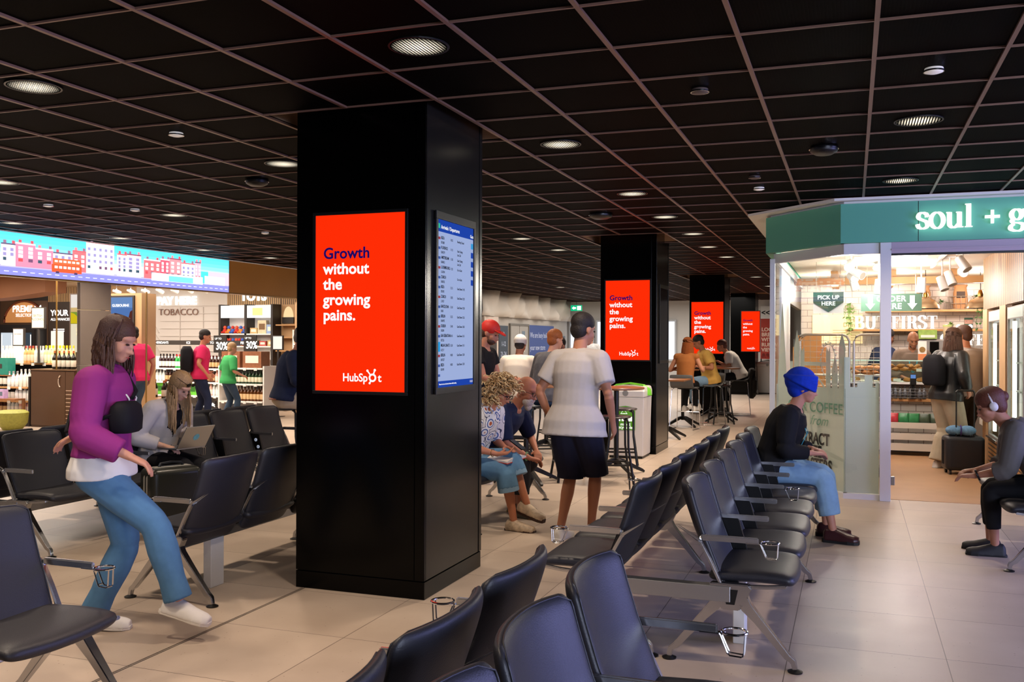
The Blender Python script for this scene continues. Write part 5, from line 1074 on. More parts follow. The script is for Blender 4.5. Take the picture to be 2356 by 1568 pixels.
MB().tube([(.2+.05*cos(q), -.03, .83+.1*sin(q)) for q in [pi*.55+pi*.9*k/8 for k in range(9)]], .01, 6).build('handle', mat('handle_pale', '#d9c4b0', .3, .6), cb)
for k in range(9): MB().box((.31, -.019, .1+k*.07), (.48, -.015, .115+k*.07)).build('vent_slot', mat('vent_pale', '#a58a76', .4), cb, smooth=0)
row(['fizz', 'fizz'], -13.52, -12.98, 5, 13.12, 1.041, 'standing on the low dark cabinet')
t = thing('hand_basket', 'dark green gift box at the left picture edge before the tall bottles', 'box', (-14.7, 13.1, .9)); MB().box((-.24, -.07, .0), (.25, .3, .02)).build('ledge', walnut, t, smooth=0); MB().box((-.1, -.05, .02), (.2, .12, .33)).build('gift_box', mat('box_teal', '#1f7a6a', .5, var=.2, vscale=20), t, smooth=0); MB().box((-.06, -.053, .14), (.06, -.05, .22)).build('label', charcoal, t, smooth=0)
t.name = 'gift_box_display'
for nm, lab, x, z, c in (('gift_box', 'mint gift box on the lower ledge at the left picture edge', -14.66, .51, '#8fc4b4'), ('gift_box', 'lilac gift box beside the mint one on the lower ledge', -14.42, .51, '#b79ac4')):
    put(box_mesh(c, .2, .1, .16, '#5a6a7a'), nm, (x, 12.85, z), 0, lab, 'box', None)
tag(MB().box((-15.2, 12.75, .48), (-14.0, 12.98, .51)).box((-15.2, 12.94, 0), (-15.16, 12.98, .48)).box((-14.04, 12.94, 0), (-14.0, 12.98, .48)).build('display_ledge', walnut, None, smooth=0), 'walnut ledge with gift boxes before the bottle shelving', 'ledge')
tag(MB().lathe([(0, 0), (.15, 0), (.24, .12), (.26, .3), (.2, .34), (0, .34)], (-13.72, 12.45, 0), 20).build('display_bin', mat('bin_olive', '#8a8a3a', .6, var=.4, vscale=30)), 'round olive patterned bin on the floor before the low cabinet', 'bin')
# free-standing frames and posters
def frame_sign(name, label, x0, x1, z0, z1, y, face, rest, legs=True, cat='sign'):
    t = thing(name, label, cat, ((x0+x1)/2, y, 0)); h = (x1-x0)/2
    MB().box((-h, 0, z0), (h, .04, z1)).build('frame', charcoal, t, smooth=0); MB().box((-h+.02, -.004, z0+.02), (h-.02, 0, z1-.02)).build('sheet', face, t, smooth=0)
    if legs: MB().box((-.02, .01, rest), (.02, .03, z0)).build('stand', charcoal, t, smooth=0); MB().box((-.12, -.06, rest), (.12, .1, rest+.01)).build('stand_foot', charcoal, t, smooth=0)
    return t
cream_face = mat('poster_cream', '#f1e3c8', .6, emit=.25, ecol='#fff0d0')
t = frame_sign('framed_poster', 'cream framed British Alcohol poster standing above the tall bottles', -14.37, -14.05, 1.77, 2.17, 13.45, cream_face, 1.131); text('BRITISH\nALCOHOL', 'lettering', mat('ink_grey', '#6a6a5a', .6), t, (0, -.006, 1.99), FRONT, .065, 0, .001, 'CENTER')
t = frame_sign('framed_notice', 'small white notice beside the British Alcohol poster', -14.66, -14.39, 1.45, 1.78, 13.3, shop_white, 1.131, False); MB().box((-.1, -.01, 1.13), (.1, .03, 1.45)).build('stand', shop_white, t, smooth=0); text('SUSTAINABLE', 'lettering', mat('ink_grey', '#6a6a5a', .6), t, (0, -.006, 1.66), FRONT, .03, 0, .001, 'CENTER')
t = frame_sign('brand_strip', 'black name strip over the yellow-capped bottles', -13.66, -13.06, 1.55, 1.66, 13.9, charcoal, 0, False); MB().box((-.3, .01, 0), (-.27, .03, 1.55)).box((.27, .01, 0), (.3, .03, 1.55)).build('stand', charcoal, t, smooth=0); text('SIPSMITH', 'lettering', white_text, t, (0, -.006, 1.6), FRONT, .05, .01, .001, 'CENTER')
lb_ = thing('light_box', 'tall lit poster of a green vineyard, half behind the clad column', 'poster', (-13.25, 13.6, 0))
MB().box((-.36, 0, 0), (.4, .1, 2.42)).build('frame', mat('lightbox_frame', '#4f4038', .5), lb_, smooth=0)
pm = MB()
for z0, z1, c in ((1.34, 1.86, '#efe2c4'), (1.86, 1.95, '#8a8a2c'), (1.95, 2.08, '#7f9a3a'), (2.08, 2.16, '#d9b87a'), (2.16, 2.4, '#f3e9e0')): pm.col = c; pm.quad((-.33, -.002, z0), (.37, -.002, z0), (.37, -.002, z1), (-.33, -.002, z1))
pm.col = '#d8c020'; pm._add([(-.33, -.003, 1.87), (-.12, -.003, 1.87), (-.18, -.003, 2.0), (-.25, -.003, 2.05), (-.33, -.003, 2.07)], [(0, 1, 2, 3, 4)])
pm.build('picture', only_emit('lightbox_picture', .95), lb_, smooth=0); text("ENGLAND'S\nFINEST", 'lettering', mat('ink_pale', '#c9b890', .6), lb_, (-.2, -.006, 1.72), FRONT, .08, 0, .001)
gb = thing('light_box', 'blue lit wine poster with a face in profile on a tan pier', 'poster', (-11.85, 13.0, 0))
MB().box((-.36, 0, 0), (.42, .35, 2.37)).build('pier', tan, gb, smooth=0); MB().box((-.25, -.03, .75), (.28, 0, 2.33)).build('frame', charcoal, gb, smooth=0)
pm = MB()
for k, (z0, z1, c) in enumerate(((.78, 1.45, '#1c2616'), (1.45, 1.72, '#2a3a20'), (1.72, 1.8, '#55628a'), (1.8, 1.95, '#5f7db0'), (1.95, 2.12, '#557ab8'), (2.12, 2.3, '#6f92c8'))): pm.col = c; pm.quad((-.22, -.032, z0), (.25, -.032, z0), (.25, -.032, z1), (-.22, -.032, z1))
pm.col = '#5a3028'; pm._add([(.25, -.033, 1.2), (.25, -.033, 2.08), (.2, -.033, 2.05), (.17, -.033, 1.95), (.15, -.033, 1.84), (.17, -.033, 1.8), (.15, -.033, 1.72), (.19, -.033, 1.62), (.1, -.033, 1.5), (.12, -.033, 1.2)], [tuple(range(10))])
pm.build('picture', only_emit('lightbox_picture', .95), gb, smooth=0); text('GUSBOURNE', 'lettering', white_text, gb, (.0, -.036, 2.14), FRONT, .062, 0, .001, 'CENTER')
for x, y, lb in ((-13.2, 12.9, 'thin brass pole rising from behind the low cabinet to the fascia'), (-10.98, 12.6, 'thin brass pole beside the blue wine poster')): tag(MB().cyl((x, y, 1.041 if x < -13 else 0), (x, y, 2.36 if x > -11 else 2.97), .014, n=10).build('brass_pole', mat('brass', '#a9803f', .3, .9)), lb, 'pole')
bk = MB(); P_ = [(-2.6, 3.0), (-2.6, 2.44), (-1.6, 2.47), (-.8, 2.53), (0, 2.62), (0, 3.0)]; bk.prism(P_, .6, (V((-16.7, 16.6, 0)), V((1, 0, 0)), V((0, 0, 1))))
struct(bk.build('ceiling_bulkhead', mat('bulkhead_wood', '#8a5c3e', .5, var=.15, vscale=2), smooth=0, fix=True))
# ---- middle gondola
shelving('island_shelving', 'white island shelving of red and green bottles between the two pink-shirted people', -13.75, 17.0, 2.4, (.36, .65, .95), .5, shop_white, shop_white, True, 1.2)
hs = thing('header_strip', 'long black header strip with brand lettering behind the pink-shirted people', 'sign', (-13.73, 17.5, 0)); MB().box((-1.5, 0, 1.46), (1.5, .04, 1.56)).build('strip', charcoal, hs, smooth=0)
for s in (-1.45, 0, 1.45): MB().box((s-.015, .0, 0), (s+.015, .03, 1.46)).build('post', charcoal, hs, smooth=0)
for x, w_ in ((-1.1, 'SHERIDAN\u0027S'), (-.35, 'ICE'), (.45, 'TOBLERONE'), (1.2, 'FERRERO')): text(w_, 'lettering', white_text, hs, (x, -.003, 1.485), FRONT, .075, .012, .001, 'CENTER')
row(['wine', 'gin', 'gin', 'rum', 'rum'], -14.55, -12.6, 22, 17.1, .951, 'on the top level of the island shelving', 2)
row(['clear', 'rum', 'rum', 'rum', 'pink'], -14.9, -12.6, 26, 17.1, .651, 'on the middle level of the island shelving', 2)
row(['pink', 'clear', 'whisky'], -13.45, -12.6, 10, 17.1, .361, 'on the low level of the island shelving')
gbm = box_mesh('#5cb432', .19, .12, .25, '#2a6a1e')
for k in range(5): put(gbm, 'gift_carton', (-14.5+k*.22, 17.14, .361), 0, 'bright green gift carton on the low level of the island shelving', 'carton', 'green gift cartons')
def palm(par, x, z, s, m):
    b = MB(); b.tube([(x-.2*s, 0, z), (x-.05*s, 0, z+.3*s), (x, 0, z+.62*s)], [.05*s, .04*s, .03*s], 6)
    for q in (-.3, .35, 1.0, 2.1, 2.8, 3.4): b.bar([(x, 0, z+.62*s), (x+.25*s*cos(q), 0, z+.62*s+.22*s*sin(q)+.06*s), (x+.46*s*cos(q), 0, z+.62*s+.3*s*sin(q)-.05*s)], [.06*s, .12*s, .01], .004, V((0, 1, 0)))
    return b.build('palm_symbol', m, par, smooth=0)
def deal(x, y, z0, w_, h, txt, lab, small='UP TO', pl=True):
    t = thing('deal_sign', lab, 'sign', (x, y, 0)); MB().box((-w_/2, 0, z0), (w_/2, .03, z0+h)).build('board', mat('deal_black', '#1c1715', .5), t, smooth=0)
    text(txt, 'lettering', bright, t, (-w_*.32, -.003, z0+h*.18), FRONT, h*.62, .03, .001, sx=.8); text(small, 'lettering', bright, t, (-w_*.40, -.003, z0+h*.76), FRONT, h*.16, .02, .001)
    if pl: o = palm(t, w_*.3, z0+h*.1, h*.85, bright); o.location = (0, -.004, 0)
    return t
deal(-13.87, 16.95, .0, .55, .24, '40%', 'black 40% sign with a palm under the green cartons'); deal(-13.17, 16.95, .0, .5, .25, '40%', 'black 40% sign with a palm right of the dark-trousered legs')
deal(-12.35, 15.9, .0, .55, .2, '50%', 'low black percent sign with a palm beside the green-shirted child'); deal(-11.35, 15.9, .0, .5, .22, '30%', 'low black percent sign with a palm under the whisky shelf')
# ---- right gondola with wooden crates on top
shelving('corner_shelving', 'white stepped shelving of green and whisky bottles under wooden crates', -11.6, 16.0, 1.04, (.34, .69, 1.01), .5, shop_white, shop_white, True, 1.05)
row(['green'], -12.05, -11.15, 11, 16.1, .691, 'on the middle level of the corner shelving', 2); row(['whisky'], -11.75, -11.1, 8, 16.1, .341, 'on the low level of the corner shelving', 2)
crm = box_mesh('#8a5638', .44, .3, .33, '#e9e0d0')
for k, x in enumerate((-11.87, -11.36)): put(crm, 'wooden_crate', (x, 16.2, 1.011), 0, ['wooden bottle crate on the corner shelving, left one', 'wooden bottle crate on the corner shelving, right one below the 30% sign'][k], 'crate', None)
t = deal(-12.81, 16.95, 1.30, .33, .37, '30%', 'black UP TO 30% sign above the backpack wearer', pl=False); MB().box((-.02, .005, .0), (.02, .02, 1.3)).build('stand', charcoal, t, smooth=0)
t = deal(-11.55, 16.25, 1.345, .3, .33, '30%', 'black UP TO 30% sign standing on the wooden crates', pl=False)
t = frame_sign('framed_poster', 'white framed poster on a stand right of the 30% sign', -11.25, -11.0, 1.37, 1.67, 16.6, only_emit('lit_white', 1.1, '#fff4e6'), 0); 
shelving('perfume_shelving', 'bright shelving of pink bottles and blue cartons behind the navy-jumpered man', -10.95+.0, 17.6, .9, (.3, .6, .9, 1.2, 1.5), .35, shop_white, shop_white, True, 1.8)
for z in (.3, .6, .9): row(['pink', 'clear', 'pink'], -11.35, -10.6, 9, 17.7, z+.001, 'on the bright shelving behind the navy-jumpered man')
bcm = box_mesh('#5a78b8', .09, .1, .16, '#e9e6f0')
for k in range(7): put(bcm, 'carton', (-11.32+k*.11, 17.72, 1.201), 0, 'blue and white carton on the bright shelving', 'carton', 'blue cartons')
ft = thing('display_table', 'round table of copper-foiled bottles behind the blonde person', 'table', (-11.9, 13.0+1.0, 0))
MB().lathe([(0, .48), (.42, .48), (.42, .51), (0, .51)], n=28).build('table_top', walnut, ft); MB().lathe([(.2, 0), (.2, .02), (.05, .04), (.05, .48)], n=20).build('pedestal', charcoal, ft)
for k in range(10): put(BT['fizz'], 'bottle', (-11.9+.3*cos(k*.63), 14.0+.3*sin(k*.63), .511), 0, 'copper-foiled dark bottle on the round table behind the blonde person', 'bottle', 'foil-topped bottles on the round table')
for k in range(8): spotlight((-16.9+k*.42, 17.9, 2.72), (-16.5+k*.4, SY, 1.8+.2*(k % 2)), 'small track spotlight below the fascia in front of the PAY HERE wall', .05, .18, k % 2 == 0, 'shop track spotlights', 2.97)
# ================================================================== PEOPLE
def remesh(mb, name, m, par, vox, smooth=2, fac=.5):
    me = mb.mesh(); o = bpy.data.objects.new('tmp', me); COL.objects.link(o)
    r = o.modifiers.new('r', 'REMESH'); r.mode = 'VOXEL'; r.voxel_size = vox; r.use_smooth_shade = True
    if smooth: s = o.modifiers.new('s', 'SMOOTH'); s.iterations = smooth; s.factor = fac
    me2 = bpy.data.meshes.new_from_object(o.evaluated_get(bpy.context.evaluated_depsgraph_get()))
    bpy.data.objects.remove(o); bpy.data.meshes.remove(me); me2.materials.clear()
    bm = bmesh.new(); bm.from_mesh(me2); seen = set(); parts = []          # drop loose crumbs
    for v in bm.verts:
        if v.index in seen: continue
        st, isl = [v], []; seen.add(v.index)
        while st:
            q = st.pop(); isl.append(q)
            for e in q.link_edges:
                w_ = e.other_vert(q)
                if w_.index not in seen: seen.add(w_.index); st.append(w_)
        parts.append(isl)
    if len(parts) > 1:
        mx = max(len(p) for p in parts); bmesh.ops.delete(bm, geom=[v for p in parts if len(p) < mx*.12 for v in p], context='VERTS'); bm.to_mesh(me2)
    bm.free()
    return link(name, me2, m, par, 180)
def ik(a, c, l1, l2, pole):
    d = c-a; L = d.length
    if L > (l1+l2)*.998: c = a+d.normalized()*(l1+l2)*.998; d = c-a; L = d.length
    x = (l1*l1-l2*l2+L*L)/(2*L); h = sqrt(max(0, l1*l1-x*x)); n = d.normalized(); p = (pole-n*pole.dot(n)).normalized()
    return a+n*x+p*h, c
TORSO = [(-.20, .085, .075), (-.12, .155, .11), (0, .17, .118), (.22, .142, .102), (.45, .148, .108), (.68, .166, .12), (.86, .168, .105), (.96, .125, .08), (1.05, .065, .06)]
class Person:
    def __init__(s, label, loc, rz, H=1.72, pel=(0, .92), lean=0, curve=0, head=(0, 0), ank=None, wr=None, fat=1, knee=None, elb=None, hands=None, curl=.9, vox=.009, skin='#c98d6b', tip=0, foot_yaw=(.1, -.1), foot_pitch=(0, 0), twist=0):
        s.k = k = H/1.72; s.vox = vox; s.fat = fat
        s.t = thing('person', label, 'person', loc, rz); s.skin = mat('skin_'+skin, skin, .5, spec=.35)
        s.P = V((pel[0], 0, pel[1])); s.lean = rad(lean); s.curve = rad(curve); s.twist = rad(twist)
        s.hip = [s.P+V((0, .085*k*q, -.03*k)) for q in (1, -1)]
        s.ank = [V(a) for a in ank]; s.knee = []
        for i in (0, 1):
            kp = V(knee[i]) if knee else V((1, 0, .15))
            kn, an = ik(s.hip[i], s.ank[i], .425*k, .42*k, kp); s.knee.append(kn); s.ank[i] = an
        s.fy = foot_yaw; s.fp = foot_pitch
        sc = s.spine(.9); R = Matrix.Rotation(s.twist, 3, 'Z')
        s.sh = [sc+R @ V((0, .178*k*q*(.9+.1*fat), 0)) for q in (1, -1)]
        s.elb = []; s.wr = [V(w_) for w_ in wr]
        for i in (0, 1):
            ep = V(elb[i]) if elb else V((-.4, .5*(1 if i == 0 else -1), -.8))
            e, w_ = ik(s.sh[i], s.wr[i], .285*k, .255*k, ep); s.elb.append(e); s.wr[i] = w_
        s.nb = s.spine(1.03); up_ = s.dir(1.0); hp, hy = rad(head[0]), rad(head[1])
        s.HR = (Matrix.Rotation(hy, 3, 'Z') @ Matrix.Rotation(hp, 3, 'Y'))
        s.hc = s.nb+(up_*.6+s.HR @ V((.12, 0, .55)))*.155*k
        s.hands = hands or [None, None]; s.curl = curl; s.body()
    def dir(s, q):
        a = s.lean+s.curve*max(0, min(1, q)); return V((sin(a), 0, cos(a)))
    def spine(s, q):
        k = s.k*.52; p = V(s.P); n = 12
        if q <= 0: return p+s.dir(0)*k*q
        for i in range(n): p += s.dir(q*(i+.5)/n)*k*q/n
        return p
    def torso(s, mb, q0, q1, g, fl=0):
        R = []
        T_ = TORSO; qs = [q0]+[t[0] for t in T_ if q0 < t[0] < q1]+[q1]
        def wd(q):
            for a, b in zip(T_, T_[1:]):
                if a[0] <= q <= b[0]:
                    f = (q-a[0])/(b[0]-a[0]); return a[1]+(b[1]-a[1])*f, a[2]+(b[2]-a[2])*f
            return T_[-1][1:] if q > 1 else T_[0][1:]
        if q0 < -.2: qs = [q0]+[t[0] for t in T_[1:] if t[0] < q1]+[q1]
        for q in qs:
            w_, d_ = wd(max(q, -.12 if fl else -.2)); c = s.spine(q); dr = s.dir(q); fx = V((dr.z, 0, -dr.x)); e = g+fl*max(0, .3-q)
            a = s.twist*max(0, min(1, q)); fy = Matrix.Rotation(a, 3, 'Z') @ V((0, 1, 0)); fx = Matrix.Rotation(a, 3, 'Z') @ fx
            w_ = w_*s.k*(1+(s.fat-1)*.8)+e; d_ = d_*s.k*s.fat+e
            R.append([c+fy*(w_*cos(2*pi*i/24))+fx*(d_*sin(2*pi*i/24)) for i in range(24)])
        mb.rings(R)
    def limb(s, mb, pts, rs, n=14, g=0, end=True): mb.tube(pts, [r*s.k+g for r in rs], n); [mb.ball(p, r*s.k+g, 12, 8) for p, r in list(zip(pts, rs))[:None if end else -2]]
    def leg_pts(s, i, f0=0, f1=1):
        h, kn, an = s.hip[i], s.knee[i], s.ank[i]; F = s.fat
        prof = [(0, h, .088*F), (.25, h.lerp(kn, .5), .073*F), (.47, h.lerp(kn, .94), .055), (.53, kn.lerp(an, .06), .053), (.68, kn.lerp(an, .33), .056), (.86, kn.lerp(an, .72), .041), (1, an, .035)]
        return [(p, r) for f, p, r in prof if f0 <= f <= f1+1e-6]
    def arm_pts(s, i, f1=1):
        a, e, w_ = s.sh[i], s.elb[i], s.wr[i]; F = .5+.5*s.fat
        prof = [(0, a, .055*F), (.12, a.lerp(e, .25), .052*F), (.22, a.lerp(e, .45), .049*F), (.34, a.lerp(e, .68), .045*F), (.47, a.lerp(e, .94), .040), (.53, e.lerp(w_, .08), .041), (.68, e.lerp(w_, .35), .039), (.9, e.lerp(w_, .8), .029), (1, w_, .026)]
        out = []
        for f, p, r in prof:
            if f <= f1+1e-6: out.append((p, r))
        return out
    def body(s):
        k = s.k; b = MB(); s.torso(b, -.2, 1.05, -.004)
        for i in (0, 1):
            q = s.leg_pts(i); s.limb(b, [p for p, _ in q], [r for _, r in q], g=-.004); q = s.arm_pts(i); s.limb(b, [p for p, _ in q], [r for _, r in q], g=-.003)
            s.foot(b, i, .0); s.hand(b, i)
        b.tube([s.spine(.97), s.nb, s.hc+s.HR @ V((-.015, 0, -.05))*k], [.07*k, .056*k, .054*k], 14)
        H = lambda x, y, z: s.hc+s.HR @ V((x, y, z))*k
        def ell(c, r): b.ball(H(*c), tuple(q*k for q in r), 18, 12, s.HR)
        ell((-.012, 0, .032), (.096, .076, .092)); ell((.026, 0, -.03), (.066, .06, .078)); ell((.055, 0, -.082), (.034, .034, .03)); ell((.045, .036, -.028), (.036, .026, .036)); ell((.045, -.036, -.028), (.036, .026, .036)); ell((.06, 0, .032), (.032, .056, .022))
        b.tube([H(.082, 0, .012), H(.098, 0, -.012), H(.108, 0, -.034), H(.09, 0, -.044)], [.009*k, .012*k, .017*k, .012*k], 10); ell((.092, .011, -.038), (.012, .01, .009)); ell((.092, -.011, -.038), (.012, .01, .009))
        ell((.083, 0, -.062), (.012, .024, .007)); ell((.081, 0, -.071), (.012, .021, .008))
        for q in (1, -1): ell((-.012, .074*q, -.005), (.02, .01, .032))
        s.b = remesh(b, 'body', s.skin, s.t, s.vox, 2, .4)
        for q in (1, -1):
            e = MB().ball(H(.083, .03*q, .004), (.009*k, .015*k, .006*k), 10, 6, s.HR); e.build('eye', mat('eye_dark', '#2a1d18', .3), s.t)
        MB().tube([H(.096, y, -.0665) for y in (-.02, 0, .02)], [.002*k, .0035*k, .002*k], 6).build('mouth', mat('lips', '#a85a4e', .5), s.t)
    def H(s, x, y, z): return s.hc+s.HR @ V((x, y, z))*s.k
    def foot_frame(s, i):
        y, p = s.fy[i], s.fp[i]; return Matrix.Rotation(y, 3, 'Z') @ Matrix.Rotation(p, 3, 'Y')
    def foot(s, mb, i, g, secs=None):
        R = s.foot_frame(i); k = s.k; rings = []
        for x, w_, h in (secs or [(-.066, .022, .04), (-.05, .032, .075), (0, .034, .085), (.05, .038, .065), (.11, .045, .045), (.16, .042, .034), (.185, .022, .022)]):
            ring = []
            for j in range(14):
                q = 2*pi*j/14; yy = (w_+g)*cos(q); zz = sin(q)
                z = -.078+ (h+g)*max(0, zz) if zz > 0 else -.078-g*.6+.008*zz
                ring.append(s.ank[i]+R @ (V((x*(1+g*4), yy, z))*k))
            rings.append(ring)
        mb.rings(rings)
    def hand(s, mb, i):
        k = s.k; w_ = s.wr[i]; side = 1 if i == 0 else -1
        d = (w_-s.elb[i]).normalized(); pn = None
        if s.hands[i]: d = V(s.hands[i][0]).normalized(); pn = V(s.hands[i][1])
        if pn is None: pn = V((0, -side, -.2)) if abs(d.z) > .6 else V((0, 0, -1))
        pn = (pn-d*pn.dot(d)).normalized(); a = d.cross(pn).normalized()       # a: across the palm
        th = a if (a.dot(V((1, 0, .5))) if abs(d.z) > .6 else a.y*-side) > 0 else -a   # thumb side
        def ring(c, w1, t1): return [c+th*(w1*cos(2*pi*j/12))+pn*(t1*sin(2*pi*j/12)) for j in range(12)]
        mb.rings([ring(w_-d*.01*k, .026*k, .021*k), ring(w_+d*.03*k, .034*k, .019*k), ring(w_+d*.075*k, .041*k, .017*k), ring(w_+d*.097*k, .036*k, .013*k)])
        cu = s.curl
        for f, (o, L) in enumerate(((.03, .07), (.0105, .08), (-.0095, .074), (-.029, .058))):
            p = w_+d*.088*k+th*o*k; dd = V(d); pts = [p]
            for seg, l_ in enumerate((.45, .32, .23)):
                dd = (dd*cos(cu*.45)+pn*sin(cu*.45)).normalized() if seg or True else dd
                dd = dd+th*(o*.6); dd.normalize(); p = p+dd*L*l_*k; pts.append(p)
                pnn = (pn-dd*pn.dot(dd)); 
            mb.tube(pts, [.0095*k, .009*k, .0085*k, .0065*k], 8); mb.ball(pts[-1], .0068*k, 8, 6)
        p = w_+d*.025*k+th*.028*k; q1 = p+(d*.55+th*.75+pn*.25).normalized()*.042*k; q2 = q1+(d*.85+th*.15+pn*.4).normalized()*.03*k
        mb.tube([p-d*.01*k, q1, q2], [.014*k, .011*k, .008*k], 8); mb.ball(q2, .008*k, 8, 6)
    # ---- clothes
    def top(s, m, name='shirt', hem=-.05, sleeve=1.0, g=.016, fl=0, neck=1.0, vox=None):
        b = MB(); s.torso(b, hem, neck, g, fl)
        for i in (0, 1):
            q = s.arm_pts(i, sleeve); s.limb(b, [p for p, _ in q], [r for _, r in q], g=g+.002, end=len(q) < 2)
        for i in (0, 1): b.tube([s.spine(.93), s.sh[i]], [.06*s.k+g, .056*s.k+g], 12)
        return remesh(b, name, m, s.t, vox or max(.009, s.vox), 3)
    def bottoms(s, m, name='trousers', length=1.0, g=.014, waist=.10, wide=0, vox=None):
        b = MB(); s.torso(b, -.2, waist, g)
        for i in (0, 1):
            q = s.leg_pts(i, 0, length); n = len(q)
            if length == 1: q[-1] = (s.ank[i]+(s.ank[i]-s.knee[i]).normalized()*.0, q[-1][1]+.012)
            s.limb(b, [p for p, _ in q], [r+wide*j/n for j, (_, r) in enumerate(q)], g=g, end=False)
            b.tube([s.P, s.hip[i]], [.1*s.k*s.fat+g, .09*s.k*s.fat+g], 12)
        return remesh(b, name, m, s.t, vox or max(.009, s.vox), 3)
    def shoes(s, m, sole, chunky=0, name='shoe'):
        for i in (0, 1):
            b = MB(); s.foot(b, i, .008, [(-.072, .022, .05), (-.055, .034, .082), (0, .036, .088), (.05, .04, .07), (.11, .047, .05), (.165, .044, .04), (.195, .024, .028)])
            o = remesh(b, name, m, s.t, .008, 2)
            b = MB(); R = s.foot_frame(i); k = s.k; out = [(-.084, .02), (-.07, .036), (0, .04), (.06, .043), (.12, .053), (.17, .049), (.205, .026)]
            for z0, z1 in ((-.094-chunky, -.07),):
                poly = [(x, w_) for x, w_ in out]+[(x, -w_) for x, w_ in reversed(out)]
                lo = [s.ank[i]+R @ (V((x, y, z0))*k) for x, y in poly]; hi = [s.ank[i]+R @ (V((x, y, z1))*k) for x, y in poly]; n = len(poly)
                b._add(lo+hi, [tuple(reversed(range(n))), tuple(range(n, 2*n))]+[(j, (j+1) % n, n+(j+1) % n, n+j) for j in range(n)])
            b.build('sole', sole, o, smooth=0, fix=True, bevel=.004)
    def cap_hair(s, m, g=1.08, low=-.02, name='hair', back=.0):
        b = MB(); k = s.k
        b.ball(s.H(-.02, 0, .058), (.098*g*k, .08*g*k, .082*g*k), 20, 14, s.HR); b.ball(s.H(-.05, 0, .0+back), (.062*g*k, .07*g*k, .075*g*k), 16, 10, s.HR)
        return remesh(b, name, m, s.t, .009, 2)
    def long_hair(s, m, length=.4, name='hair', n=90, seed=1, lean_to=V((0, 0, -1)), spread=.02, r=.008, front=65):
        b = MB(); k = s.k; g_ = random.Random(seed); b.ball(s.H(-.016, 0, .042), (.1*k, .082*k, .096*k), 20, 14, s.HR); b.ball(s.H(-.045, 0, -.01), (.07*k, .075*k, .09*k), 16, 10, s.HR)
        o = remesh(b, name, m, s.t, .009, 2); b = MB()
        for j in range(n):
            ph = rad(front)+(2*pi-2*rad(front))*(j+.5)/n; pts = []
            for el in (62, 42, 15, -15): e = rad(el); pts.append(s.H(-.016+.104*cos(e)*cos(ph), .087*cos(e)*sin(ph), .04+.1*sin(e)))
            p = pts[-1]; L = length*k*g_.uniform(.8, 1.05); out = (p-s.hc); out.z = 0; out.normalize()
            for f in (.25, .5, .75, 1): pts.append(p+lean_to*L*f+out*(spread*sin(pi*f*.7))+V((g_.uniform(-.008, .008), g_.uniform(-.008, .008), 0)))
            b.tube(pts, [r*k*.5, r*k*.9, r*k, r*k, r*k, r*k, r*k*.9, r*k*.4], 5)
        b.build('strands', m, o, smooth=60); return o
    def curly_hair(s, m, m2, n=260, seed=2, drop=.13):
        g_ = random.Random(seed); k = s.k; b = MB(); b.ball(s.H(-.02, 0, .04), (.1*k, .088*k, .1*k), 18, 12, s.HR); b.ball(s.H(-.05, 0, -.04), (.07*k, .085*k, .1*k), 16, 10, s.HR); o = remesh(b, 'hair', m2, s.t, .01, 2)
        for part in (0, 1):
            b = MB()
            for j in range(n//2):
                ph = g_.uniform(rad(38), 2*pi-rad(38)); el = g_.uniform(-65, 90) if abs(pi-ph) < 1.9 else g_.uniform(25, 90); e = rad(el)
                if el > 40: ph = g_.uniform(0, 2*pi)
                rr = g_.uniform(.98, 1.22); c = s.H((-.02+.115*cos(e)*cos(ph)*rr), .105*cos(e)*sin(ph)*rr, .03+.115*sin(e)*rr*(1.25 if el < 0 else 1))
                ax = V((g_.uniform(-1, 1), g_.uniform(-1, 1), g_.uniform(-1.4, -.2))).normalized(); a, q = frame_for(ax); R = g_.uniform(.010, .018)*k
                b.tube([c+ax*(.011*t)*k*1.2+a*(R*cos(t*1.15))+q*(R*sin(t*1.15)) for t in range(9)], .0048*k, 5)
            b.build('curls', m if part else m2, o, smooth=60)
    def glasses(s, m, dark=False, up=0, name='glasses'):
        b = MB(); k = s.k
        for q in (1, -1):
            c = (.1-up*.12, .031*q, .002+up)
            b.tube([s.H(c[0], c[1]+.024*cos(t*pi/8), c[2]+.019*sin(t*pi/8)) for t in range(16)], .0026*k, 6, True); b.tube([s.H(c[0], .054*q, c[2]+.005), s.H(.03, .078*q, c[2]+.005), s.H(-.02, .08*q, c[2])], .0024*k, 5)
        b.tube([s.H(c[0], -.008, c[2]+.004), s.H(c[0]+.003, 0, c[2]+.007), s.H(c[0], .008, c[2]+.004)], .0026*k, 5)
        o = b.build(name, m, s.t)
        if dark:
            for q in (1, -1): MB().ball(s.H(c[0], .031*q, c[2]), (.003*k, .024*k, .019*k), 12, 8, s.HR).build('lens', black_gloss, o)
    def lanyard(s, m, drop=.5):
        b = MB()
        for q in (1, -1): b.bar([s.spine(1.02)+V((-.04, .05*q, .02)), s.spine(.98)+V((.05, .062*q, .01)), s.spine(.75)+s.fxd(.75)*(.125*s.fat*s.k+.03)+V((0, .05*q, 0)), s.spine(drop)+s.fxd(drop)*(.12*s.fat*s.k+.03)+V((0, .005*q, 0))], .012, .003, V((1, 0, 0)))
        b.build('lanyard', m, s.t, smooth=0)
    def fxd(s, q): d = s.dir(q); return V((d.z, 0, -d.x))
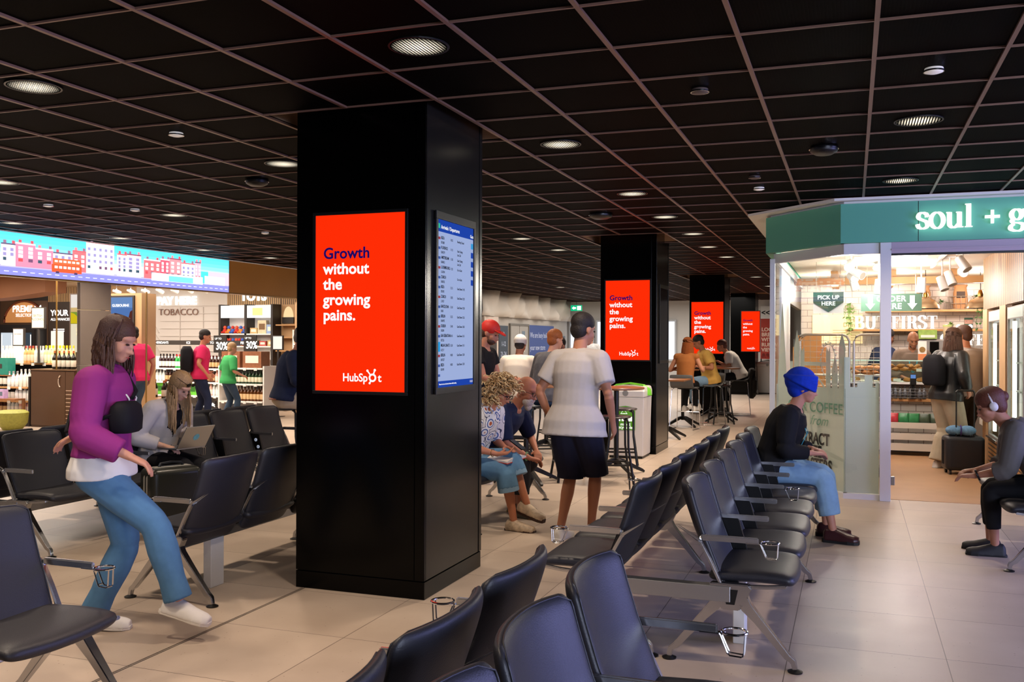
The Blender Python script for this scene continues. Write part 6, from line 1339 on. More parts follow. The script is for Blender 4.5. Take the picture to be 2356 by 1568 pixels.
    def baseball_cap(s, m, name='cap', brim=True, g=1.12):
        k = s.k; b = MB(); b.ball(s.H(-.018, 0, .058), (.098*g*k, .08*g*k, .082*g*k), 20, 12, s.HR)
        if brim: b.tube([s.H(.07, 0, .055), s.H(.115, 0, .05), s.H(.16, 0, .038), s.H(.18, 0, .03)], [.07*k, .068*k, .055*k, .02*k], 14, flat=.13, hint=V((0, 0, 1)))
        return remesh(b, name, m, s.t, .007, 2)
def fabric(name, c, var=.12, sc=14, bump=.25): return mat('cloth_'+name, c, .8, var=var, vscale=sc, bump=bump, bscale=9, spec=.2)
def sit(k=1.0, knee_x=.5, y=.11, foot=0): return [(knee_x+foot, y, .085), (knee_x+foot, -y, .085)]
jeans = fabric('jeans', '#4c7396', .2, 22); jeans_l = fabric('light_jeans', '#7d9fbe', .2, 18); jeans_d = fabric('dark_jeans', '#35475c'); black_c = fabric('black', '#17171a', .2); navy_c = fabric('navy', '#1f2740', .15); white_c = fabric('white', '#d9d6d2', .05); magenta = fabric('magenta', '#862c70', .12, 6); pink = fabric('pink', '#c8285a', .1); green_c = fabric('child_green', '#3fa05c', .1); beige_c = fabric('beige', '#b3a58e', .1); cream_c = fabric('cream', '#e2d9cc', .06); yellow_c = fabric('yellow', '#d2a95a', .12); grey_c = fabric('grey_hood', '#5d5a5a', .12); cool_white = fabric('overshirt', '#b8b0ab', .05)
hair_br = mat('hair_brown', '#4a2e20', .62, bump=.5, bscale=90, var=.3, vscale=40); hair_dk = mat('hair_dark', '#1f1714', .66, bump=.5, bscale=90, var=.3, vscale=40); hair_bl = mat('hair_blonde', '#a5835a', .5, bump=.5, bscale=80, var=.3, vscale=60); hair_bl2 = mat('hair_blonde_light', '#cdb083', .45, var=.25, vscale=60); hair_gi = mat('hair_ginger', '#94501f', .6, bump=.5, bscale=90, var=.3, vscale=50); hair_gr = mat('beard_white', '#c9c1b8', .7, var=.2, vscale=80, bump=.8, bscale=120); hair_gi2 = mat('hair_auburn', '#552a1c', .6, bump=.35, bscale=90, var=.25, vscale=60)
white_rub = mat('sole_white', '#d9d4cc', .6); black_rub = mat('sole_black', '#141312', .6)
# --- walker in magenta, left foreground
p = Person('person in a magenta jumper and blue jeans striding past the left benches', (-3.73, 3.98, 0), rad(20), 1.66, (-.02, .895), -1, 7, (22, -8), [(-.10, .09, .10), (.42, -.10, .22)], [(-.33, .34, 1.02), (.22, -.24, .98)], vox=.007, foot_pitch=(.05, .25), knee=[(1, 0, .1), (1, 0, .3)], skin='#c08a72')
p.top(white_c, 'undershirt', -.10, .2, .022, .10, .5); p.top(magenta, 'jumper', .12, .96, .034, .06, 1.02); p.bottoms(jeans, 'jeans', 1.0, .020, .08, .012); p.shoes(white_c, white_rub); p.long_hair(hair_br, .22, n=70, seed=5)
p.lanyard(white_c, .55)
def bag_on(p, name, label, c, size, m, strap=None, rz=0):
    """a bag worn or held: a thing of its own"""
    t = thing(name, label, 'bag', c, rz); sx_, sy, sz = size
    R = []
    for z, q in ((0, .8), (.08, 1), (.5, 1.05), (.85, .95), (1, .6)): R.append([V((sx_*.5*q*(abs(cos(a))**.6)*(1 if cos(a) > 0 else -1), sy*.5*q*(abs(sin(a))**.6)*(1 if sin(a) > 0 else -1), sz*z)) for a in [2*pi*i/20 for i in range(20)]])
    MB().rings(R).build('bag_body', m, t, smooth=60)
    if strap: MB().tube(strap, .012, 6, flat=.4).build('strap', m, t)
    return t
blk_bag = fabric('bag_black', '#15151a', .2); 
c_ = p.spine(.55)+V((.17, -.12, -.08)); t = bag_on(p, 'crossbody_bag', 'black crossbody bag on the front of the magenta-jumpered walker', (0, 0, 0), (.12, .22, .16), blk_bag, None)
for ch in t.children: ch.location = c_
Rz = Matrix.Rotation(rad(20), 4, 'Z'); t.matrix_world = Matrix.Translation(V((-3.73, 3.98, 0))) @ Rz
sp_ = [c_+V((0, .08, .17)), p.spine(.8)+V((.15, .04, 0)), p.spine(.98)+V((.05, .10, .03)), p.spine(.95)+V((-.08, .09, 0)), p.spine(.7)+V((-.165, .0, 0)), p.spine(.4)+V((-.12, -.16, 0)), c_+V((-.02, -.1, .1))]
MB().tube(sp_, .011, 6).build('strap', blk_bag, t)
# --- blonde person with laptop
B_X = -5.70
p = Person('blonde person with sunglasses on the head typing on a laptop', (B_X, 6.75, 0), rad(-6), 1.68, (-.07, .535), 10, 16, (38, 4), [(.50, .10, .085), (.46, -.13, .085)], [(.12, .16, .70), (.16, -.14, .66)], vox=.007, skin='#cf9f86', hands=[((.9, -.2, .25), (0, -1, .2)), ((.95, .2, -.2), (0, 0, -1))], curl=.7)
p.top(black_c, 'vest', -.05, 0, .012, 0, .93); p.bottoms(black_c, 'trousers', 1.0, .022, .08, .05); p.shoes(black_c, black_rub); p.long_hair(hair_bl, .40, n=110, seed=3, r=.0075)
b = MB()
def open_shirt(p, m, hem, g, sleeve):
    """shirt worn open: body shell without its front strip, plus sleeves and collar"""
    o = p.top(m, 'open_shirt', hem, sleeve, g, .05, .99); bm = bmesh.new(); bm.from_mesh(o.data); ds = []
    for f in bm.faces:
        c = f.calc_center_median()
        if abs(c.y) < .085*p.k and (c-p.spine(.5)).dot(p.fxd(.5)) > .02 and c.z > .3:
            if all((c-w_).length > .16 for w_ in p.wr) and all((c-e).length > .1 for e in p.elb): ds.append(f)
    bmesh.ops.delete(bm, geom=ds, context='FACES'); bm.to_mesh(o.data); bm.free(); return o
open_shirt(p, cool_white, -.05, .028, .97); p.glasses(black_plastic, True, .085, 'sunglasses')
p.t['label'] = 'blonde person in an open white shirt typing on a laptop, sunglasses on the head'
def laptop(loc, rz):
    t = thing('laptop', 'open grey laptop on the lap of the blonde person', 'laptop', loc, rz)
    MB().box((-.15, -.16, 0), (.07, .16, .014)).build('keyboard_base', alu_satin, t, smooth=0, bevel=.003)
    l_ = MB(); l_.T = Matrix.Translation((.07, 0, .012)) @ Matrix.Rotation(rad(32), 4, 'Y'); l_.box((-.004, -.16, 0), (.004, .16, .22)); lo = l_.build('lid', alu_satin, t, smooth=0, bevel=.002)
    l_ = MB(); l_.T = Matrix.Translation((.07, 0, .012)) @ Matrix.Rotation(rad(32), 4, 'Y') @ Matrix.Translation((.0045, 0, .11)) @ Matrix.Rotation(pi/2, 4, 'Y'); l_.lathe([(0, 0), (.032, 0), (.032, .001), (0, .001)], n=24); l_.build('lid_sticker', mat('sticker_teal', '#6fb8b8', .5, var=.5, vscale=60), lo, smooth=0)
    l_ = MB(); l_.T = Matrix.Translation((.07, 0, .012)) @ Matrix.Rotation(rad(32), 4, 'Y'); l_.box((-.0055, -.15, .01), (-.004, .15, .21)); l_.build('screen', mat('laptop_screen', '#8fa0b8', .2, emit=.4), lo, smooth=0)
laptop((-5.42, 6.70, .635), rad(-8))
def phone(label, loc, rot):
    t = thing('smartphone', label, 'phone', loc); t.rotation_euler = rot
    MB().box((-.037, -.0045, -.075), (.037, .0045, .075)).build('phone_body', black_gloss, t, smooth=0, bevel=.004); MB().box((-.034, -.0052, -.07), (.034, -.0046, .07)).build('phone_screen', mat('phone_screen', '#3a4048', .1), t, smooth=0)
phone('dark phone in the raised hand of the blonde person', (-5.47, 6.90, .735), (rad(-50), rad(30), rad(40)))
# --- turbaned person on the right-hand row
p = Person('person in a blue head wrap, black jumper and light jeans at the row end', (-.60, 7.95, 0), rad(-3), 1.66, (-.02, .555), 16, 10, (8, 10), [(.40, .11, .10), (.47, -.12, .10)], [(.30, .10, .70), (.31, -.10, .69)], 1.18, vox=.008, skin='#b9806a', hands=[((.7, -.6, -.1), (0, 0, -1)), ((.7, .6, -.1), (0, 0, -1))], foot_yaw=(.05, -.1))
p.top(black_c, 'jumper', -.12, .96, .026, .06, 1.0); p.bottoms(jeans_l, 'jeans', .95, .02, .08, .03); p.shoes(mat('shoe_oxblood', '#3a1a1c', .35), black_rub, .012); p.lanyard(mat('lanyard_teal', '#2f9fb8', .6), .5)
b = MB(); k = p.k; b.ball(p.H(-.035, 0, .062), (.13*k, .112*k, .118*k), 24, 16, p.HR); b.ball(p.H(-.06, 0, .0), (.075*k, .088*k, .09*k), 18, 12, p.HR)
for j in range(5):
    an = rad(-28+j*16)
    b.tube([p.H(-.035+.128*cos(t*pi/12)*cos(an*.4), .112*sin(t*pi/12), .062+.055*sin(an)+.05*cos(t*pi/12)*sin(an)-.02*cos(t*pi/12)) for t in range(24)], .016*k, 8, True)
remesh(b, 'head_wrap', fabric('wrap_blue', '#1233a8', .3, 30, .6), p.t, .007, 1)
# --- seated person at the right edge
p = Person('auburn-haired person in a grey hoodie with headphones seated at the right edge', (1.36, 7.80, 0), rad(176), 1.66, (-.02, .545), 24, 22, (22, 6), [(.36, .10, .085), (.38, -.10, .085)], [(.50, .12, .585), (.48, -.10, .60)], 1.1, vox=.008, skin='#a9745c', hands=[((.9, -.4, -.1), (0, 0, -1)), ((.9, .4, -.1), (0, 0, -1))], foot_yaw=(.05, -.05))
p.top(grey_c, 'hoodie', -.12, .82, .03, .05, 1.0); p.bottoms(black_c, 'leggings', .94, .010, .08); p.shoes(mat('trainer_black', '#16161a', .6), black_rub); p.cap_hair(hair_gi2, 1.16)
b = MB(); b.tube([p.spine(1.02)+V((-.09*cos(t)-.0, .1*sin(t), .015)) for t in [-1.6+.4*j for j in range(9)]], .035, 8); remesh(b, 'hood', grey_c, p.t, .01, 2)
b = MB(); b.ball(p.H(-.11, 0, .04), .045*p.k, 12, 8); remesh(b, 'hair_bun', hair_gi2, p.t, .01, 1)
b = MB(); b.tube([p.H(-.01, .095*cos(t), .02+.125*sin(t)) for t in [pi*j/14 for j in range(15)]], .008, 6)
o = b.build('headphones', mat('headphone_grey', '#c9c4c4', .4), p.t)
for q in (1, -1): MB().ball(p.H(-.01, .092*q, .0), (.03, .016, .036), 12, 8, p.HR).build('ear_cup', mat('headphone_grey', '#c9c4c4', .4), o)
MB().tube([p.wr[0].lerp(p.elb[0], .1)+V((.034*cos(t)*.4, .034*sin(t), .034*cos(t))) for t in [2*pi*j/16 for j in range(16)]], .008, 6, True).build('watch_strap', black_plastic, p.t)
# --- two readers behind the pillar
shirt_print = mat('printed_shirt', '#d6cfc8', .7, bump=.2, bscale=9); nt = shirt_print.node_tree
tc = N(nt, 'ShaderNodeTexCoord'); vo = N(nt, 'ShaderNodeTexVoronoi'); vo.inputs['Scale'].default_value = 11; nt.links.new(tc.outputs['Object'], vo.inputs['Vector'])
n1 = N(nt, 'ShaderNodeTexNoise'); n1.inputs['Scale'].default_value = 14; nt.links.new(tc.outputs['Object'], n1.inputs['Vector'])
cr = N(nt, 'ShaderNodeValToRGB'); cr.color_ramp.interpolation = 'CONSTANT'; el = cr.color_ramp.elements; el[0].color = (*lin('#b85a32'), 1); el[1].position = .16; el[1].color = (*lin('#e4ddd6'), 1)
for ps, c in ((.28, '#3d5a94'), (.37, '#e8e2dc'), (.5, '#2a2f4a'), (.54, '#d9d2ca')): e = el.new(ps); e.color = (*lin(c), 1)
ad = N(nt, 'ShaderNodeMath', operation='MULTIPLY', i_1=.85); nt.links.new(vo.outputs['Distance'], ad.inputs[0]); nt.links.new(ad.outputs[0], cr.inputs[0]); nt.links.new(cr.outputs[0], nt.nodes['Principled BSDF'].inputs['Base Color'])
p = Person('curly-haired person in a printed shirt and rolled jeans reading on a phone', (-3.12, 7.48, 0), rad(-8), 1.66, (.02, .545), 14, 20, (34, 2), [(.58, .02, .22), (.50, -.06, .085)], [(.34, .09, .66), (.36, -.10, .63)], 1.08, vox=.007, skin='#b9785a', hands=[((.9, -.45, .15), (0, 0, -1)), ((.9, .45, .1), (0, 0, 1))], foot_pitch=(.25, 0), foot_yaw=(-.1, .0), knee=[(1, -.1, .6), (1, 0, .2)])
p.top(shirt_print, 'printed_shirt', -.12, .48, .026, .08, 1.0); p.bottoms(fabric('reader_jeans', '#5f86a5', .2, 20), 'jeans', .70, .022, .08, .02); p.shoes(mat('loafer_pattern', '#b8a48c', .5, var=.8, vscale=26), mat('sole_brown', '#3a241a', .6), .012); p.curly_hair(hair_bl2, hair_bl, 320); p.glasses(black_plastic)
for i in (0, 1):
    a, c = p.knee[i], p.ank[i]; d_ = (c-a).normalized(); MB().tube([a.lerp(c, .26), a.lerp(c, .27), a.lerp(c, .40), a.lerp(c, .41)], [.078, .088, .09, .082], 18).build('jean_cuff', fabric('cuff', '#7f9fb8', .15), p.t)
MB().tube([p.wr[1].lerp(p.elb[1], .15)+V((0, .031*cos(t), .031*sin(t))) for t in [2*pi*j/18 for j in range(18)]], .003, 5, True).build('bracelet', mat('brass', '#a9803f', .3, .9), p.t)
phone('dark phone held over the open book by the curly-haired person', (-2.64, 7.46, .70), (rad(-60), 0, rad(75)))
bk = thing('open_book', 'thick open paperback book on the lap of the curly-haired person', 'book', (-2.74, 7.47, .58), rad(-8)); bk.rotation_euler = (rad(4), rad(6), rad(-12))
for q in (1, -1):
    R = [(q*.002, .02), (q*.05, .034), (q*.1, .028), (q*.15, .014), (q*.15, .0), (q*.002, .0)]
    MB().prism([(y, z) for y, z in R], .2, (V((-.1, 0, 0)), V((0, 1, 0)), V((0, 0, 1)))).build('pages', mat('paper_white', '#e2ddd6', .7), bk, smooth=60, fix=True)
MB().box((-.105, -.155, -.006), (.105, .155, -.001)).build('cover', mat('book_red', '#b8382c', .5), bk, smooth=0)
MB().box((-.06, .04, .0335), (.04, .11, .0345)).build('page_picture', mat('page_grey', '#9a958e', .7), bk, smooth=0)
p = Person('bald bearded person in a dark navy shirt leaning forward on the knees', (-3.22, 8.08, 0), rad(-6), 1.76, (.02, .55), 26, 22, (20, -6), [(.30, .12, .085), (.46, -.12, .085)], [(.50, .14, .56), (.54, -.10, .53)], 1.18, vox=.008, skin='#b97a60', elb=[(-.2, .8, -.4), (-.2, -.8, -.4)], hands=[((.5, -.8, -.2), (0, 0, -1)), ((.6, .7, -.2), (0, 0, -1))], curl=1.5)
p.top(navy_c, 'polo_shirt', -.12, .47, .026, .05, 1.0); p.bottoms(fabric('charcoal_trousers', '#25242a', .15), 'trousers', .98, .022, .08, .02); p.shoes(mat('trainer_olive', '#4a4538', .6, var=.4, vscale=30), mat('sole_tan', '#b09a6a', .6), .01); p.glasses(mat('wire_frame', '#3a3634', .3))
b = MB(); b.ball(p.H(.045, 0, -.078), (.055, .058, .06), 16, 10, p.HR); b.ball(p.H(.062, 0, -.125), (.034, .036, .04), 12, 8, p.HR); b.tube([p.H(.088, y, -.052-abs(y)*.3) for y in (-.03, -.015, 0, .015, .03)], .011, 8); remesh(b, 'beard', hair_gr, p.t, .008, 1)
MB().tube([p.wr[1].lerp(p.elb[1], .12)+V((0, .034*cos(t), .034*sin(t))) for t in [2*pi*j/18 for j in range(18)]], .009, 6, True).build('watch_strap', mat('strap_green', '#5f8a5a', .5), p.t)
# --- walker in white overshirt, centre
p = Person('person seen from behind in a loose white shirt and dark shorts walking away', (-2.07, 7.2, 0), rad(78), 1.76, (0, .94), 4, 8, (10, -20), [(-.06, .09, .09), (.12, -.09, .10)], [(.06, .25, .93), (.14, -.27, .92)], 1.02, vox=.009, skin='#b57a5c')
p.top(cool_white, 'overshirt', -.22, .45, .034, .16, 1.0); p.bottoms(fabric('shorts_navy', '#1c1c2c', .15), 'shorts', .53, .04, .05, .02); p.shoes(white_c, white_rub); p.cap_hair(hair_dk, 1.07)
# --- people at the high tables
def stool_sit(label, loc, rz, H=1.72, seat=.76, lean=12, curve=14, head=(15, 0), wr=None, skin='#b9806a', fat=1.05, vox=.012, foot=.3, **kw):
    return Person(label, loc, rz, H, (0, seat+.10), lean, curve, head, [(.30, .10, foot+.1), (.28, -.10, foot+.1)], wr or [(.34, .16, 1.13), (.34, -.16, 1.13)], fat, vox=vox, skin=skin, **kw)
p = Person('person in a red cap and black T-shirt standing at a high table behind the pillar', (-3.95, 9.75, 0), rad(-4), 1.76, (0, .95), 6, 10, (20, 0), [(-.02, .10, .09), (.05, -.10, .09)], [(.40, .12, 1.16), (.44, -.10, 1.17)], 1.1, vox=.009, skin='#b57a60', hands=[((1, -.2, -.1), (0, 0, -1)), ((1, .2, -.1), (0, 0, -1))])
p.top(black_c, 'tee_shirt', -.1, .32, .022, .04, 1.0); p.bottoms(jeans_d, 'jeans'); p.shoes(white_c, white_rub); p.cap_hair(hair_br, 1.03); p.baseball_cap(mat('cap_red', '#c8261c', .6, var=.3, vscale=9)); b = MB(); b.ball(p.H(.035, 0, -.07), (.06, .06, .05), 14, 8, p.HR); remesh(b, 'beard', hair_br, p.t, .009, 1)
p = stool_sit('person in a white cap and cream T-shirt seen from behind at the far high table', (-4.35, 12.2, 0), rad(95), 1.74, .74, 10, 18, (14, 0), skin='#a9745c'); p.top(cream_c, 'tee_shirt', -.15, .34, .026, .08, 1.0); p.bottoms(jeans_d, 'jeans'); p.shoes(white_c, white_rub); p.cap_hair(hair_dk, 1.04); p.baseball_cap(white_c, 'beanie_cap', False, 1.16)
p = stool_sit('ginger short-haired person in a plaid shirt beside the white-capped one', (-3.74, 11.5, 0), rad(60), 1.78, .78, 10, 14, (6, -10), skin='#c08a70'); p.top(mat('plaid', '#4a4a52', .8, var=.7, vscale=16), 'plaid_shirt', -.15, .9, .026, .06, 1.0); p.bottoms(jeans_d, 'jeans'); p.shoes(black_c, black_rub); p.cap_hair(hair_gi, 1.08)
p = stool_sit('dark-haired person in grey partly hidden behind the white-shirted walker', (-4.30, 13.6, 0), rad(70), 1.7, .74); p.top(grey_c, 'jumper', -.15, .95, .026, .05, 1.0); p.bottoms(black_c); p.shoes(black_c, black_rub); p.cap_hair(hair_dk, 1.12)
p = Person('person with headphones and patterned pale shirt standing far off by the windows', (-7.35, 27.3, 0), rad(100), 1.74, (0, .94), 2, 6, (10, 0), [(0, .1, .09), (.04, -.1, .09)], [(.1, .26, .92), (.12, -.26, .92)], 1.15, vox=.016, skin='#a9745c'); p.top(mat('shirt_pattern', '#c9c6c2', .8, var=.5, vscale=18), 'shirt', -.12, .4, .03, .08, 1.0); p.bottoms(black_c); p.shoes(white_c, white_rub); p.baseball_cap(cream_c, 'cap', False); MB().tube([p.H(-.01, .095*cos(t), .02+.125*sin(t)) for t in [pi*j/14 for j in range(15)]], .014, 6).build('headphones', black_plastic, p.t)
# --- couple and others on the high chairs to the right of the second pillar
p = stool_sit('person with very long ginger hair seen from behind on the grey bar chair', (-2.82, 16.95, 0), rad(82), 1.68, .74, 8, 8, (14, 0), [(.28, .22, 1.10), (.28, -.26, 1.10)], '#c0896e', 1.0); p.top(fabric('rust_top', '#a86a3a', .15), 'top', -.05, .1, .016, 0, .96); p.bottoms(black_c); p.shoes(white_c, white_rub); p.long_hair(hair_gi, .52, n=90, seed=9, r=.013, front=60)
p = stool_sit('dark-haired person in a mustard yellow shirt beside the long ginger hair', (-2.52, 18.1, 0), rad(205), 1.78, .76, 10, 12, (24, -10), [(.3, .2, 1.1), (.22, -.24, 1.1)], '#b57a5c', 1.1); p.top(yellow_c, 'shirt', -.15, .42, .03, .08, 1.0); p.bottoms(jeans_l, 'jeans'); p.shoes(white_c, white_rub); p.cap_hair(hair_dk, 1.06)
p = stool_sit('brown-haired person in a white T-shirt hunched over the farthest high table', (-2.26, 20.7, 0), rad(186), 1.76, .76, 20, 22, (16, 0), [(.42, .18, 1.12), (.42, -.18, 1.12)], '#b57a5c', 1.05); p.top(white_c, 'tee_shirt', -.15, .36, .028, .06, 1.0); p.bottoms(black_c); p.shoes(black_c, black_rub); p.cap_hair(hair_gi2, 1.08)
# --- kiosk staff and customers
p = Person('bald barista in a grey hoodie with teal lanyard behind the counter', (.83, 15.25, 0), rad(-86), 1.70, (0, .93), 8, 8, (24, 4), [(0, .1, .09), (0, -.1, .09)], [(.30, .14, 1.06), (.30, -.14, 1.06)], 1.15, vox=.010, skin='#8f5f45'); p.top(fabric('barista_hood', '#6f6055', .12), 'hoodie', -.1, .96, .028, .05, 1.0); p.bottoms(black_c); p.shoes(black_c, black_rub); p.lanyard(mat('lanyard_teal', '#2f9fb8', .6), .45)
b = MB(); b.ball(p.H(.03, 0, -.082), (.048, .05, .036), 14, 8, p.HR); remesh(b, 'beard', hair_dk, p.t, .008, 1)
p = Person('dark-clad staff member turning away behind the barista', (.42, 15.80, 0), rad(30), 1.74, (0, .94), 4, 6, (14, 0), [(0, .1, .09), (.05, -.1, .09)], [(.25, .2, 1.1), (.2, -.2, 1.1)], 1.1, vox=.012, skin='#7a4f3c'); p.top(navy_c, 'jumper', -.1, .95, .028, .04, 1.0); p.bottoms(black_c); p.shoes(black_c, black_rub); p.cap_hair(hair_dk, 1.1)
p = Person('long brown-haired customer in a black leather jacket holding a suitcase handle', (1.10, 12.85, 0), rad(40), 1.70, (0, .93), 6, 6, (10, 10), [(-.02, .1, .09), (.08, -.1, .09)], [(.22, .2, 1.05), (.10, -.25, .98)], 1.1, vox=.010, skin='#b9806a', curl=1.5); p.top(mat('leather_jacket', '#191a1c', .35, bump=.4, bscale=14), 'leather_jacket', -.16, .97, .034, .06, 1.0); p.bottoms(beige_c, 'trousers', 1.0, .03, .05, .05); p.shoes(white_c, white_rub); p.long_hair(hair_br, .30, n=80, seed=4, r=.012)
bag_on(p, 'backpack', 'black backpack on the back of the leather-jacketed customer', (.95, 12.70, 1.04), (.17, .28, .38), blk_bag, None, rad(40))
p = Person('customer in a pale grey shirt and dark trousers beside the leather-jacketed one', (1.42, 13.35, 0), rad(120), 1.74, (0, .94), 4, 6, (10, 30), [(0, .1, .09), (.05, -.1, .09)], [(.18, .24, .98), (.06, -.26, .92)], 1.08, vox=.012, skin='#b57a5c'); p.top(cool_white, 'shirt', -.12, .5, .03, .05, 1.0); p.bottoms(fabric('olive_trousers', '#3f3a30', .1)); p.shoes(black_c, black_rub); p.cap_hair(hair_br, 1.08)
# --- shoppers
p = Person('person in a pink T-shirt standing in the shop left of the island shelving', (-11.35, 12.75, 0), rad(150), 1.74, (0, .94), 2, 6, (6, 20), [(0, .1, .09), (.1, -.1, .09)], [(.12, .27, .95), (.05, -.27, .92)], 1.22, vox=.012, skin='#a9745c'); p.top(pink, 'tee_shirt', -.12, .36, .03, .06, 1.0); p.bottoms(jeans_d, 'jeans'); p.shoes(white_c, white_rub); p.cap_hair(hair_dk, 1.06)
p = Person('person in a pink T-shirt wearing a black backpack in the shop', (-11.05, 14.05, 0), rad(40), 1.70, (0, .93), 2, 6, (10, 0), [(-.1, .1, .09), (.12, -.1, .09)], [(.16, .26, .98), (.12, -.26, .95)], 1.1, vox=.012, skin='#b57a5c'); p.top(pink, 'tee_shirt', -.12, .36, .03, .05, 1.0); p.bottoms(navy_c, 'jeans'); p.shoes(white_c, white_rub); p.cap_hair(hair_dk, 1.06)
bag_on(p, 'backpack', 'black backpack worn over the pink T-shirt in the shop', (-11.20, 13.88, 1.0), (.22, .34, .46), blk_bag, None, rad(40))
p = Person('child in a green T-shirt and jeans in front of the whisky shelves', (-11.15, 15.0, 0), rad(60), 1.48, (0, .80), 2, 6, (12, 0), [(-.05, .1, .09), (.1, -.1, .09)], [(.14, .22, .84), (.2, -.22, .9)], 1.0, vox=.012, skin='#c08a70'); p.top(green_c, 'tee_shirt', -.12, .5, .03, .06, 1.0); p.bottoms(jeans_d, 'jeans'); p.shoes(white_c, white_rub); p.cap_hair(hair_bl, 1.08)
p = stool_sit('grey-haired person in a navy jumper seated on a stool left of the nearest pillar', (-6.56, 9.97, 0), rad(30), 1.82, .77, 6, 14, (16, -14), [(.35, .2, 1.1), (.38, -.18, 1.1)], '#b57a60', 1.25, .010, .33); p.top(navy_c, 'jumper', -.06, .96, .03, .05, 1.0); p.bottoms(beige_c, 'trousers', 1.0, .02, .04); p.shoes(mat('shoe_tan', '#6a5142', .5), white_rub); p.cap_hair(mat('hair_grey', '#5a5450', .6, var=.3, vscale=50), 1.05); p.glasses(black_plastic)
b = MB(); q = p.spine(-.02); b.tube([q+V((.155*cos(t)*1.25, .19*sin(t)*1.25, 0)) for t in [2*pi*j/24 for j in range(24)]], .016, 6, True); b.build('belt', mat('belt_tan', '#8a4a2a', .5), p.t)
# ================================================================== HIGH TABLES, STOOLS, BIN, LUGGAGE
grey_shell = mat('grey_shell', '#5a5c5e', .55); stool_seat = mat('stool_seat', '#26262a', .25)
def high_table(loc, label, r=.33, h=1.03, square=False, rz=0):
    t = thing('high_table', label, 'table', loc, rz)
    if square: MB().box((-r, -r, h-.025), (r, r, h)).build('table_top', walnut, t, smooth=0, bevel=.004)
    else: MB().lathe([(0, h-.025), (r-.006, h-.025), (r, h-.018), (r, h-.004), (r-.004, h), (0, h)], n=40).build('table_top', walnut, t, smooth=40)
    MB().cyl((0, 0, .12), (0, 0, h-.025), .03, n=20).build('post', black_metal, t)
    for q in range(4):
        a = pi/4+q*pi/2; c, s_ = cos(a), sin(a)
        MB().bar([(c*.0, s_*.0, .17), (c*.08, s_*.08, .155), (c*.36, s_*.36, .03), (c*.39, s_*.39, .012)], [.045, .045, .034, .03], [.06, .055, .035, .024], V((c*.4, s_*.4, 1))).build('leg', black_metal, t, smooth=0, bevel=.003)
    MB().lathe([(0, h-.05), (.1, h-.03), (.1, h-.025), (0, h-.025)], n=20).build('plate', black_metal, t); return t
def stool(loc, label, rz=0, h=.74, proto=[None]):
    if proto[0]: return dup(proto[0], loc, rz, label)
    t = thing('bar_stool', label, 'stool', loc, rz); proto[0] = t
    MB().lathe([(0, h-.01), (.12, h-.006), (.185, h), (.195, h-.008), (.185, h-.022), (.12, h-.03), (0, h-.034)], n=36).build('seat', stool_seat, t, smooth=60)
    for sx_, sy in ((-1, -1), (1, -1), (1, 1), (-1, 1)):
        b = MB().tube([(sx_*.10, sy*.10, h-.026), (sx_*.132, sy*.132, h-.035), (sx_*.142, sy*.142, h-.06), (sx_*.146, sy*.146, .40), (sx_*.152, sy*.152, .36), (sx_*.2, sy*.2, .0)], [.013, .013, .013, .013, .013, .015], 10); b.build('leg', black_metal, t)
    for sx_, sy, tx, ty in ((-1, -1, 1, -1), (1, -1, 1, 1), (1, 1, -1, 1), (-1, 1, -1, -1)): MB().tube([(sx_*.172, sy*.172, .21), (tx*.172, ty*.172, .21)], .012, 8).build('footrest', black_metal, t)
    return t
def bar_chair(loc, label, rz=0, proto=[None]):
    if proto[0]: return dup(proto[0], loc, rz, label)
    t = thing('bar_chair', label, 'chair', loc, rz); proto[0] = t; R = []
    for x, z in ((.2, .742), (.16, .755), (0, .748), (-.12, .75), (-.18, .78), (-.205, .86), (-.215, .98)): R.append([V((x, .21*y, z-(.0 if abs(y) < .9 else .004))) for y in (-1, -.9, -.5, 0, .5, .9, 1)])
    m = MB(); m._add([p for r in R for p in r], [(i*7+j, i*7+j+1, (i+1)*7+j+1, (i+1)*7+j) for i in range(len(R)-1) for j in range(6)])
    o = m.build('seat_shell', grey_shell, t, smooth=80, sub=1); md = o.modifiers.new('thick', 'SOLIDIFY'); md.thickness = .022; md.offset = 0
    for s in (-1, 1): MB().tube([(.14, .17*s, .735), (.20, .2*s, .70), (.22, .215*s, .02), (.20, .215*s, .01), (-.2, .215*s, .01), (-.22, .215*s, .02), (-.16, .19*s, .70), (-.1, .17*s, .738)], .008, 8).build('sled_frame', chrome, t)
    MB().tube([(.215, -.213, .3), (.215, .213, .3)], .008, 8).build('footrest', chrome, t); return t
high_table((-2.62, 10.9, 0), 'round walnut high table on a black post in front of the recycling bin')
stool((-2.50, 10.28, 0), 'black bar stool nearest the camera at the round table by the bin', rad(20)); stool((-2.70, 11.52, 0), 'black bar stool behind the round table, against the recycling bin', rad(12)); stool((-2.98, 10.25, 0), 'black bar stool left of the round table, beside the white-shirted walker', rad(30))
high_table((-3.42, 9.95, 0), 'round walnut high table with a tray before the red-capped person', .34, 1.08); 
high_table((-4.05, 12.65, 0), 'round walnut high table of the white-capped and ginger-haired people', .34, 1.05)
stool((-4.35, 12.2, 0), 'black bar stool under the white-capped person', .2); stool((-3.74, 11.5, 0), 'black bar stool under the plaid-shirted ginger person', .5); stool((-4.30, 13.6, 0), 'black bar stool under the dark-haired person in grey', .3)
stool((-6.56, 9.97, 0), 'black bar stool under the navy-jumpered person', .4)
high_table((-2.85, 15.3, 0), 'square walnut high table right behind the second pillar', .35, .96, True)
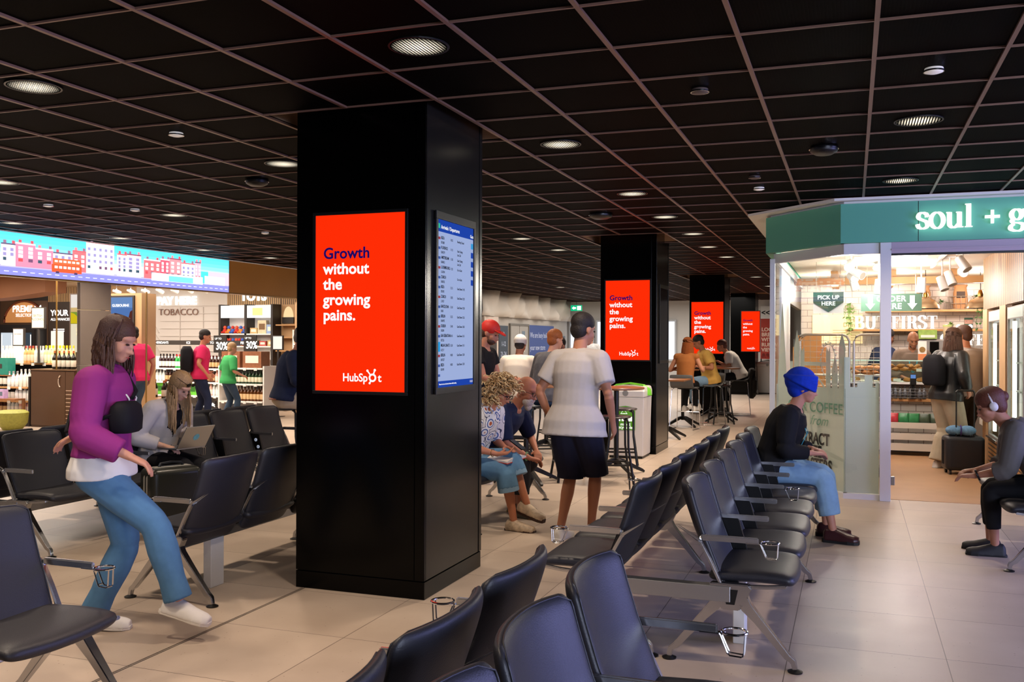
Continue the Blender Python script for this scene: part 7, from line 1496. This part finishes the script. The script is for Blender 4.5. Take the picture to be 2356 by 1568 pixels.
bar_chair((-2.82, 16.95, 0), 'grey shell bar chair with chrome sled frame under the long ginger hair', rad(82)); high_table((-2.95, 17.5, 0), 'round walnut high table of the couple', .30, 1.06); bar_chair((-2.52, 18.1, 0), 'grey shell bar chair under the yellow-shirted person', rad(205))
high_table((-2.42, 18.9, 0), 'round walnut high table right of the couple', .36, 1.06); stool((-2.36, 18.35, 0), 'black bar stool at the table right of the couple, nearer one', .4); stool((-2.55, 19.5, 0), 'black bar stool at the table right of the couple, farther one', .2)
bar_chair((-2.26, 20.7, 0), 'grey bar chair with chrome sled frame under the white-T-shirted person', rad(186)); high_table((-2.72, 20.35, 0), 'round walnut high table of the white-T-shirted person', .33, 1.06)
# jacket hung over the chair back
g_ = random.Random(12); R = []
for z, wy, dx in ((1.0, .2, .03), (.98, .23, .05), (.85, .24, .07), (.6, .25, .08), (.42, .22, .07), (.36, .12, .03)):
    R.append([V((dx*cos(q)*1.2+g_.uniform(-.014, .014), wy*sin(q)+g_.uniform(-.014, .014), z+g_.uniform(-.01, .01))) for q in [2*pi*i/18 for i in range(18)]])
t = thing('hung_jacket', 'dark jacket draped over the bar chair of the white-T-shirted person', 'jacket', (-2.02, 20.72, 0), rad(186)); MB().rings(R).build('jacket_body', fabric('jacket_dark', '#2b2a2a', .2), t, smooth=60)
for q in (1, -1): MB().tube([(-.03, .2*q, .95), (-.06, .25*q, .75), (-.05, .25*q, .48)], [.05, .05, .04], 10).build('sleeve', fabric('jacket_dark', '#2b2a2a', .2), t)
# recycling bin
def bin_(loc, label, lidc, w_=.5, panel=True):
    t = thing('recycling_bin', label, 'bin', loc); h = w_/2; body = mat('bin_white', '#d9d5d0', .35)
    MB().rings([[V((x*k*h, y*k*.26, z)) for x, y in ((-1, -1), (1, -1), (1, 1), (-1, 1))] for z, k in ((.03, .94), (.5, .97), (.80, 1), (.82, 1.02))]).build('body', body, t, smooth=0, bevel=.012, fix=True)
    MB().rings([[V((x*k*h, y*k*.26+o, z)) for x, y in ((-1, -1), (1, -1), (1, 1), (-1, 1))] for z, k, o in ((.82, 1.03, 0), (.90, 1.03, 0), (.95, .97, .02), (.965, .9, .03))]).build('hood', body, t, smooth=0, bevel=.02, fix=True)
    MB().bar([(-h*1.05, -.05, .84), (-h*1.02, -.02, .92), (-h*.75, 0, .975), (0, 0, 1.0), (h*.75, 0, .975), (h*1.02, -.02, .92), (h*1.05, -.05, .84)], .1, .02, V((0, 0, 1))).build('lid_band', lidc, t, smooth=60)
    MB().box((-h*.9, -.24, .0), (h*.9, .24, .03)).build('base', black_plastic, t, smooth=0)
    MB().lathe([(0, 0), (.04, 0), (.04, .004), (0, .004)], n=20).build('lock_plate', mat('plate_grey', '#8a8a88', .4), t, loc=(0, -.268, .875), rot=(pi/2, 0, 0))
    if panel:
        gp = mat('bin_green', '#5ba92c', .5); MB().prism([(-.17, .38), (.13, .38), (.13, .66), (.08, .69), (0, .705), (-.1, .69), (-.17, .66)], .004, (V((0, -.258, 0)), V((1, 0, 0)), V((0, 0, 1)))).build('label_panel', gp, t, smooth=0)
        text('mixed\nrecyclables', 'lettering', white_text, t, (.0, -.264, .44), FRONT, .055, .01, .001, 'CENTER', line=.75); MB().tube([(-.02+.05*cos(q), -.264, .62+.04*sin(q)) for q in [pi/2+2*pi*i/3 for i in range(3)]], .006, 6, True).build('recycle_symbol', white_text, t)
        for x in (-.12, -.05, .04): MB().box((x, -.2635, .5), (x+.05, -.262, .56)).build('item_symbol', white_text, t, smooth=0)
    return t
lime = mat('lime_green', '#6cc22e', .4)
bin_((-2.86, 12.68, 0), 'white recycling bin with lime green lid before the second pillar', lime)
bin_((-2.40, 29.6, 0), 'white bin with black lid below the red banner in the distance', black_plastic, .6, False)
# things on the red-capped person's table
tr_ = thing('serving_tray', 'white paper tray on the high table before the red-capped person', 'tray', (-3.45, 9.88, 1.081), .3); MB().box((-.12, -.08, 0), (.12, .08, .006)).build('tray_base', white_paint, tr_, smooth=0); 
for a, c in (((-.12, -.08), (.12, -.075)), ((-.12, .075), (.12, .08)), ((-.12, -.075), (-.115, .075)), ((.115, -.075), (.12, .075))): MB().box((*a, .006), (*c, .025)).build('tray_rim', white_paint, tr_, smooth=0)
for k, (x, y) in enumerate(((-3.30, 9.80), (-3.24, 9.86), (-3.20, 9.78), (-3.27, 9.74))): put(box_mesh('#b0282a', .05, .035, .01, '#e9e6e0'), 'sauce_sachet', (x, y, 1.081), k*1.1, 'red sauce sachet lying right of the white tray on the high table', 'sachet', 'red sachets on the high table')
sh_ = MB(); sh_.mi = 0; sh_.lathe([(0, 0), (.02, 0), (.018, .06)], n=14); sh_.mi = 1; sh_.lathe([(.019, .06), (.019, .075), (.01, .085), (0, .086)], n=14); sme = sh_.mesh(); sme.materials.append(thin_glass('shaker_glass', '#f2f2f2')); sme.materials.append(chrome)
for x in (-3.22, -3.15): put(sme, 'salt_shaker', (x, 10.0, 1.081), 0, 'glass shaker with metal top standing on the tray table', 'shaker', 'shakers on the tray table')
# cabin cases
def suitcase(loc, rz, label, m, trim_, w_=.40, d_=.24, h=.55, tele=0):
    t = thing('suitcase', label, 'suitcase', loc, rz); b = MB().box((-d_/2, -w_/2, .05), (d_/2, w_/2, h)); o = b.build('shell', m, t, smooth=60); bv = o.modifiers.new('bevel', 'BEVEL'); bv.width = .05; bv.segments = 5
    for x in (-.02, .03):
        q = w_/2+.002; hh = h+.002; MB().tube([(x, -q, .12), (x, -q, hh-.07), (x, -q+.02, hh-.02), (x, -q+.07, hh), (x, q-.07, hh), (x, q-.02, hh-.02), (x, q, hh-.07), (x, q, .12)], .006, 6).build('zip', trim_, t)
    MB().bar([(0, -.1, h+.0), (0, -.085, h+.03), (0, 0, h+.038), (0, .085, h+.03), (0, .1, h+.0)], .03, .012, V((0, 0, 1))).build('carry_handle', m, t, smooth=60)
    for sx_ in (-1, 1):
        for sy in (-1, 1): MB().tube([(sx_*d_*.36, sy*w_*.38-.012, .028), (sx_*d_*.36, sy*w_*.38+.012, .028)], .028, 14).build('wheel', black_plastic, t)
    if tele:
        for sy in (-1, 1): MB().cyl((-d_*.35, sy*.10, h-.02), (-d_*.35, sy*.10, tele-.02), .009, n=10).build('pull_rod', black_plastic, t)
        MB().tube([(-d_*.35, -.10, tele-.02), (-d_*.35, -.085, tele), (-d_*.35, .085, tele), (-d_*.35, .10, tele-.02)], .013, 10).build('pull_handle', black_plastic, t)
    return t
suitcase((-5.17, 6.22, 0), rad(-25), 'dark olive cabin suitcase with pale piping at the feet of the blonde person', mat('case_olive', '#23251f', .35), mat('piping_pale', '#a9a596', .5), .42, .26, .55)
suitcase((1.25, 12.42, 0), rad(100), 'black suitcase pulled by the leather-jacketed customer in the kiosk doorway', mat('case_black', '#1b1c22', .45), black_plastic, .44, .25, .46, 1.0)
t = thing('patterned_pouch', 'blue and pink patterned soft pouch lying on the black suitcase', 'pouch', (1.22, 12.36, .465)); b = MB(); b.ball((-.07, 0, .06), (.10, .07, .06), 16, 10); b.ball((.07, 0, .06), (.10, .07, .06), 16, 10)
remesh(b, 'pouch_body', mat('pouch_cloth', '#5f86a8', .8, var=.7, vscale=30), t, .008, 2); MB().tube([(0, .058*cos(q), .06+.058*sin(q)) for q in [2*pi*i/18 for i in range(18)]], .007, 6, True).build('cinch_strap', fabric('strap_violet', '#4a3a78'), t)
